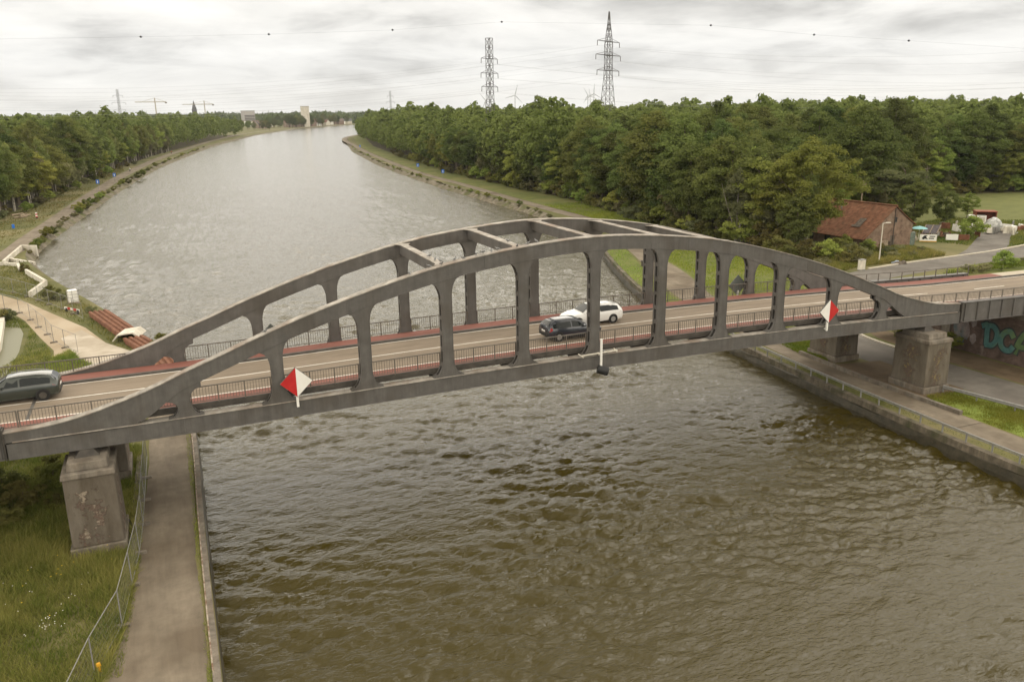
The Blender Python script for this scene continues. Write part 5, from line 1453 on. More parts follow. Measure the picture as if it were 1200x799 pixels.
for i, (x, y, s) in enumerate([(-4.6, 7.0, .62), (-3.0, 8.6, .55), (-6.2, 9.6, .7), (-5.2, 4.6, .42), (-7.6, 6.2, .6), (-3.4, 11.4, .5), (-2.6, 5.6, .35), (-8.8, 10.5, .7), (-1.9, 10.2, .35), (-9.5, 4.5, .45)]):
    plant(['shrub_a', 'shrub_c', 'shrub_a'][i % 3], x, y, s, i * .9, 'leafy bush under the left bridge end behind the nearest pier', 'shrub', 'bushes under the left bridge end', sz=s * .75)
for i, (x, y, s) in enumerate([(73.6, 8.8, .5), (74.0, 7.0, .42), (73.4, 10.6, .6), (73.0, 12.5, .55)]):
    plant('shrub_c' if i % 2 else 'shrub_a', x, y, s, i * .9, 'weedy bush at the foot of the graffiti wall', 'shrub', 'bushes at the graffiti wall')
for i in range(22):
    x = 87 + i * 2.0 + g.uniform(-1, 1)
    plant('shrub_b' if i % 3 else 'shrub_c', x, W_ + 3.4 + g.uniform(-.8, 1.6), g.uniform(.3, .55), i, 'tall weeds on the verge between the bridge road and the side road', 'shrub', 'weeds on the right verge', z=ZO + DECK + cam_s(x) - .4)
for i in range(5):
    plant('shrub_b', 79.5 + i * 1.5, W_ + 1.3 + (i % 2) * .5, g.uniform(.2, .36), i, 'weed bush growing through the openwork railing at right', 'shrub', 'weeds at the right railing', z=ZO + DECK - .9)

# ------------------------------------------------------------------ grass
def grass(name, label, poly, n, hmin, hmax, wd, m, avoid=(), z=GZ, seed=1, clump=3.0, zf=None):
    gg = np.random.default_rng(seed)
    P = np.array(poly); lo, hi = P.min(0), P.max(0)
    xy = gg.uniform(lo, hi, (int(n * 2.2), 2))
    def pip(pl, q):
        c = np.zeros(len(q), bool); k = len(pl)
        for i in range(k):
            (xa, ya), (xb, yb) = pl[i], pl[(i + 1) % k]
            if ya == yb: continue
            hit = ((ya > q[:, 1]) != (yb > q[:, 1])) & (q[:, 0] < (xb - xa) * (q[:, 1] - ya) / (yb - ya) + xa)
            c ^= hit
        return c
    ok = pip(poly, xy)
    for a in avoid: ok &= ~pip(a, xy)
    # patchy: thinner and lower where a smooth field is low
    fld = np.sin(xy[:, 0] / clump * 1.3 + 2 * np.sin(xy[:, 1] / clump * .7)) * np.sin(xy[:, 1] / clump * 1.1 + 1.5 * np.sin(xy[:, 0] / clump * .9))
    fl2 = np.sin(xy[:, 0] * 2.1 + 1.3 * np.sin(xy[:, 1] * 1.7)) * np.sin(xy[:, 1] * 1.9 + np.sin(xy[:, 0] * 2.6))
    ok &= gg.random(len(xy)) < 0.62 + 0.3 * fld
    xy = xy[ok][:n]; fld = fld[ok][:n]; fl2 = fl2[ok][:n]; k = len(xy)
    h = gg.uniform(hmin, hmax, k) * (1 + .35 * fld + .25 * fl2)
    a = gg.uniform(0, 6.28, k); lean = gg.normal(0, .45, (k, 2)) * h[:, None] + np.array([.12, -.08]) * h[:, None]
    base = np.c_[xy, np.full(k, z - .03) if zf is None else zf(xy)]
    dx = np.c_[np.cos(a), np.sin(a), np.zeros(k)] * wd * gg.uniform(.6, 1.4, k)[:, None]
    tip = base + np.c_[lean, h]
    V = np.stack([base - dx, base + dx, tip], 1).reshape(-1, 3)
    tint = np.clip(.40 + .30 * fld - .22 * fl2 + gg.normal(0, .2, k), 0, 1)
    o = np_mesh(name, V, np.arange(3 * k).reshape(-1, 3), m, tint=tint)
    return tag(o, label, 'grass', None, 'stuff')
PIER_L = [(-1.5, -1.7), (1.6, -1.7), (1.6, 2.2), (-1.5, 2.2)]
grass('grass', 'long uneven grass and weeds on the left bank before the bridge', [(-12, -24), (0.0, -24), (0.7, -13.2), (1.5, -9.6), (1.9, -3.2), (2.0, 14), (-14, 22), (-14, -5)], 200000, .16, .62, .019, MT['grass'], [PIER_L], seed=3, clump=2.4)
grass('grass', 'short grass edging along the left quay wall', [(4.75, -30), (5.02, -30), (5.08, 0), (5.3, 15), (4.95, 15)], 5000, .05, .16, .015, MT['grass_fresh'], seed=4)
grass('grass', 'rough grass between mesh fence and left towpath', [(0.6, -13.0), (1.45, -13.2), (1.75, -9), (2.1, -3), (2.3, 12), (1.9, 12), (1.7, -3)], 9000, .06, .22, .016, MT['grass'], seed=14)
grass('grass', 'bright grass between the right towpath and the lower road', [(59.9, -24), (65.2, -24), (65.0, -2.0), (61.0, -1.8), (59.95, -3.5)], 45000, .06, .24, .024, MT['grass_lush'], seed=5, clump=1.8)
grass('grass', 'bright grass left of the far right bank pier', [(60.1, 8.5), (64.9, 12), (65.5, 20), (61.6, 20), (60.1, 12)], 26000, .12, .34, .022, MT['grass_fresh'], seed=25, clump=1.8)
grass('grass', 'grass strip between guard rail and right towpath', [(55.4, -30), (56.9, -30), (57.0, -8), (57.3, 4), (58.4, 15), (57.2, 15), (56.2, 4)], 9000, .05, .17, .017, MT['grass'], seed=6)
grass('grass', 'grass slope beside the right towpath behind the bridge', [(61.5, 14), (65, 26), (68.6, 37), (75, 53), (81.4, 77), (91, 104), (93.5, 142), (104, 142), (99, 104), (96, 78), (92, 54), (86, 38), (74, 28), (66.6, 15)], 110000, .14, .42, .045, MT['grass_fresh'], seed=7, clump=5)
grass('grass', 'grass between the right towpath and the quay behind the bridge', [(58.3, 18), (61, 29.6), (64, 40.5), (70.6, 57.4), (76.4, 72), (80.6, 88), (79.4, 88), (72.4, 71.4), (66.9, 57), (62.7, 44.6), (60, 34), (57.9, 20)], 22000, .1, .3, .04, MT['grass_fresh'], seed=8)
grass('grass', 'dry grass and weeds around the works on the left bank', [(-24, 68), (-20, 100), (-18.3, 113), (-12, 87), (-8, 77), (-4, 64.5), (.4, 51.6), (3.3, 42), (4.4, 33), (2.9, 37.5), (-1.2, 45), (-4, 54.4), (-8, 63.4), (-11.6, 72), (-16.2, 80), (-22, 87), (-24, 84)], 26000, .12, .4, .04, MT['grass'], seed=9)
grass('grass', 'weeds round the concrete basin on the left bank', [(-16, 60), (-12.5, 63), (-11.2, 60.4), (-8.6, 51), (-6.9, 45), (-6.2, 38), (-8, 32), (-12, 34), (-9.4, 45), (-10, 56.5)], 15000, .1, .35, .035, MT['grass'], seed=10)
grass('grass', 'grass strips beside the left towpath at the wood', [(-24, 116), (-22.4, 140), (-20.5, 175), (-16.4, 248), (-8.6, 350), (-11, 396), (-20, 290), (-26.5, 219), (-31, 184), (-38, 158), (-60, 140), (-60, 90), (-40, 100)], 40000, .12, .45, .07, MT['grass'], seed=11, clump=8)
grass('grass', 'grass verge left of the openwork railing on the right approach', [(84, W_ + .6), (140, W_ + .6), (140, W_ + 3), (84, W_ + 3)], 9000, .1, .3, .04, MT['grass_fresh'], seed=12, zf=lambda q: ZO + DECK - .4 - np.maximum(0, q[:, 0] - 70) * .016)
grass('grass', 'rank weeds and grass between the side road and the brick house', [(88, 39.5), (98, 43), (118, 44.5), (119.5, 53.5), (110, 54.5), (100, 56), (90, 58), (86, 46)], 60000, .25, .75, .06, MT['grass'], seed=21, clump=4)
grass('grass', 'rough grass around the scrap heap at the right edge', [(131, 45.5), (160, 48.5), (175, 60), (155, 76), (140, 72), (128, 55)], 30000, .2, .6, .07, MT['grass'], [[(118, 42.9), (126, 47), (140, 56), (146, 60), (153, 66), (158, 62), (146, 54), (136, 47), (131, 44)]], seed=22, clump=4)
grass('grass', 'tall dry weeds on the crest of the right approach bank', [(80, W_ + 1), (84, W_ + 3), (140, W_ + 3), (140, W_ + 6.5), (84, W_ + 6.5), (79, W_ + 3)], 30000, .3, .85, .05, MT['grass'], seed=23, clump=3, zf=lambda q: ZO + DECK - 1.05 - np.maximum(0, q[:, 0] - 78) * .012 - np.maximum(0, q[:, 1] - W_ - 2.2) * .45)
grass('grass', 'green weeds between the works road and the far railing', [G(48, 436)[:2], G(62, 420)[:2], G(82, 412)[:2], G(98, 424)[:2], G(116, 434)[:2], G(100, 446)[:2], G(60, 452)[:2]], 16000, .15, .5, .03, MT['grass'], seed=31)
# white and yellow wild flowers in the foreground grass
fl = MB()
for (cx, cy, n, sp) in ((-1.7, -8.2, 24, .8), (-0.6, -6.0, 5, 1.0), (-3.5, -6.0, 7, 1.6), (-4.5, -3, 8, 2)):
    for i in range(n):
        x, y, z = cx + random.gauss(0, sp * .5), cy + random.gauss(0, sp * .7), GZ + random.uniform(.4, .62)
        fl.add([(x - .022, y - .02, z), (x + .022, y - .02, z + .01), (x + .02, y + .022, z), (x - .02, y + .02, z + .012)], [(0, 1, 2, 3)])
tag(fl.build('wild_flowers', mat('white_petals', (.72, .7, .6), rough=.9)), 'small white wild flowers in the foreground grass', 'flowers', None, 'stuff')
fl = MB()
for (cx, cy, n, sp) in ((-1.5, -3.4, 10, 1.2), (-6, -5, 9, 3)):
    for i in range(n):
        x, y, z = cx + random.gauss(0, sp), cy + random.gauss(0, sp), GZ + random.uniform(.4, .55)
        fl.add([(x - .03, y - .03, z), (x + .03, y - .025, z + .01), (x + .03, y + .03, z), (x - .03, y + .03, z + .012)], [(0, 1, 2, 3)])
tag(fl.build('wild_flowers', mat('yellow_petals', (.6, .42, .03), rough=.9)), 'yellow wild flowers scattered in the foreground grass', 'flowers', None, 'stuff')

# ------------------------------------------------------------------ mesh fences on the left bank
def mesh_fence(a, b, label, group, h=1.95, block=True, mesh=True, z=GZ):
    a = np.array(a, float); b = np.array(b, float); L_ = np.linalg.norm(b - a); t = (b - a) / L_; n_ = np.array([-t[1], t[0]])
    o = empty('mesh_fence_panel', (*((a + b) / 2), z), label, 'fence', group)
    A3 = lambda s, zz: (a[0] + t[0] * s, a[1] + t[1] * s, z + zz)
    mb = MB(); r = .021
    mb.tube(A3(.03, .1), A3(.03, h), r); mb.tube(A3(L_ - .03, .1), A3(L_ - .03, h), r); mb.tube(A3(.03, h), A3(L_ - .03, h), r); mb.tube(A3(.03, .17), A3(L_ - .03, .17), r)
    mb.build('frame', MT['grey_metal'], o, o.location)
    if mesh:
        m = MB()
        for s in np.arange(.2, L_, .16): m.tube(A3(s, .17), A3(s, h), .0018, n=3)
        for zz in np.arange(.4, h, .3): m.tube(A3(.03, zz), A3(L_ - .03, zz), .0018, n=3)
        m.build('wire_mesh', MT['grey_metal'], o, o.location)
    if block:
        m = MB(); p = A3(0, 0); ang = math.atan2(n_[1], n_[0])
        m.obox((p[0], p[1], z), .72, .23, .14, ang, .9); m.build('base_block', MT['concrete'], o, o.location)
    return o
fp = [(-0.9, -20.0), (-0.2, -15.8), (0.45, -12.7), (1.4, -9.3), (1.75, -5.7), (2.05, -2.4), (2.2, 1.0), (2.25, 4.4), (2.3, 7.9), (2.35, 11.4)]
for i in range(len(fp) - 1):
    mesh_fence(fp[i], fp[i + 1], ['mesh fence panel on the grass at the bottom edge, nearest the camera', 'mesh fence panel standing past the yellow clamp, beside the towpath bend', 'mesh fence panel on the towpath bend below the nearest pier', 'mesh fence panel beside the towpath just in front of the nearest pier', 'mesh fence panel level with the front of the nearest pier', 'mesh fence panel level with the nearest pier', 'mesh fence panel under the near truss on the left towpath', 'mesh fence panel under the bridge deck on the left towpath', 'mesh fence panel under the far truss on the left towpath'][i], 'mesh fence along the left towpath')
mb = MB(); mb.obox((0.62, -12.6, GZ + .15), .13, .13, .3, .3, .7); mb.obox((0.62, -12.6, GZ + .45), .19, .16, .12, .3, .8)
mb.build('fence_clamp', MT['orange'], origin=(0.62, -12.6, GZ), label='yellow orange clamp cap on the fence foot at the bottom edge', cat='clamp')
fa = [(-19.5, 86.5), (-16.8, 82.6), (-14.7, 79.4), (-12.6, 75.8), (-11, 72.6), (-9.4, 69.2), (-7.6, 65.4), (-6.1, 62.0), (-4.8, 58.4)]
for i in range(len(fa) - 1):
    mesh_fence(fa[i], fa[i + 1], '%s fence panel from the left on the water side of the works road' % ORD[i].capitalize(), 'mesh fence on the water side of the works road', mesh=True)
fb2 = [(-16.4, 71.0), (-14.2, 68.6), (-12.2, 65.4), (-10.5, 60.8), (-9.2, 56.4), (-7.9, 52.4), (-6.9, 48.4), (-5.6, 45.6), (-4.2, 42.8)]
for i in range(len(fb2) - 1):
    mesh_fence(fb2[i], fb2[i + 1], '%s mesh fence panel from the left in the row beside the concrete basin' % ORD[i].capitalize(), 'mesh fence beside the concrete basin')

# ------------------------------------------------------------------ works on the left bank
def wall_run(pts, th, h, name, label, m, z=GZ, cat='wall'):
    o = empty(name, (*pts[0], z), label, cat)
    mb = MB()
    for a, b in zip(pts[:-1], pts[1:]):
        a = np.array(a); b = np.array(b); d = b - a; L_ = np.linalg.norm(d); ang = math.atan2(d[1], d[0]); c_ = (a + b) / 2
        mb.obox((c_[0], c_[1], z - 1.2), L_ + th * .96, th, h + 1.2, ang)
    mb.build('slab', m, o, o.location, bevel=.03)
    return o
w1 = wall_run([(-19.4, 105.0), (-19.0, 122.5), (-16.6, 120.8)], .36, .8, 'concrete_wall', 'pale concrete flood wall with a short return, furthest of the new walls', MT['concrete_new'])
wall_run([(-20.6, 106.0), (-17.2, 103.2), (-16.2, 98.0)], .4, .5, 'concrete_wall', 'pale concrete wall wing with dark steps beside it', MT['concrete_new'])
wall_run([(-14.9, 94.5), (-11.2, 83.4), (-12.2, 75.6)], .4, .75, 'concrete_wall', 'pale angled concrete wall at the water nearest the works road', MT['concrete_new'])
o = empty('stairs', (-17.6, 107.5, GZ), 'short flight of pale steps between the new concrete walls', 'stairs')
for i in range(5):
    mb = MB(); mb.obox((-18.3 + i * .55, 107.8 + i * .3, GZ - .8), .42, 2.6, 1.35 - i * .2, .5); mb.build('step', MT['concrete_new'], o, o.location)
# basin
o = empty('concrete_basin', (-11, 48, GZ), 'pale concrete basin wall holding still green water at the left edge', 'basin')
mb = MB()
for a, b in (((-12.6, 62.0), (-12.2, 36)),):
    pass
mb.prism([(-13.9, 60.4), (-13.0, 60.4), (-11.6, 48), (-11.2, 34), (-12.2, 34), (-12.6, 48)], 'z', GZ - 1.0, GZ + .75); mb.build('wall', MT['concrete_new'], o, o.location)
mb = MB(); mb.add([(-12.9, 60.2, GZ + .02), (-11.7, 60, GZ + .02), (-10.4, 54, GZ + .02), (-9.8, 46, GZ + .02), (-9.8, 34, GZ + .02), (-11.3, 34, GZ + .02), (-11.7, 48, GZ + .02)], [tuple(range(7))])
bw = mat('basin_water', (0.155, 0.15, 0.085), rough=.4, spec=.15); mb.build('still_water', bw, o, o.location)

def sheet_stack(a, b, label, n=3, w=2.2, cover=None):
    a = np.array(a, float); b = np.array(b, float); d = b - a; L_ = np.linalg.norm(d); t = d / L_; n_ = np.array([-t[1], t[0]]); c_ = (a + b) / 2
    o = empty('sheet_pile_stack', (*c_, GZ), label, 'steel sheets', 'stacks of rusty sheet piles')
    for k in range(n):
        mb = MB(); prof = []
        m_ = 4
        for i in range(m_):
            u = (i / m_ - .5) * w; s = w / m_
            prof += [(u, 0), (u + s * .12, 0.14), (u + s * .58, 0.14), (u + s * .70, 0)]
        prof.append((w / 2, 0))
        vs = []
        e = (k * 37 % 5) * .12 - .2
        for end, sgn in ((a - t * e, 1), (b + t * (e * .6), 1)):
            for u, z in prof: vs.append((end[0] + n_[0] * u, end[1] + n_[1] * u, GZ + .1 + k * .17 + z))
            for u, z in reversed(prof): vs.append((end[0] + n_[0] * u, end[1] + n_[1] * u, GZ + .1 + k * .17 + z - .05))
        q = len(prof) * 2
        mb.add(vs, [(i, (i + 1) % q, q + (i + 1) % q, q + i) for i in range(q)] + [tuple(range(q)), tuple(range(2 * q - 1, q - 1, -1))])
        mb.build('sheet_pile', MT['rust'], o, o.location)
    return o
sheet_stack((-3.2, 60.0), (0.4, 47.6), 'longest stack of rusty sheet piles on the grass by the water')
sheet_stack((1.0, 45.0), (3.2, 38.2), 'rusty sheet pile stack in the middle, below the white capped end', n=3)
sheet_stack((3.4, 36.6), (4.4, 31.0), 'rusty sheet pile stack seen through the first opening of the far arch', n=3)
mb = MB(); mb.prism([(-1.35, .2), (-.8, .8), (.8, .8), (1.35, .2), (1.2, .2), (.7, .68), (-.7, .68), (-1.2, .2)], 'y', -1.3, 1.3)
ang = math.atan2(3.6, 12.4); ca, sa = math.cos(ang), math.sin(ang)
mb.warp(lambda q: (0.45 + q[0] * ca - (-q[1]) * sa * -1 * -1, 46.6 + q[1] * ca + q[0] * sa, GZ + .1 + q[2]))
mb.build('concrete_cover', MT['concrete_new'], origin=(0.45, 46.6, GZ), label='pale concrete trough turned over the end of the rusty sheet piles', cat='trough')
o = empty('storage_tank', (-6.6, 69.0, GZ), 'white caged plastic tank standing at the waterside', 'tank')
mb = MB(); mb.obox((-6.6, 69.0, GZ + .14), 1.15, 1.0, 1.55, .2, .97); mb.build('container', MT['white'], o, o.location, bevel=.1)
mb = MB()
for z in (.3, .7, 1.1, 1.5):
    q = [(-6.6 + .6 * math.cos(t) * 1.0, 69 + .54 * math.sin(t), GZ + .1 + z) for t in np.linspace(.78, .78 + 6.283, 5)]; mb.path([( -6.6 + sx * .62, 69 + sy * .55, GZ + .1 + z) for sx, sy in ((-1, -1), (1, -1), (1, 1), (-1, 1), (-1, -1))], .018, n=4)
for sx, sy in ((-1, -1), (1, -1), (1, 1), (-1, 1), (0, -1), (0, 1)): mb.tube((-6.6 + sx * .62, 69 + sy * .55, GZ), (-6.6 + sx * .62, 69 + sy * .55, GZ + 1.72), .02, n=4)
mb.build('cage', MT['grey_metal'], o, o.location)
mb = MB(); mb.box(-7.25, -5.95, 68.4, 69.6, GZ, GZ + .12); mb.build('pallet', MT['wood'], o, o.location)
o = empty('road_barrier', (-6.4, 63.2, GZ), 'red and white warning plank lying by the fence on the works road', 'barrier')
for i in range(5):
    mb = MB(); mb.obox((-7.0 + i * .36, 63.9 - i * .52, GZ + .32), .62, .05, .26, math.atan2(-.52, .36)); mb.build('red_band' if i % 2 else 'white_band', MT['red_paint'] if i % 2 else MT['white'], o, o.location)
mb = MB(); mb.obox((-7.0, 63.9, GZ), .1, .5, .5, .4); mb.obox((-5.6, 61.85, GZ), .1, .5, .5, .4); mb.build('foot', MT['black'], o, o.location)
# towpath signs: blue panels on posts
def info_sign(x, y, label, h=3.1, group='blue canal signs', wd=0.95):
    o = empty('canal_sign', (x, y, GZ), label, 'sign', group)
    mb = MB(); mb.tube((x, y, GZ), (x, y, GZ + h - .2), .055); mb.build('post', MT['grey_metal'], o, o.location)
    ang = math.atan2(CAM[1] - y, CAM[0] - x) + math.pi / 2
    mb = MB(); mb.obox((x, y - .08, GZ + h - 1.2), wd, .05, 1.25, ang); p = mb.build('panel', MT['blue_sign'], o, o.location)
    mb = MB(); dx, dy = (CAM[0] - x) / 300 * .08, -.03
    mb.obox((x, y - .115, GZ + h - 1.0), wd * .22, .02, .75, ang); mb.build('white_mark', MT['white'], p, o.location)
info_sign(-13.5, 254, 'blue sign panel on a post, nearer of the two on the left towpath')
info_sign(-9.8, 286, 'blue sign panel on a post, further of the two on the left towpath')
info_sign(98.2, 236, 'blue sign panel nearest the bridge on the right towpath')
info_sign(100.6, 275, 'blue sign panel in the middle of the right towpath')
info_sign(125, 485, 'small blue sign furthest away where the right towpath bends')
# red and white marker post, blue box
o = empty('marker_post', (-22.4, 174.5, GZ), 'red and white banded marker board on the left verge', 'marker')
for i in range(4):
    mb = MB(); mb.obox((-22.4, 174.5, GZ + .2 + i * .3), .42, .08, .3, .2); mb.build('white_band' if i % 2 else 'red_band', MT['white'] if i % 2 else MT['red_paint'], o, o.location)
mb = MB(); mb.obox((-22.4, 174.5, GZ), .5, .4, .25); mb.build('foot', MT['black'], o, o.location)
mb = MB(); mb.obox((-24.9, 157, GZ), .5, .45, .7, .3, .9); mb.obox((-24.9, 157, GZ + .7), .56, .5, .12, .3, .7)
mb.build('waste_bin', MT['blue_sign'], origin=(-24.9, 157, GZ), label='small blue bin on the dry grass at the left edge', cat='bin')
for i, (x, y, a) in enumerate([(-26.0, 177, .3), (-25.3, 179, .9), (-26.5, 181, 0.1), (-25.8, 178, 1.4), (-27, 179.5, .7)]):
    mb = MB(); mb.tube((x - 1.4 * math.cos(a), y - 1.4 * math.sin(a), GZ + .25 + .1 * i), (x + 1.4 * math.cos(a), y + 1.4 * math.sin(a), GZ + .3 + .12 * i), .22, .16, n=8)
    mb.build('log', MT['wood'], origin=(x, y, GZ), label='felled log in the heap at the edge of the left wood', cat='log', group='heap of logs by the left towpath')
# bollards and stones on left grass
o = empty('life_ring_post', (70.9, 52.8, GZ), 'small dark mooring post on the grass beside the right quay', 'post')
mb = MB(); mb.tube((70.9, 58.0, GZ), (70.9, 58.0, GZ + .85), .14, .12, n=10); mb.build('bollard', MT['steel_dark'], o, o.location); o.name = 'mooring_post'
mb = MB(); mb.tube((70.9, 58.0, GZ + .7), (70.9, 58.0, GZ + .9), .24, .2, n=10); mb.build('cap', MT['steel_dark'], o, o.location)

# people
def person(x, y, label, shirt, trousers, h=1.74, rz=0.0, bike=False):
    o = bpy.data.meshes.new('person')
    z0 = GZ + (.42 if bike else 0)
    J = [(0, 0, .93), (0, 0, 1.18), (0.03, 0, 1.42), (.04, 0, 1.55), (.06, 0, 1.70),
         (0, .1, .90), (.04, .11, .50), (0, .11, .06), (.14, .12, .03), (0, -.1, .90), (.0, -.11, .50), (-.06, -.11, .08), (.08, -.12, .03),
         (.02, .19, 1.40), (.02, .25, 1.12), (.14, .24, .88), (.02, -.19, 1.40), (0, -.25, 1.12), (.1, -.24, .88)]
    if bike:
        J = [(-.1, 0, .93), (0, 0, 1.15), (.14, 0, 1.38), (.2, 0, 1.5), (.26, 0, 1.64), (0, .1, .9), (.3, .12, .72), (.12, .12, .25), (.26, .12, .2), (0, -.1, .9), (.28, -.12, .86), (.16, -.12, .45), (.3, -.12, .42),
             (.14, .19, 1.36), (.3, .24, 1.15), (.5, .22, 1.08), (.14, -.19, 1.36), (.3, -.24, 1.15), (.5, -.22, 1.08)]
        z0 = GZ
    E = [(0, 1), (1, 2), (2, 3), (3, 4), (0, 5), (5, 6), (6, 7), (7, 8), (0, 9), (9, 10), (10, 11), (11, 12), (2, 13), (13, 14), (14, 15), (2, 16), (16, 17), (17, 18)]
    rad = [.15, .14, .15, .06, .115, .1, .075, .05, .04, .1, .075, .05, .04, .075, .05, .035, .075, .05, .035]
    me = bpy.data.meshes.new('person'); me.from_pydata(J, E, [])
    ob = bpy.data.objects.new('person', me); col.objects.link(ob)
    ob.location = (x, y, z0); ob.rotation_euler = (0, 0, rz)
    md = ob.modifiers.new('skin', 'SKIN'); md.use_smooth_shade = True
    for i, r_ in enumerate(rad): me.skin_vertices[0].data[i].radius = (r_, r_ * (1.15 if i in (1, 2) else 1))
    me.skin_vertices[0].data[0].use_root = True
    ob.modifiers.new('smooth', 'SUBSURF').levels = 1
    m = bpy.data.materials.new('clothes'); m.use_nodes = True; t = m.node_tree
    tc = N(t, 'ShaderNodeTexCoord'); se = N(t, 'ShaderNodeSeparateXYZ'); t.links.new(tc.outputs['Object'], se.inputs[0])
    rp = N(t, 'ShaderNodeValToRGB'); rp.color_ramp.interpolation = 'CONSTANT'; e = rp.color_ramp.elements
    e[0].position = 0; e[0].color = (*trousers, 1); e[1].position = .53; e[1].color = (*shirt, 1)
    q = e.new(.845); q.color = (.35, .2, .14, 1); q = e.new(.95); q.color = (.05, .035, .025, 1)
    mr = N(t, 'ShaderNodeMath', operation='DIVIDE'); mr.inputs[1].default_value = 1.82; t.links.new(se.outputs[2], mr.inputs[0]); t.links.new(mr.outputs[0], rp.inputs[0])
    t.links.new(rp.outputs[0], t.nodes['Principled BSDF'].inputs['Base Color'])
    me.materials.append(m)
    return tag(ob, label, 'person')
def bicycle(x, y, rz, label):
    o = empty('bicycle', (x, y, GZ), label, 'bicycle', None, rz)
    for xx in (-.52, .54):
        mb = MB(); n = 16
        mb.path([(xx + .34 * math.cos(t), 0, .35 + .34 * math.sin(t)) for t in np.linspace(0, 2 * math.pi, n + 1)], .02, n=5); mb.build('wheel', MT['tyre'], o)
    mb = MB(); mb.path([(-.52, 0, .35), (0, 0, .33), (.4, 0, .85), (-.14, 0, .82), (0, 0, .33)], .018); mb.path([(-.52, 0, .35), (-.14, 0, .82), (-.18, 0, .96)], .016); mb.path([(.54, 0, .35), (.4, 0, .85), (.36, 0, 1.02)], .017)
    mb.build('frame', MT['black'], o)
    mb = MB(); mb.obox((-.18, 0, .95), .26, .15, .06); mb.build('saddle', MT['black'], o)
    mb = MB(); mb.path([(.46, .25, 1.03), (.36, 0, 1.03), (.46, -.25, 1.03)], .016); mb.build('handlebar', MT['black'], o)
hd = R(80)
bicycle(-6.2, 344, hd, 'bicycle ridden along the left towpath under a pale clad cyclist'); person(-6.2, 344, 'cyclist in a white top riding away on the left towpath', (.55, .53, .5), (.06, .055, .05), rz=hd, bike=True)
bicycle(13.5, 516, hd, 'bicycle ridden along the left towpath under a red clad cyclist'); person(13.5, 516, 'cyclist in a red top far away on the left towpath', (.45, .03, .03), (.05, .04, .04), rz=hd, bike=True)

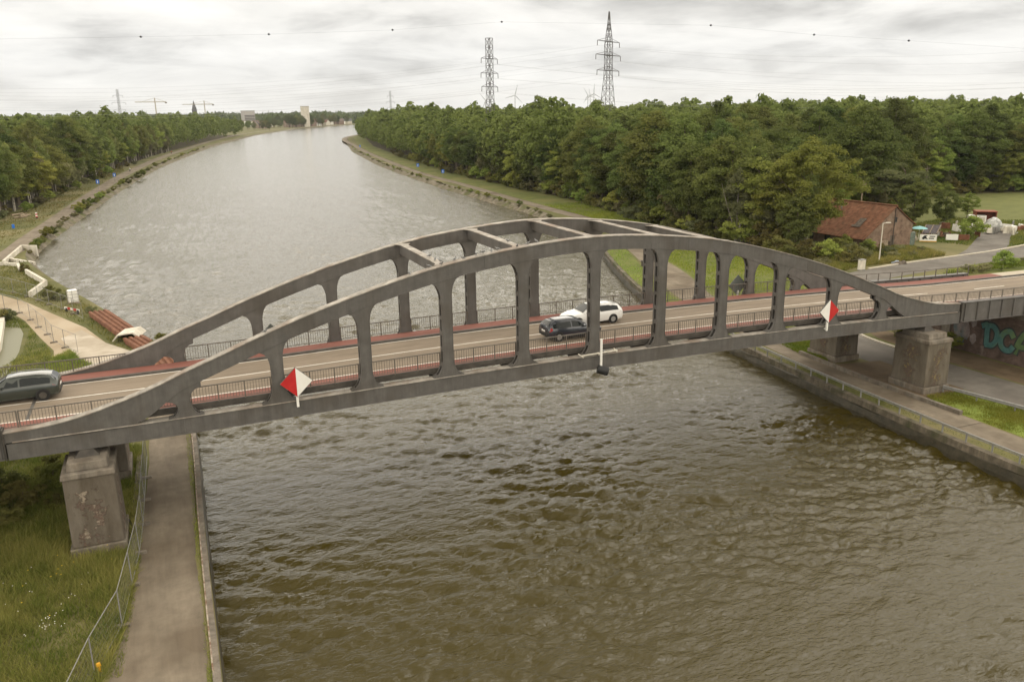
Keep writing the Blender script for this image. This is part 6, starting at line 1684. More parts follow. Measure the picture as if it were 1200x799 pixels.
# ------------------------------------------------------------------ the brick house and its yard
def house():
    o = empty('brick_house', (117, 62, GZ), 'old red brick farmhouse with a long sagging clay tile roof', 'house')
    y0, y1, xr = 54.2, 78.0, 117.2
    xl, zl = 110.9, 3.1; xR, zR = 121.7, 4.9; zr = 8.0
    g_ = MB()
    for y in (y0, y1 - .3):
        g_.prism([(xl + .3, GZ - .3), (xR - .2, GZ - .3), (xR - .2, zR), (xr, zr - .12), (xl + .3, zl + .05)], 'y', y, y + .3)
    g_.box(xl + .3, xl + .6, y0 + .3, y1 - .3, GZ - .3, zl); g_.box(xR - .5, xR - .2, y0 + .3, y1 - .3, GZ - .3, zR - .05)
    g_.build('wall', MT['house_brick'], o, o.location)
    r_ = MB()
    ns = 14
    for (xa, za, xb, zb) in ((xl - .35, zl - .25, xr, zr), (xr, zr, xR + .3, zR - .22)):
        for i in range(ns):
            ya, yb = y0 - .25 + (y1 - y0 + .5) * i / ns, y0 - .25 + (y1 - y0 + .5) * (i + 1) / ns
            s1, s2 = -.16 * math.sin(math.pi * i / ns), -.16 * math.sin(math.pi * (i + 1) / ns)
            m_ = 6
            for k in range(m_):
                t0, t1 = k / m_, (k + 1) / m_
                sag = lambda t, s: s + (-.10 * math.sin(math.pi * t))
                P0 = lambda t, y, s: (xa + (xb - xa) * t, y, za + (zb - za) * t + sag(t, s))
                a, b, c_, d = P0(t0, ya, s1), P0(t1, ya, s1), P0(t1, yb, s2), P0(t0, yb, s2)
                r_.add([a, b, c_, d] + [(q[0], q[1], q[2] + .12) for q in (a, b, c_, d)], [(3, 2, 1, 0), (4, 5, 6, 7), (0, 1, 5, 4), (1, 2, 6, 5), (2, 3, 7, 6), (3, 0, 4, 7)])
    r_.build('roof', MT['tiles'], o, o.location)
    m = MB(); m.path([(xr, y0 - .28, zr + .12), (xr, (y0 + y1) / 2, zr - .02), (xr, y1 + .25, zr + .12)], .17, n=8); m.build('ridge_tiles', MT['tiles'], o, o.location)
    m = MB(); m.box(xr - .4, xr + .35, 69.2, 69.9, zr - .6, zr + .75); m.box(xr - .48, xr + .43, 69.12, 69.98, zr + .75, zr + .87); m.build('chimney', MT['house_brick'], o, o.location)
    # patched roof window and vent pipe on the near slope
    sl_ = (zr - zl + .25) / (xr - xl + .35)
    x = 113.6; z = zl - .25 + (x - xl + .35) * sl_
    m = MB(); m.add([(x - .8, 57.2, z - .8 * sl_ + .16), (x + .6, 57.2, z + .6 * sl_ + .16), (x + .6, 58.5, z + .6 * sl_ + .16), (x - .8, 58.5, z - .8 * sl_ + .16), (x - .8, 57.2, z - .8 * sl_ + .05), (x + .6, 57.2, z + .6 * sl_ + .05), (x + .6, 58.5, z + .6 * sl_ + .05), (x - .8, 58.5, z - .8 * sl_ + .05)], [(0, 1, 2, 3), (0, 1, 5, 4), (1, 2, 6, 5), (2, 3, 7, 6), (3, 0, 4, 7)])
    m.build('roof_hatch', MT['rubble'], o, o.location)
    m = MB(); m.add([(x - 1.1, 57.0, z - 1.1 * sl_ + .17), (x - .8, 57.0, z - .8 * sl_ + .20), (x - .8, 58.9, z - .8 * sl_ + .20), (x - 1.1, 58.9, z - 1.1 * sl_ + .17)], [(0, 1, 2, 3)]); m.build('flashing', MT['rubble'], o, o.location)
    x = 115.6; z = zl + (x - xl) * sl_
    m = MB(); m.tube((x, 64.5, z - .1), (x, 64.5, z + 1.1), .07, n=8); m.tube((x - .25, 64.5, z + .25), (x + .2, 64.5, z + .25), .05); m.build('vent_pipe', MT['grey_metal'], o, o.location)
    m = MB(); m.box(xr + .15, xr + .6, y0 - .02, y0 + .02, 5.4, 6.2); f = m.build('window', MT['black'], o, o.location)
    m = MB(); m.box(xr + .08, xr + .67, y0 - .05, y0 - .022, 5.28, 5.38); m.build('sill', MT['concrete'], f, o.location)
    m = MB(); m.box(xr - .55, xr + .45, y0 - .02, y0 + .02, GZ, GZ + 2.0); m.build('door', MT['rubble'], o, o.location)
    m = MB(); m.tube((xr - .02, y0 - .09, GZ), (xr - .02, y0 - .09, zr - .3), .055, n=8); m.build('drain_pipe', MT['steel_dark'], o, o.location)
    m = MB()
    for y in (58, 62, 66): m.box(xl + .27, xl + .302, y, y + 1.3, GZ + .2, GZ + 1.8)
    m.build('shed_opening', MT['black'], o, o.location)
house()
# outbuilding roofs glimpsed behind the trees
def small_house(x, y, sx, sy, h, rh, rz, wallm, roofm, label, name='house', group=None, z=GZ):
    o = empty(name, (x, y, z), label, 'house', group, rz)
    m = MB(); m.prism([(-sx / 2, 0), (sx / 2, 0), (sx / 2, h), (0, h + rh), (-sx / 2, h)], 'y', -sy / 2, sy / 2); m.build('wall', wallm, o)
    m = MB(); e = .3
    for s in (-1, 1):
        a = (s * (sx / 2 + e), h - e * rh / (sx / 2) + .05); b = (0, h + rh + .05)
        m.add([(a[0], -sy / 2 - e, a[1]), (b[0], -sy / 2 - e, b[1]), (b[0], sy / 2 + e, b[1]), (a[0], sy / 2 + e, a[1]), (a[0], -sy / 2 - e, a[1] + .14), (b[0], -sy / 2 - e, b[1] + .14), (b[0], sy / 2 + e, b[1] + .14), (a[0], sy / 2 + e, a[1] + .14)],
              [(3, 2, 1, 0), (4, 5, 6, 7), (0, 1, 5, 4), (1, 2, 6, 5), (2, 3, 7, 6), (3, 0, 4, 7)])
    m.build('roof', roofm, o)
    return o
small_house(116.5, 86, 6, 7, 4.6, 2.4, .3, MT['white'], mat('grey_slate', (.3, .29, .27), (.4, .38, .35), 1), 'white gabled outbuilding just showing above the brick house roof')
# lamp, cabinet, poles
def street_lamp(x, y, h, label):
    o = empty('street_lamp', (x, y, GZ), label, 'street lamp')
    pale = mat('pale_pole', (.5, .46, .38), (.58, .54, .46), 2)
    m = MB(); m.tube((x, y, GZ), (x, y, GZ + h), .10, .065, n=10); m.build('pole', pale, o, o.location, smooth=True)
    m = MB(); m.tube((x, y, GZ + h - .05), (x + .55, y - .2, GZ + h + .05), .05); m.obox((x + .75, y - .28, GZ + h - .02), .75, .3, .14, -.35, .8); m.build('lamp_head', pale, o, o.location)
street_lamp(103.6, 43.9, 6.1, 'pale street lamp by the side road in front of the brick house')
o = empty('electric_cabinet', (97.4, 41.2, GZ), 'pale grey electric cabinet standing left of the street lamp', 'cabinet')
m = MB(); m.obox((97.4, 41.2, GZ + .12), 1.0, .6, 1.4, .2); m.build('housing', MT['concrete_new'], o, o.location, bevel=.03)
m = MB(); m.obox((97.4, 41.2, GZ), 1.06, .66, .12, .2); m.obox((97.4, 41.2, GZ + 1.52), 1.08, .68, .06, .2); m.build('trim', MT['grey_metal'], o, o.location)
def utility_pole(x, y, h, label, m_):
    o = empty('utility_pole', (x, y, GZ), label, 'utility pole')
    m = MB(); m.tube((x, y, GZ), (x, y, GZ + h), .13, .09, n=8); m.build('pole', m_, o, o.location)
    m = MB(); m.box(x - .8, x + .8, y - .05, y + .05, GZ + h - .6, GZ + h - .48); m.tube((x, y, GZ + h - .05), (x, y, GZ + h + .25), .05)
    for s in (-.7, .7): m.tube((x + s, y, GZ + h - .48), (x + s, y, GZ + h - .25), .06)
    m.build('crossarm', m_, o, o.location)
utility_pole(125.2, 69.5, 9.4, 'wooden utility pole rising behind the brick gable', MT['wood'])
utility_pole(172, 96, 9.0, 'thin pale utility pole before the meadow wood', MT['concrete'])

# yard things
def place(px, py): return G(px, py, GZ)
def banner(p, w_, h_, rz, label, m_, txt=None, name='banner'):
    o = empty(name, p, label, 'banner', None, rz)
    m = MB(); m.box(-w_ / 2, w_ / 2, -.03, .03, .25, .25 + h_); m.build('cloth', m_, o)
    m = MB(); m.tube((-w_ / 2, .05, 0), (-w_ / 2, .05, .3 + h_), .04); m.tube((w_ / 2, .05, 0), (w_ / 2, .05, .3 + h_), .04); m.build('stake', MT['wood'], o)
    if txt:
        m = MB()
        for (a, b, c_, d) in txt: m.box(a, b, -.045, -.031, c_, d)
        m.build('print', MT['black'], o)
fac = R(-38)
p = place(1087, 284)
o = empty('old_sign_board', p, 'white board with black printing propped at the yard entrance', 'sign', None, fac)
m = MB(); m.box(-1.35, 1.35, -.03, .03, .2, 1.35); m.build('board', MT['white'], o)
m = MB(); m.prism([(-1.0, .75), (-.6, 1.2), (-.1, 1.15), (-.35, .95), (0, .5), (-.5, .62), (-.8, .45)], 'y', -.05, -.031); m.box(.2, 1.1, -.05, -.031, .95, 1.12); m.box(.1, .95, -.05, -.031, .6, .78); m.build('print', MT['black'], o)
m = MB(); m.box(-1.38, 1.38, -.05, .0, .1, .24); m.build('frame', MT['yellow'], o)
banner(place(1115, 283), 1.9, 1.0, fac, 'plain white sheet hung between stakes right of the printed board', MT['white'])
p = place(1129, 283); banner(p, 1.7, .95, fac, 'rusty brown panel hung beside the plain white sheet', MT['rust'])
# turquoise parasol
p = place(1076, 281)
o = empty('parasol', p, 'pale turquoise parasol at the corner of the yard', 'parasol')
m = MB(); m.lathe([(1.35, 2.0), (.95, 2.2), (.4, 2.35), (.05, 2.42)], 10); m.build('canopy', mat('turquoise_cloth', (.22, .42, .43), rough=.8), o)
m = MB(); m.tube((0, 0, 0), (0, 0, 2.5), .035); m.build('pole', MT['white'], o)
# boards leaning in front of the house
for i, px in enumerate((1046, 1048.5, 1051, 1054.5)):
    p = place(px, 286.5); m = MB(); m.obox((p[0], p[1], GZ), .55, .12, 2.5 - .12 * (i % 3), fac, .97)
    m.obox((p[0], p[1], GZ + .2), .5, .16, .1, fac)
    m.build('leaning_board', [MT['wood'], MT['concrete_new'], MT['wood'], MT['white']][i], origin=p, label=['weathered brown board leaning by the gable', 'pale board leaning by the gable', 'brown board leaning between two pale boards', 'white board leaning rightmost by the gable'][i], cat='board', group='boards leaning by the brick gable')
p = place(1063, 287); o = empty('greenhouse_frame', p, 'box of grey green netting beside the leaning boards', 'netting', None, fac)
m = MB(); m.box(-1.0, 1.0, -.6, .6, .0, 2.2); m.build('netting', mat('grey_green_net', (.10, .14, .115), (.2, .23, .2), 3), o)
m = MB()
for sx in (-1, 0, 1):
    for sy in (-1, 1): m.tube((sx * 1.02, sy * .62, 0), (sx * 1.02, sy * .62, 2.35), .035)
m.build('frame', MT['wood'], o)
p = place(1057, 281); o = empty('purple_flag', p, 'pale lilac banner on a pole beside the gable', 'flag')
m = MB(); m.tube((0, 0, 0), (0, 0, 4.2), .04); m.build('pole', MT['white'], o); m = MB(); m.add([(0.04, 0, 4.1), (.55, .06, 4.0), (.5, -.04, 2.0), (.04, 0, 2.1), (0.04, .03, 4.1), (.55, .09, 4.0), (.5, -.01, 2.0), (.04, .03, 2.1)], [(0, 1, 2, 3), (7, 6, 5, 4), (0, 4, 5, 1), (1, 5, 6, 2), (2, 6, 7, 3), (3, 7, 4, 0)]); m.build('cloth', mat('lilac_cloth', (.42, .36, .5)), o)
# caravan under dark cover, scrap heaps
def heap(cx, cy, n, spread, label, name, mats_, smin=.3, smax=1.0, cat='scrap', group=None):
    gg = random.Random(int(cx * 10 + cy))
    for i in range(n):
        x, y = cx + gg.gauss(0, spread[0]), cy + gg.gauss(0, spread[1]); s = gg.uniform(smin, smax)
        m = MB(); a = gg.uniform(0, 3.1)
        z = GZ + gg.uniform(-.05, .45)
        kind = gg.random()
        if kind < .4: m.obox((x, y, z), s * 1.5, s * .8, s * .8, a, gg.uniform(.7, 1)); m.obox((x, y, z + s * .8), s * 1.2, s * .7, s * .12, a, .9)
        elif kind < .7: m.tube((x - s, y, z + .1), (x + s * .7, y + s * .8, z + .2 + s * .5), .14 * s + .04, n=8); m.tube((x - s * .6, y - .2, z + .1), (x + s, y + s * .3, z + .15 + s * .3), .1 * s + .03, n=8)
        else:
            m.obox((x, y, z), s * 1.7, .12, s * 1.2, a, .9); m.obox((x, y, z), s * .2, .5, s * 1.1, a, .6)
        mt = gg.randrange(len(mats_))
        nm, lab = mats_[mt][1], mats_[mt][2]
        m.build(nm, mats_[mt][0], origin=(x, y, z), label=lab + label, cat=cat, group=group)
SC = [(MT['white'], 'white_crate', 'discarded white crate or panel '), (MT['concrete_new'], 'pale_scrap', 'pale piece of scrap '), (MT['rust'], 'rusty_scrap', 'rusty piece of scrap '), (MT['rubble'], 'dark_scrap', 'dark piece of scrap '), (MT['grey_metal'], 'metal_scrap', 'grey metal scrap ')]
q = place(1172, 275)
heap(q[0] + 3, q[1] + 3, 70, (6.0, 3.4), 'in the scrap heap before the meadow', 'scrap', SC, .35, 1.1, 'scrap', 'scrap heap at the right edge')
q = place(1096, 281)
heap(q[0], q[1] + 1.2, 26, (4.0, 1.3), 'beside the parasol and banners', 'scrap', SC, .25, .7, 'scrap', 'odds and ends in the yard')
q = place(1030, 287)
heap(q[0] - 1.2, q[1] - .6, 34, (3.2, .8), 'in the brushwood pile before the house', 'brush', [(MT['wood'], 'branch_bundle', 'bundle of cut branches '), (MT['rubble'], 'brushwood', 'dark brushwood ')], .5, 1.0, 'brushwood', 'brushwood before the brick house')
q = place(1163, 271)
o = empty('wrapped_load', q, 'bulky load wrapped in shiny clear plastic on the scrap yard', 'bundle')
V, F4, ti, ct = crown_arrays(5, 2.4, 1.6, 0, 10, 10, .3)
m = MB(); m.lathe([(1.35, 0), (1.6, .5), (1.5, 1.3), (1.15, 2.0), (.5, 2.5), (.1, 2.6)], 11); m.warp(lambda v: (v[0] * (1 + .12 * math.sin(v[2] * 5 + v[1] * 3)), v[1] * (1 + .1 * math.cos(v[2] * 4)), v[2] + .08 * math.sin(v[0] * 6)))
m.build('plastic_wrap', mat('clear_wrap', (.22, .22, .205), (.48, .48, .45), 1.5, rough=.3, lo=.4, hi=.6), o, smooth=False)
m = MB(); m.box(-1.2, 1.2, -1.2, 1.2, 0, .16); m.build('pallet', MT['wood'], o)
q = place(1152, 266)
o = empty('tractor_trailer', q, 'rust red box trailer with open front among the scrap', 'trailer', None, fac)
m = MB(); m.box(-1.8, 1.8, -1.2, 1.2, .7, .9); m.box(-1.8, 1.8, 1.1, 1.2, .9, 3.0); m.box(-1.8, -1.7, -1.2, 1.1, .9, 3.0); m.box(1.7, 1.8, -1.2, 1.1, .9, 3.0); m.box(-1.9, 1.9, -1.3, 1.3, 3.0, 3.15); m.build('body', mat('rust_red', (.20, .06, .035), (.28, .10, .06), 2), o)
for x in (-1.1, 1.1):
    for y in (-1.1, 1.1): m = MB(); m.tube((x, y - .15, .45), (x, y + .15, .45), .45, n=14); m.build('wheel', MT['tyre'], o)
q = place(1143, 266)
o = empty('white_container', q, 'white panel box with a red stripe left of the red trailer', 'container', None, fac)
m = MB(); m.box(-1.5, 1.5, -.8, .8, .2, 2.3); m.build('body', MT['white'], o); m = MB(); m.box(-1.4, -.7, -.82, -.801, 1.2, 2.0); m.build('red_panel', MT['red_paint'], o)
m = MB(); m.box(-.4, 1.3, -.82, -.801, .6, 2.0); m.build('door', MT['concrete_new'], o)
q = place(1050, 308); m = MB(); m.obox((q[0], q[1], GZ), 1.5, .9, .16, .4); m.obox((q[0] + .1, q[1], GZ + .16), 1.2, .6, .14, .7, .8)
m.build('tarpaulin', mat('blue_tarp', (.16, .25, .42), (.45, .48, .5), 3), origin=q, label='crumpled pale blue tarpaulin on the roadside by the lamp', cat='tarpaulin')
q = place(1054, 309); m = MB(); m.obox((q[0], q[1], GZ), 2.0, 1.4, .3, .2, .5); m.obox((q[0] + .6, q[1] - .2, GZ + .1), 1.2, .9, .35, .8, .4); m.build('rubble_pile', MT['rubble'], origin=q, label='dark rubble pile on the roadside beside the blue tarpaulin', cat='rubble')
# lean-to of pale beams over a dark tarpaulin
q = place(1090, 279)
o = empty('lean_to', q, 'lean to of pale beams over a dark sheet behind the printed board', 'shelter', None, fac)
m = MB()
for k in (-1.6, -.4, .8): m.tube((k, -.9, 1.0), (k + .9, .9, 2.3), .07, n=5); m.tube((k + .9, .9, 0), (k + .9, .9, 2.3), .06, n=5); m.tube((k, -.9, 0), (k, -.9, 1.0), .06, n=5)
m.build('beam', MT['wood'], o)
m = MB(); m.add([(-1.7, -.95, .93), (.9, -.95, .93), (1.8, .95, 2.2), (-.8, .95, 2.2), (-1.7, -.95, .99), (.9, -.95, .99), (1.8, .95, 2.26), (-.8, .95, 2.26)], [(3, 2, 1, 0), (4, 5, 6, 7), (0, 1, 5, 4), (1, 2, 6, 5), (2, 3, 7, 6), (3, 0, 4, 7)])
m.build('sheet', mat('dark_lilac_sheet', (.07, .062, .065), (.12, .105, .11), 2, rough=1.0), o)
# two bird boxes on poles on the right verge
for i, (px, py) in enumerate(((640, 228), (649, 226))):
    q = place(px, py); o = empty('nest_box_pole', q, ['short wooden pole with a board on top, left one at the right wood', 'short wooden pole with a board on top, right one at the right wood'][i], 'pole')
    m = MB(); m.tube((0, 0, 0), (0, 0, 3.4), .1); m.build('pole', MT['trunk'], o); m = MB(); m.obox((0, 0, 3.3), 1.3, .5, .4); m.build('box', MT['trunk'], o)

# ------------------------------------------------------------------ pylons and power lines
def lattice(o, base, zs_, ws_, r, m, name='tower_body', nleg=4):
    mb = MB()
    cs = [(-1, -1), (1, -1), (1, 1), (-1, 1)]
    for i in range(len(zs_) - 1):
        for k, (a, b) in enumerate(cs):
            a2, b2 = cs[(k + 1) % 4]
            w0, w1 = ws_[i] / 2, ws_[i + 1] / 2
            mb.tube((a * w0, b * w0, zs_[i]), (a * w1, b * w1, zs_[i + 1]), r, n=4)
            mb.tube((a * w0, b * w0, zs_[i]), (a2 * w1, b2 * w1, zs_[i + 1]), r * .6, n=4)
            mb.tube((a2 * w0, b2 * w0, zs_[i]), (a * w1, b * w1, zs_[i + 1]), r * .6, n=4)
            mb.tube((a * w1, b * w1, zs_[i + 1]), (a2 * w1, b2 * w1, zs_[i + 1]), r * .55, n=4)
    return mb.build(name, m, o)
def pylon(x, y, H, wb, wt, arms, rz, label, r, m, narrow_top=None):
    o = empty('power_pylon', (x, y, GZ), label, 'pylon', 'power pylons over the woods', rz)
    n = 16
    zs_ = np.linspace(0, H, n) ** 1.0
    ws_ = [wb + (wt - wb) * min(1, z / (H * .62)) ** .8 for z in zs_]
    if narrow_top: ws_ = [w_ if z < narrow_top else max(.25, w_ * (H - z) / (H - narrow_top)) for z, w_ in zip(zs_, ws_)]
    lattice(o, None, zs_, ws_, r, m)
    for za, la in arms:
        mb = MB()
        for s in (-1, 1):
            mb.tube((0, -.7, za), (s * la, 0, za), r * .8, n=4); mb.tube((0, .7, za), (s * la, 0, za), r * .8, n=4); mb.tube((0, 0, za + 1.5), (s * la, 0, za), r * .6, n=4)
        mb.build('crossarm', m, o)
        ins = MB()
        for s in (-1, 1): ins.tube((s * la, 0, za), (s * (la + .1), 0, za - 1.8), .13, n=5)
        ins.build('insulators', MT['pylon_dark'], o)
    return o
def ray_pt(px, py, D):
    d = _f + _r * (px - 600) / F_PX - _u * (py - 399.5) / F_PX
    return CAM + d / math.hypot(d[0], d[1]) * D
def pyl_at(px, ptop, D):
    q = ray_pt(px, ptop, D); return q[0], q[1], q[2] - GZ
x, y, H1 = pyl_at(714, 14, 320)
def zz(px, py, D): return ray_pt(px, py, D)[2] - GZ
PY1 = (x, y)
az = math.atan2(y - CAM[1], x - CAM[0])
lrz = az - math.pi / 2 + R(62)
arms1 = [(zz(713, 49, 320), 8.5), (zz(713, 65, 320), 9.5), (zz(713, 83, 320), 8.5)]
pylon(x, y, H1, 9.0, 2.2, arms1, lrz, 'tall tapering lattice pylon with three crossarms, nearest and right one', .115, MT['pylon'], narrow_top=arms1[0][0] - 1)
x2, y2, H2 = pyl_at(573, 45, 330)
PY2 = (x2, y2)
arms2 = [(zz(573, 69, 330), 5.2), (zz(573, 86, 330), 5.5), (zz(573, 102, 330), 5.2)]
pylon(x2, y2, H2, 4.0, 2.0, arms2, lrz, 'narrow lattice pylon with a flat top left of the tall one', .115, MT['pylon'])
for px, pt, D, lab in ((137, 105, 900, 'far lattice pylon above the left wood'), (457, 107, 1000, 'far lattice pylon over the right wood near the canal bend')):
    x, y, H = pyl_at(px, pt, D); pylon(x, y, H, 6, 1.6, [(H * .6, 6), (H * .74, 7), (H * .88, 5)], lrz, lab, .085, MT['pylon'])
def cable(a, b, sag, label, r=.021, group='overhead power line cables', n=26):
    a = np.array(a, float); b = np.array(b, float)
    pts = [a + (b - a) * t + np.array([0, 0, -4 * sag * t * (1 - t)]) for t in np.linspace(0, 1, n)]
    mb = MB(); mb.path(pts, r, n=4)
    c_ = (a + b) / 2
    return mb.build('power_cable', MT['cable'], origin=tuple(c_), label=label, cat='cable', group=group)
ca, sa = math.cos(lrz), math.sin(lrz)
def tip(P, za, la, s): return (P[0] + ca * la * s, P[1] + sa * la * s, GZ + za - 1.8)
leftD = {0: (-60, 112), 1: (-60, 124), 2: (-60, 132)}
for i, nm in enumerate(('top', 'middle', 'lowest')):
    for s, sn in ((-1, 'near'), (1, 'far')):
        # towards the left, past the narrow pylon's line; towards the right, out of the frame
        a = tip(PY1, arms1[i][0], arms1[i][1], s)
        lq = ray_pt(-80, (104, 112, 128)[i] + 3 * s, 420)
        cable(a, lq, 6, '%s cable on the %s arm side running left from the tall pylon' % (nm.capitalize(), sn))
        rq = ray_pt(1300, (60, 86, 104)[i] + 7 * s, 380)
        cable(a, rq, 4, '%s cable on the %s arm side running right from the tall pylon' % (nm.capitalize(), sn))
        a = tip(PY2, arms2[i][0], arms2[i][1], s)
        cable(a, ray_pt(-80, (118, 126, 134)[i] + 2 * s, 520), 5, '%s cable on the %s arm side running left from the narrow pylon' % (nm.capitalize(), sn))
        cable(a, ray_pt(1300, (96, 92, 118)[i] + 3 * s, 430), 5, '%s cable on the %s arm side running right from the narrow pylon' % (nm.capitalize(), sn))
# thin earth wire with warning balls
bp = [(-60, 47), (165, 43.5), (315, 40.5), (460, 35.5), (588, 26), (833, 30), (954, 41), (1065, 48), (1260, 61)]
W3 = [ray_pt(px, py, 260) for px, py in bp]
mb = MB(); mb.path(W3, .012, n=4); mb.build('power_cable', MT['pylon'], origin=tuple(W3[4]), label='thin earth wire crossing the whole sky with warning balls on it', cat='cable')
for i, q in enumerate(W3[1:-1]):
    mb = MB(); mb.lathe([(.02, -.28), (.15, -.24), (.25, -.12), (.28, 0), (.25, .12), (.15, .24), (.02, .28)], 10, tuple(q)); mb.tube(q + np.array([-.5, 0, 0]), q + np.array([.5, 0, 0]), .06)
    mb.build('warning_ball', MT['black'], origin=tuple(q), smooth=True, label='%s dark warning ball from the left on the thin earth wire' % ORD[i].capitalize(), cat='warning ball', group='warning balls on the earth wire')
# wind turbines
def turbine(px, hub_py, D, bl, a0, label):
    q = ray_pt(px, hub_py, D); o = empty('wind_turbine', (q[0], q[1], GZ), label, 'wind turbine', 'wind turbines on the horizon')
    wm = mat('turbine_grey', (.36, .37, .38)) if 'turbine_grey' not in bpy.data.materials else bpy.data.materials['turbine_grey']
    h = q[2] - GZ; dr = np.array([q[0] - CAM[0], q[1] - CAM[1]]); dr /= np.linalg.norm(dr); rt = np.array([dr[1], -dr[0]])
    m = MB(); m.tube((0, 0, 0), (0, 0, h), bl * .055, bl * .03, n=8); m.build('tower', wm, o)
    m = MB(); m.tube((-dr[0] * 5, -dr[1] * 5, h), (dr[0] * 5, dr[1] * 5, h), 2.6, n=8); m.build('nacelle', wm, o)
    for k in range(3):
        a = R(a0 + 120 * k); v = np.array([rt[0] * math.cos(a), rt[1] * math.cos(a), math.sin(a)])
        b0 = np.array([-dr[0] * 6, -dr[1] * 6, h]); m = MB(); m.tube(b0, b0 + v * bl * .25, bl * .03, bl * .045, n=6); m.tube(b0 + v * bl * .25, b0 + v * bl, bl * .045, bl * .012, n=6); m.build('blade', wm, o)
turbine(603.5, 112, 4200, 52, 75, 'wind turbine between the two near pylons')
turbine(569, 118, 4600, 50, 130, 'wind turbine half hidden behind the narrow pylon')
turbine(696, 110, 4300, 48, 88, 'wind turbine closest to the tall pylon, one blade straight up')
turbine(689, 112, 4700, 48, 120, 'wind turbine left of the one beside the tall pylon')
turbine(691.8, 113, 5200, 44, 100, 'smaller wind turbine between its two neighbours beside the tall pylon')
turbine(647, 119, 7000, 42, 60, 'tiny far wind turbine midway between the pylons')

# ------------------------------------------------------------------ the town beyond the canal bend
def far_pt(px, D): 
    d = ray_pt(px, 140, D); return d[0], d[1]
def block(px, D, w_, d_, h, m_, label, cat='building', name='apartment_block', floors=0, rz=.35):
    x, y = far_pt(px, D); o = empty(name, (x, y, GZ), label, cat, None, rz)
    m = MB(); m.box(-w_ / 2, w_ / 2, -d_ / 2, d_ / 2, 0, h); m.build('wall', m_, o)
    m = MB(); m.box(-w_ / 2 - .3, w_ / 2 + .3, -d_ / 2 - .3, d_ / 2 + .3, h, h + .7); m.build('roof', MT['concrete'], o)
    for f in range(floors):
        m = MB(); z = 1.2 + f * 3.1; m.box(-w_ / 2 + .6, w_ / 2 - .6, -d_ / 2 - .06, -d_ / 2 - .01, z, z + 1.5); m.build('window_band', MT['glass'], o)
    return o
block(358, 1560, 11.5, 10, 35, MT['concrete_new'], 'tall pale concrete silo tower beside the canal bend', 'silo', 'silo_tower')
x, y = far_pt(358, 1500); 
block(291, 1900, 24, 16, 30, mat('grey_flats', (.36, .34, .33)), 'grey block of flats at the left of the town', floors=7)
block(299, 1750, 26, 16, 9, MT['white'], 'low white building in front of the grey flats', name='warehouse')
block(308, 1700, 24, 16, 8, MT['concrete_new'], 'pale low warehouse among the town trees', name='warehouse')
block(284, 1800, 20, 14, 10, MT['white'], 'white building left of the low warehouse', name='warehouse')
x, y = far_pt(229, 2400); o = empty('church', (x, y, GZ), 'dark pointed church spire over the left wood', 'church')
H_ = ray_pt(229, 118, 2400)[2] - GZ
m = MB(); m.obox((0, 0, 0), 12, 12, H_ * .58); m.build('tower', mat('slate_dark', (.07, .07, .075)), o); m = MB(); m.obox((0, 0, H_ * .58), 13, 13, H_ * .42, 0, .04); m.build('spire', mat('spire_slate', (.06, .06, .07)), o)
def crane(px, ptop, D, jib, cj, label):
    q = ray_pt(px, ptop, D); o = empty('tower_crane', (q[0], q[1], GZ), label, 'crane', 'yellow tower cranes over the town')
    h = q[2] - GZ; ym = MT['crane']; dr = np.array([q[0] - CAM[0], q[1] - CAM[1]]); dr /= np.linalg.norm(dr); rt = np.array([dr[1], -dr[0]])
    m = MB(); m.tube((0, 0, 0), (0, 0, h), 1.1, n=4); m.build('mast', ym, o)
    m = MB(); z = h * .86
    m.tube((-rt[0] * jib, -rt[1] * jib, z), (rt[0] * cj, rt[1] * cj, z), .8, n=4); m.tube((0, 0, h), (-rt[0] * jib * .7, -rt[1] * jib * .7, z), .25, n=4); m.tube((0, 0, h), (rt[0] * cj, rt[1] * cj, z), .25, n=4); m.build('jib', ym, o)
    m = MB(); m.obox((rt[0] * cj, rt[1] * cj, z - 3), 4, 4, 3); m.build('counterweight', MT['concrete'], o)
crane(181, 115, 2000, 40, 22, 'yellow tower crane with its jib level above the left wood')
crane(239, 118.5, 2200, 50, 20, 'yellow tower crane right of the church spire')
gh = random.Random(5)
def bank_x(y): return float(np.interp(y, [p[1] for p in LS], [p[0] for p in LS]))
wm = [MT['white'], MT['concrete_new'], mat('far_brick', (.20, .14, .11)), mat('far_brick_pale', (.27, .21, .165))]
rm = [mat('far_tiles', (.17, .095, .07)), mat('far_slate', (.10, .10, .10)), mat('far_tiles_brown', (.14, .10, .078))]
for i in range(46):
    px = gh.uniform(366, 412) if i < 34 else gh.uniform(296, 316); D = gh.uniform(1560, 1980) if i < 34 else gh.uniform(1450, 1700)
    x, y = far_pt(px, D); a, b = gh.randrange(4), gh.randrange(3)
    x = min(x, bank_x(y) - 18 - gh.uniform(0, 30))
    small_house(x, y, gh.uniform(9, 12), gh.uniform(9, 16), gh.uniform(5.5, 7.5), gh.uniform(4, 5.5), gh.uniform(0, 3.1), wm[a], rm[b],
                '%s walled house with a %s roof in the distant town' % (['white', 'cream', 'red brick', 'pale brick'][a], ['red tiled', 'dark slate', 'brown tiled'][b]), group='houses of the distant town')
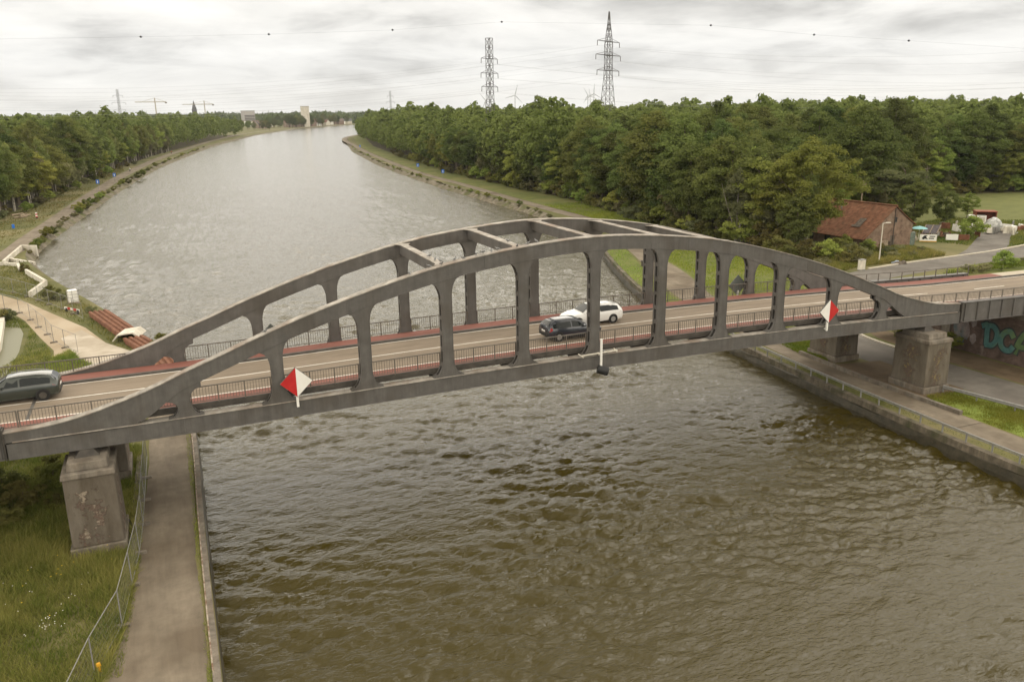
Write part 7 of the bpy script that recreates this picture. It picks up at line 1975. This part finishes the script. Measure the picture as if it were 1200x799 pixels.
# trees of the town and the grassy far bank
for i in range(52):
    if i < 12: px, D, k, s = gh.uniform(312, 352), gh.uniform(1480, 1700), 'dark_a', gh.uniform(.75, 1.1)
    elif i < 36: px, D, k, s = gh.uniform(364, 412), gh.uniform(1500, 1900), gh.choice(['dark_a', 'oak_b']), gh.uniform(.7, 1.15)
    else: px, D, k, s = gh.uniform(270, 330), gh.uniform(1250, 1640), gh.choice(['oak_b', 'dark_b']), gh.uniform(.7, .95)
    x, y = far_pt(px, D); x = min(x, bank_x(y) - 14); plant(k, x, y, s, i, 'dark tree among the buildings of the distant town', 'tree', 'trees of the distant town', sz=s * (1.2 if i in (2, 5, 8, 14, 19) else 1))
# low woods on the horizon
hp = []
for i in range(900):
    px = gh.uniform(-40, 1240); D = gh.uniform(1900, 6500); x, y = far_pt(px, D)
    hp.append((x, y, gh.uniform(.9, 1.3) * 1.15, 'oak_a'))
def horizon_wood(pts):
    Vs, Ts = [], []; gg = np.random.default_rng(8)
    for x, y, s, k in pts:
        n = 60; d = gg.normal(size=(n, 3)); d /= np.linalg.norm(d, axis=1)[:, None]; d[:, 2] = np.abs(d[:, 2])
        c_ = d * np.array([26, 26, 16]) * s + np.array([x, y, GZ + 2]); a = gg.normal(size=(n, 3)); a /= np.linalg.norm(a, axis=1)[:, None]; b = np.cross(a, d)
        sz = 6.5 * s
        Vs.append(np.stack([c_ - a * sz, c_ - b * sz * .7, c_ + a * sz, c_ + b * sz * .7], 1)); Ts.append(gg.uniform(.2, .8, n))
    V = np.concatenate(Vs).reshape(-1, 3)
    tag(np_mesh('horizon_wood', V, np.arange(len(V)).reshape(-1, 4), MT['leaf_dark'], tint=np.concatenate(Ts)), 'low dark band of woods along the horizon', 'wood', None, 'stuff')
horizon_wood(hp)

# ------------------------------------------------------------------ thin summer haze
m = bpy.data.materials.new('haze_air'); m.use_nodes = True
t = m.node_tree; t.nodes.remove(t.nodes['Principled BSDF'])
pv = N(t, 'ShaderNodeVolumePrincipled'); pv.inputs['Color'].default_value = (0.93, 0.95, 0.97, 1); pv.inputs['Density'].default_value = 0.00005
t.links.new(pv.outputs[0], t.nodes['Material Output'].inputs['Volume'])
mb = MB(); mb.box(-9100, 9100, -420, 9100, -3.0, 215.0)
mb.build('haze', m, kind='stuff', label='thin pale summer haze over the canal and the woods')
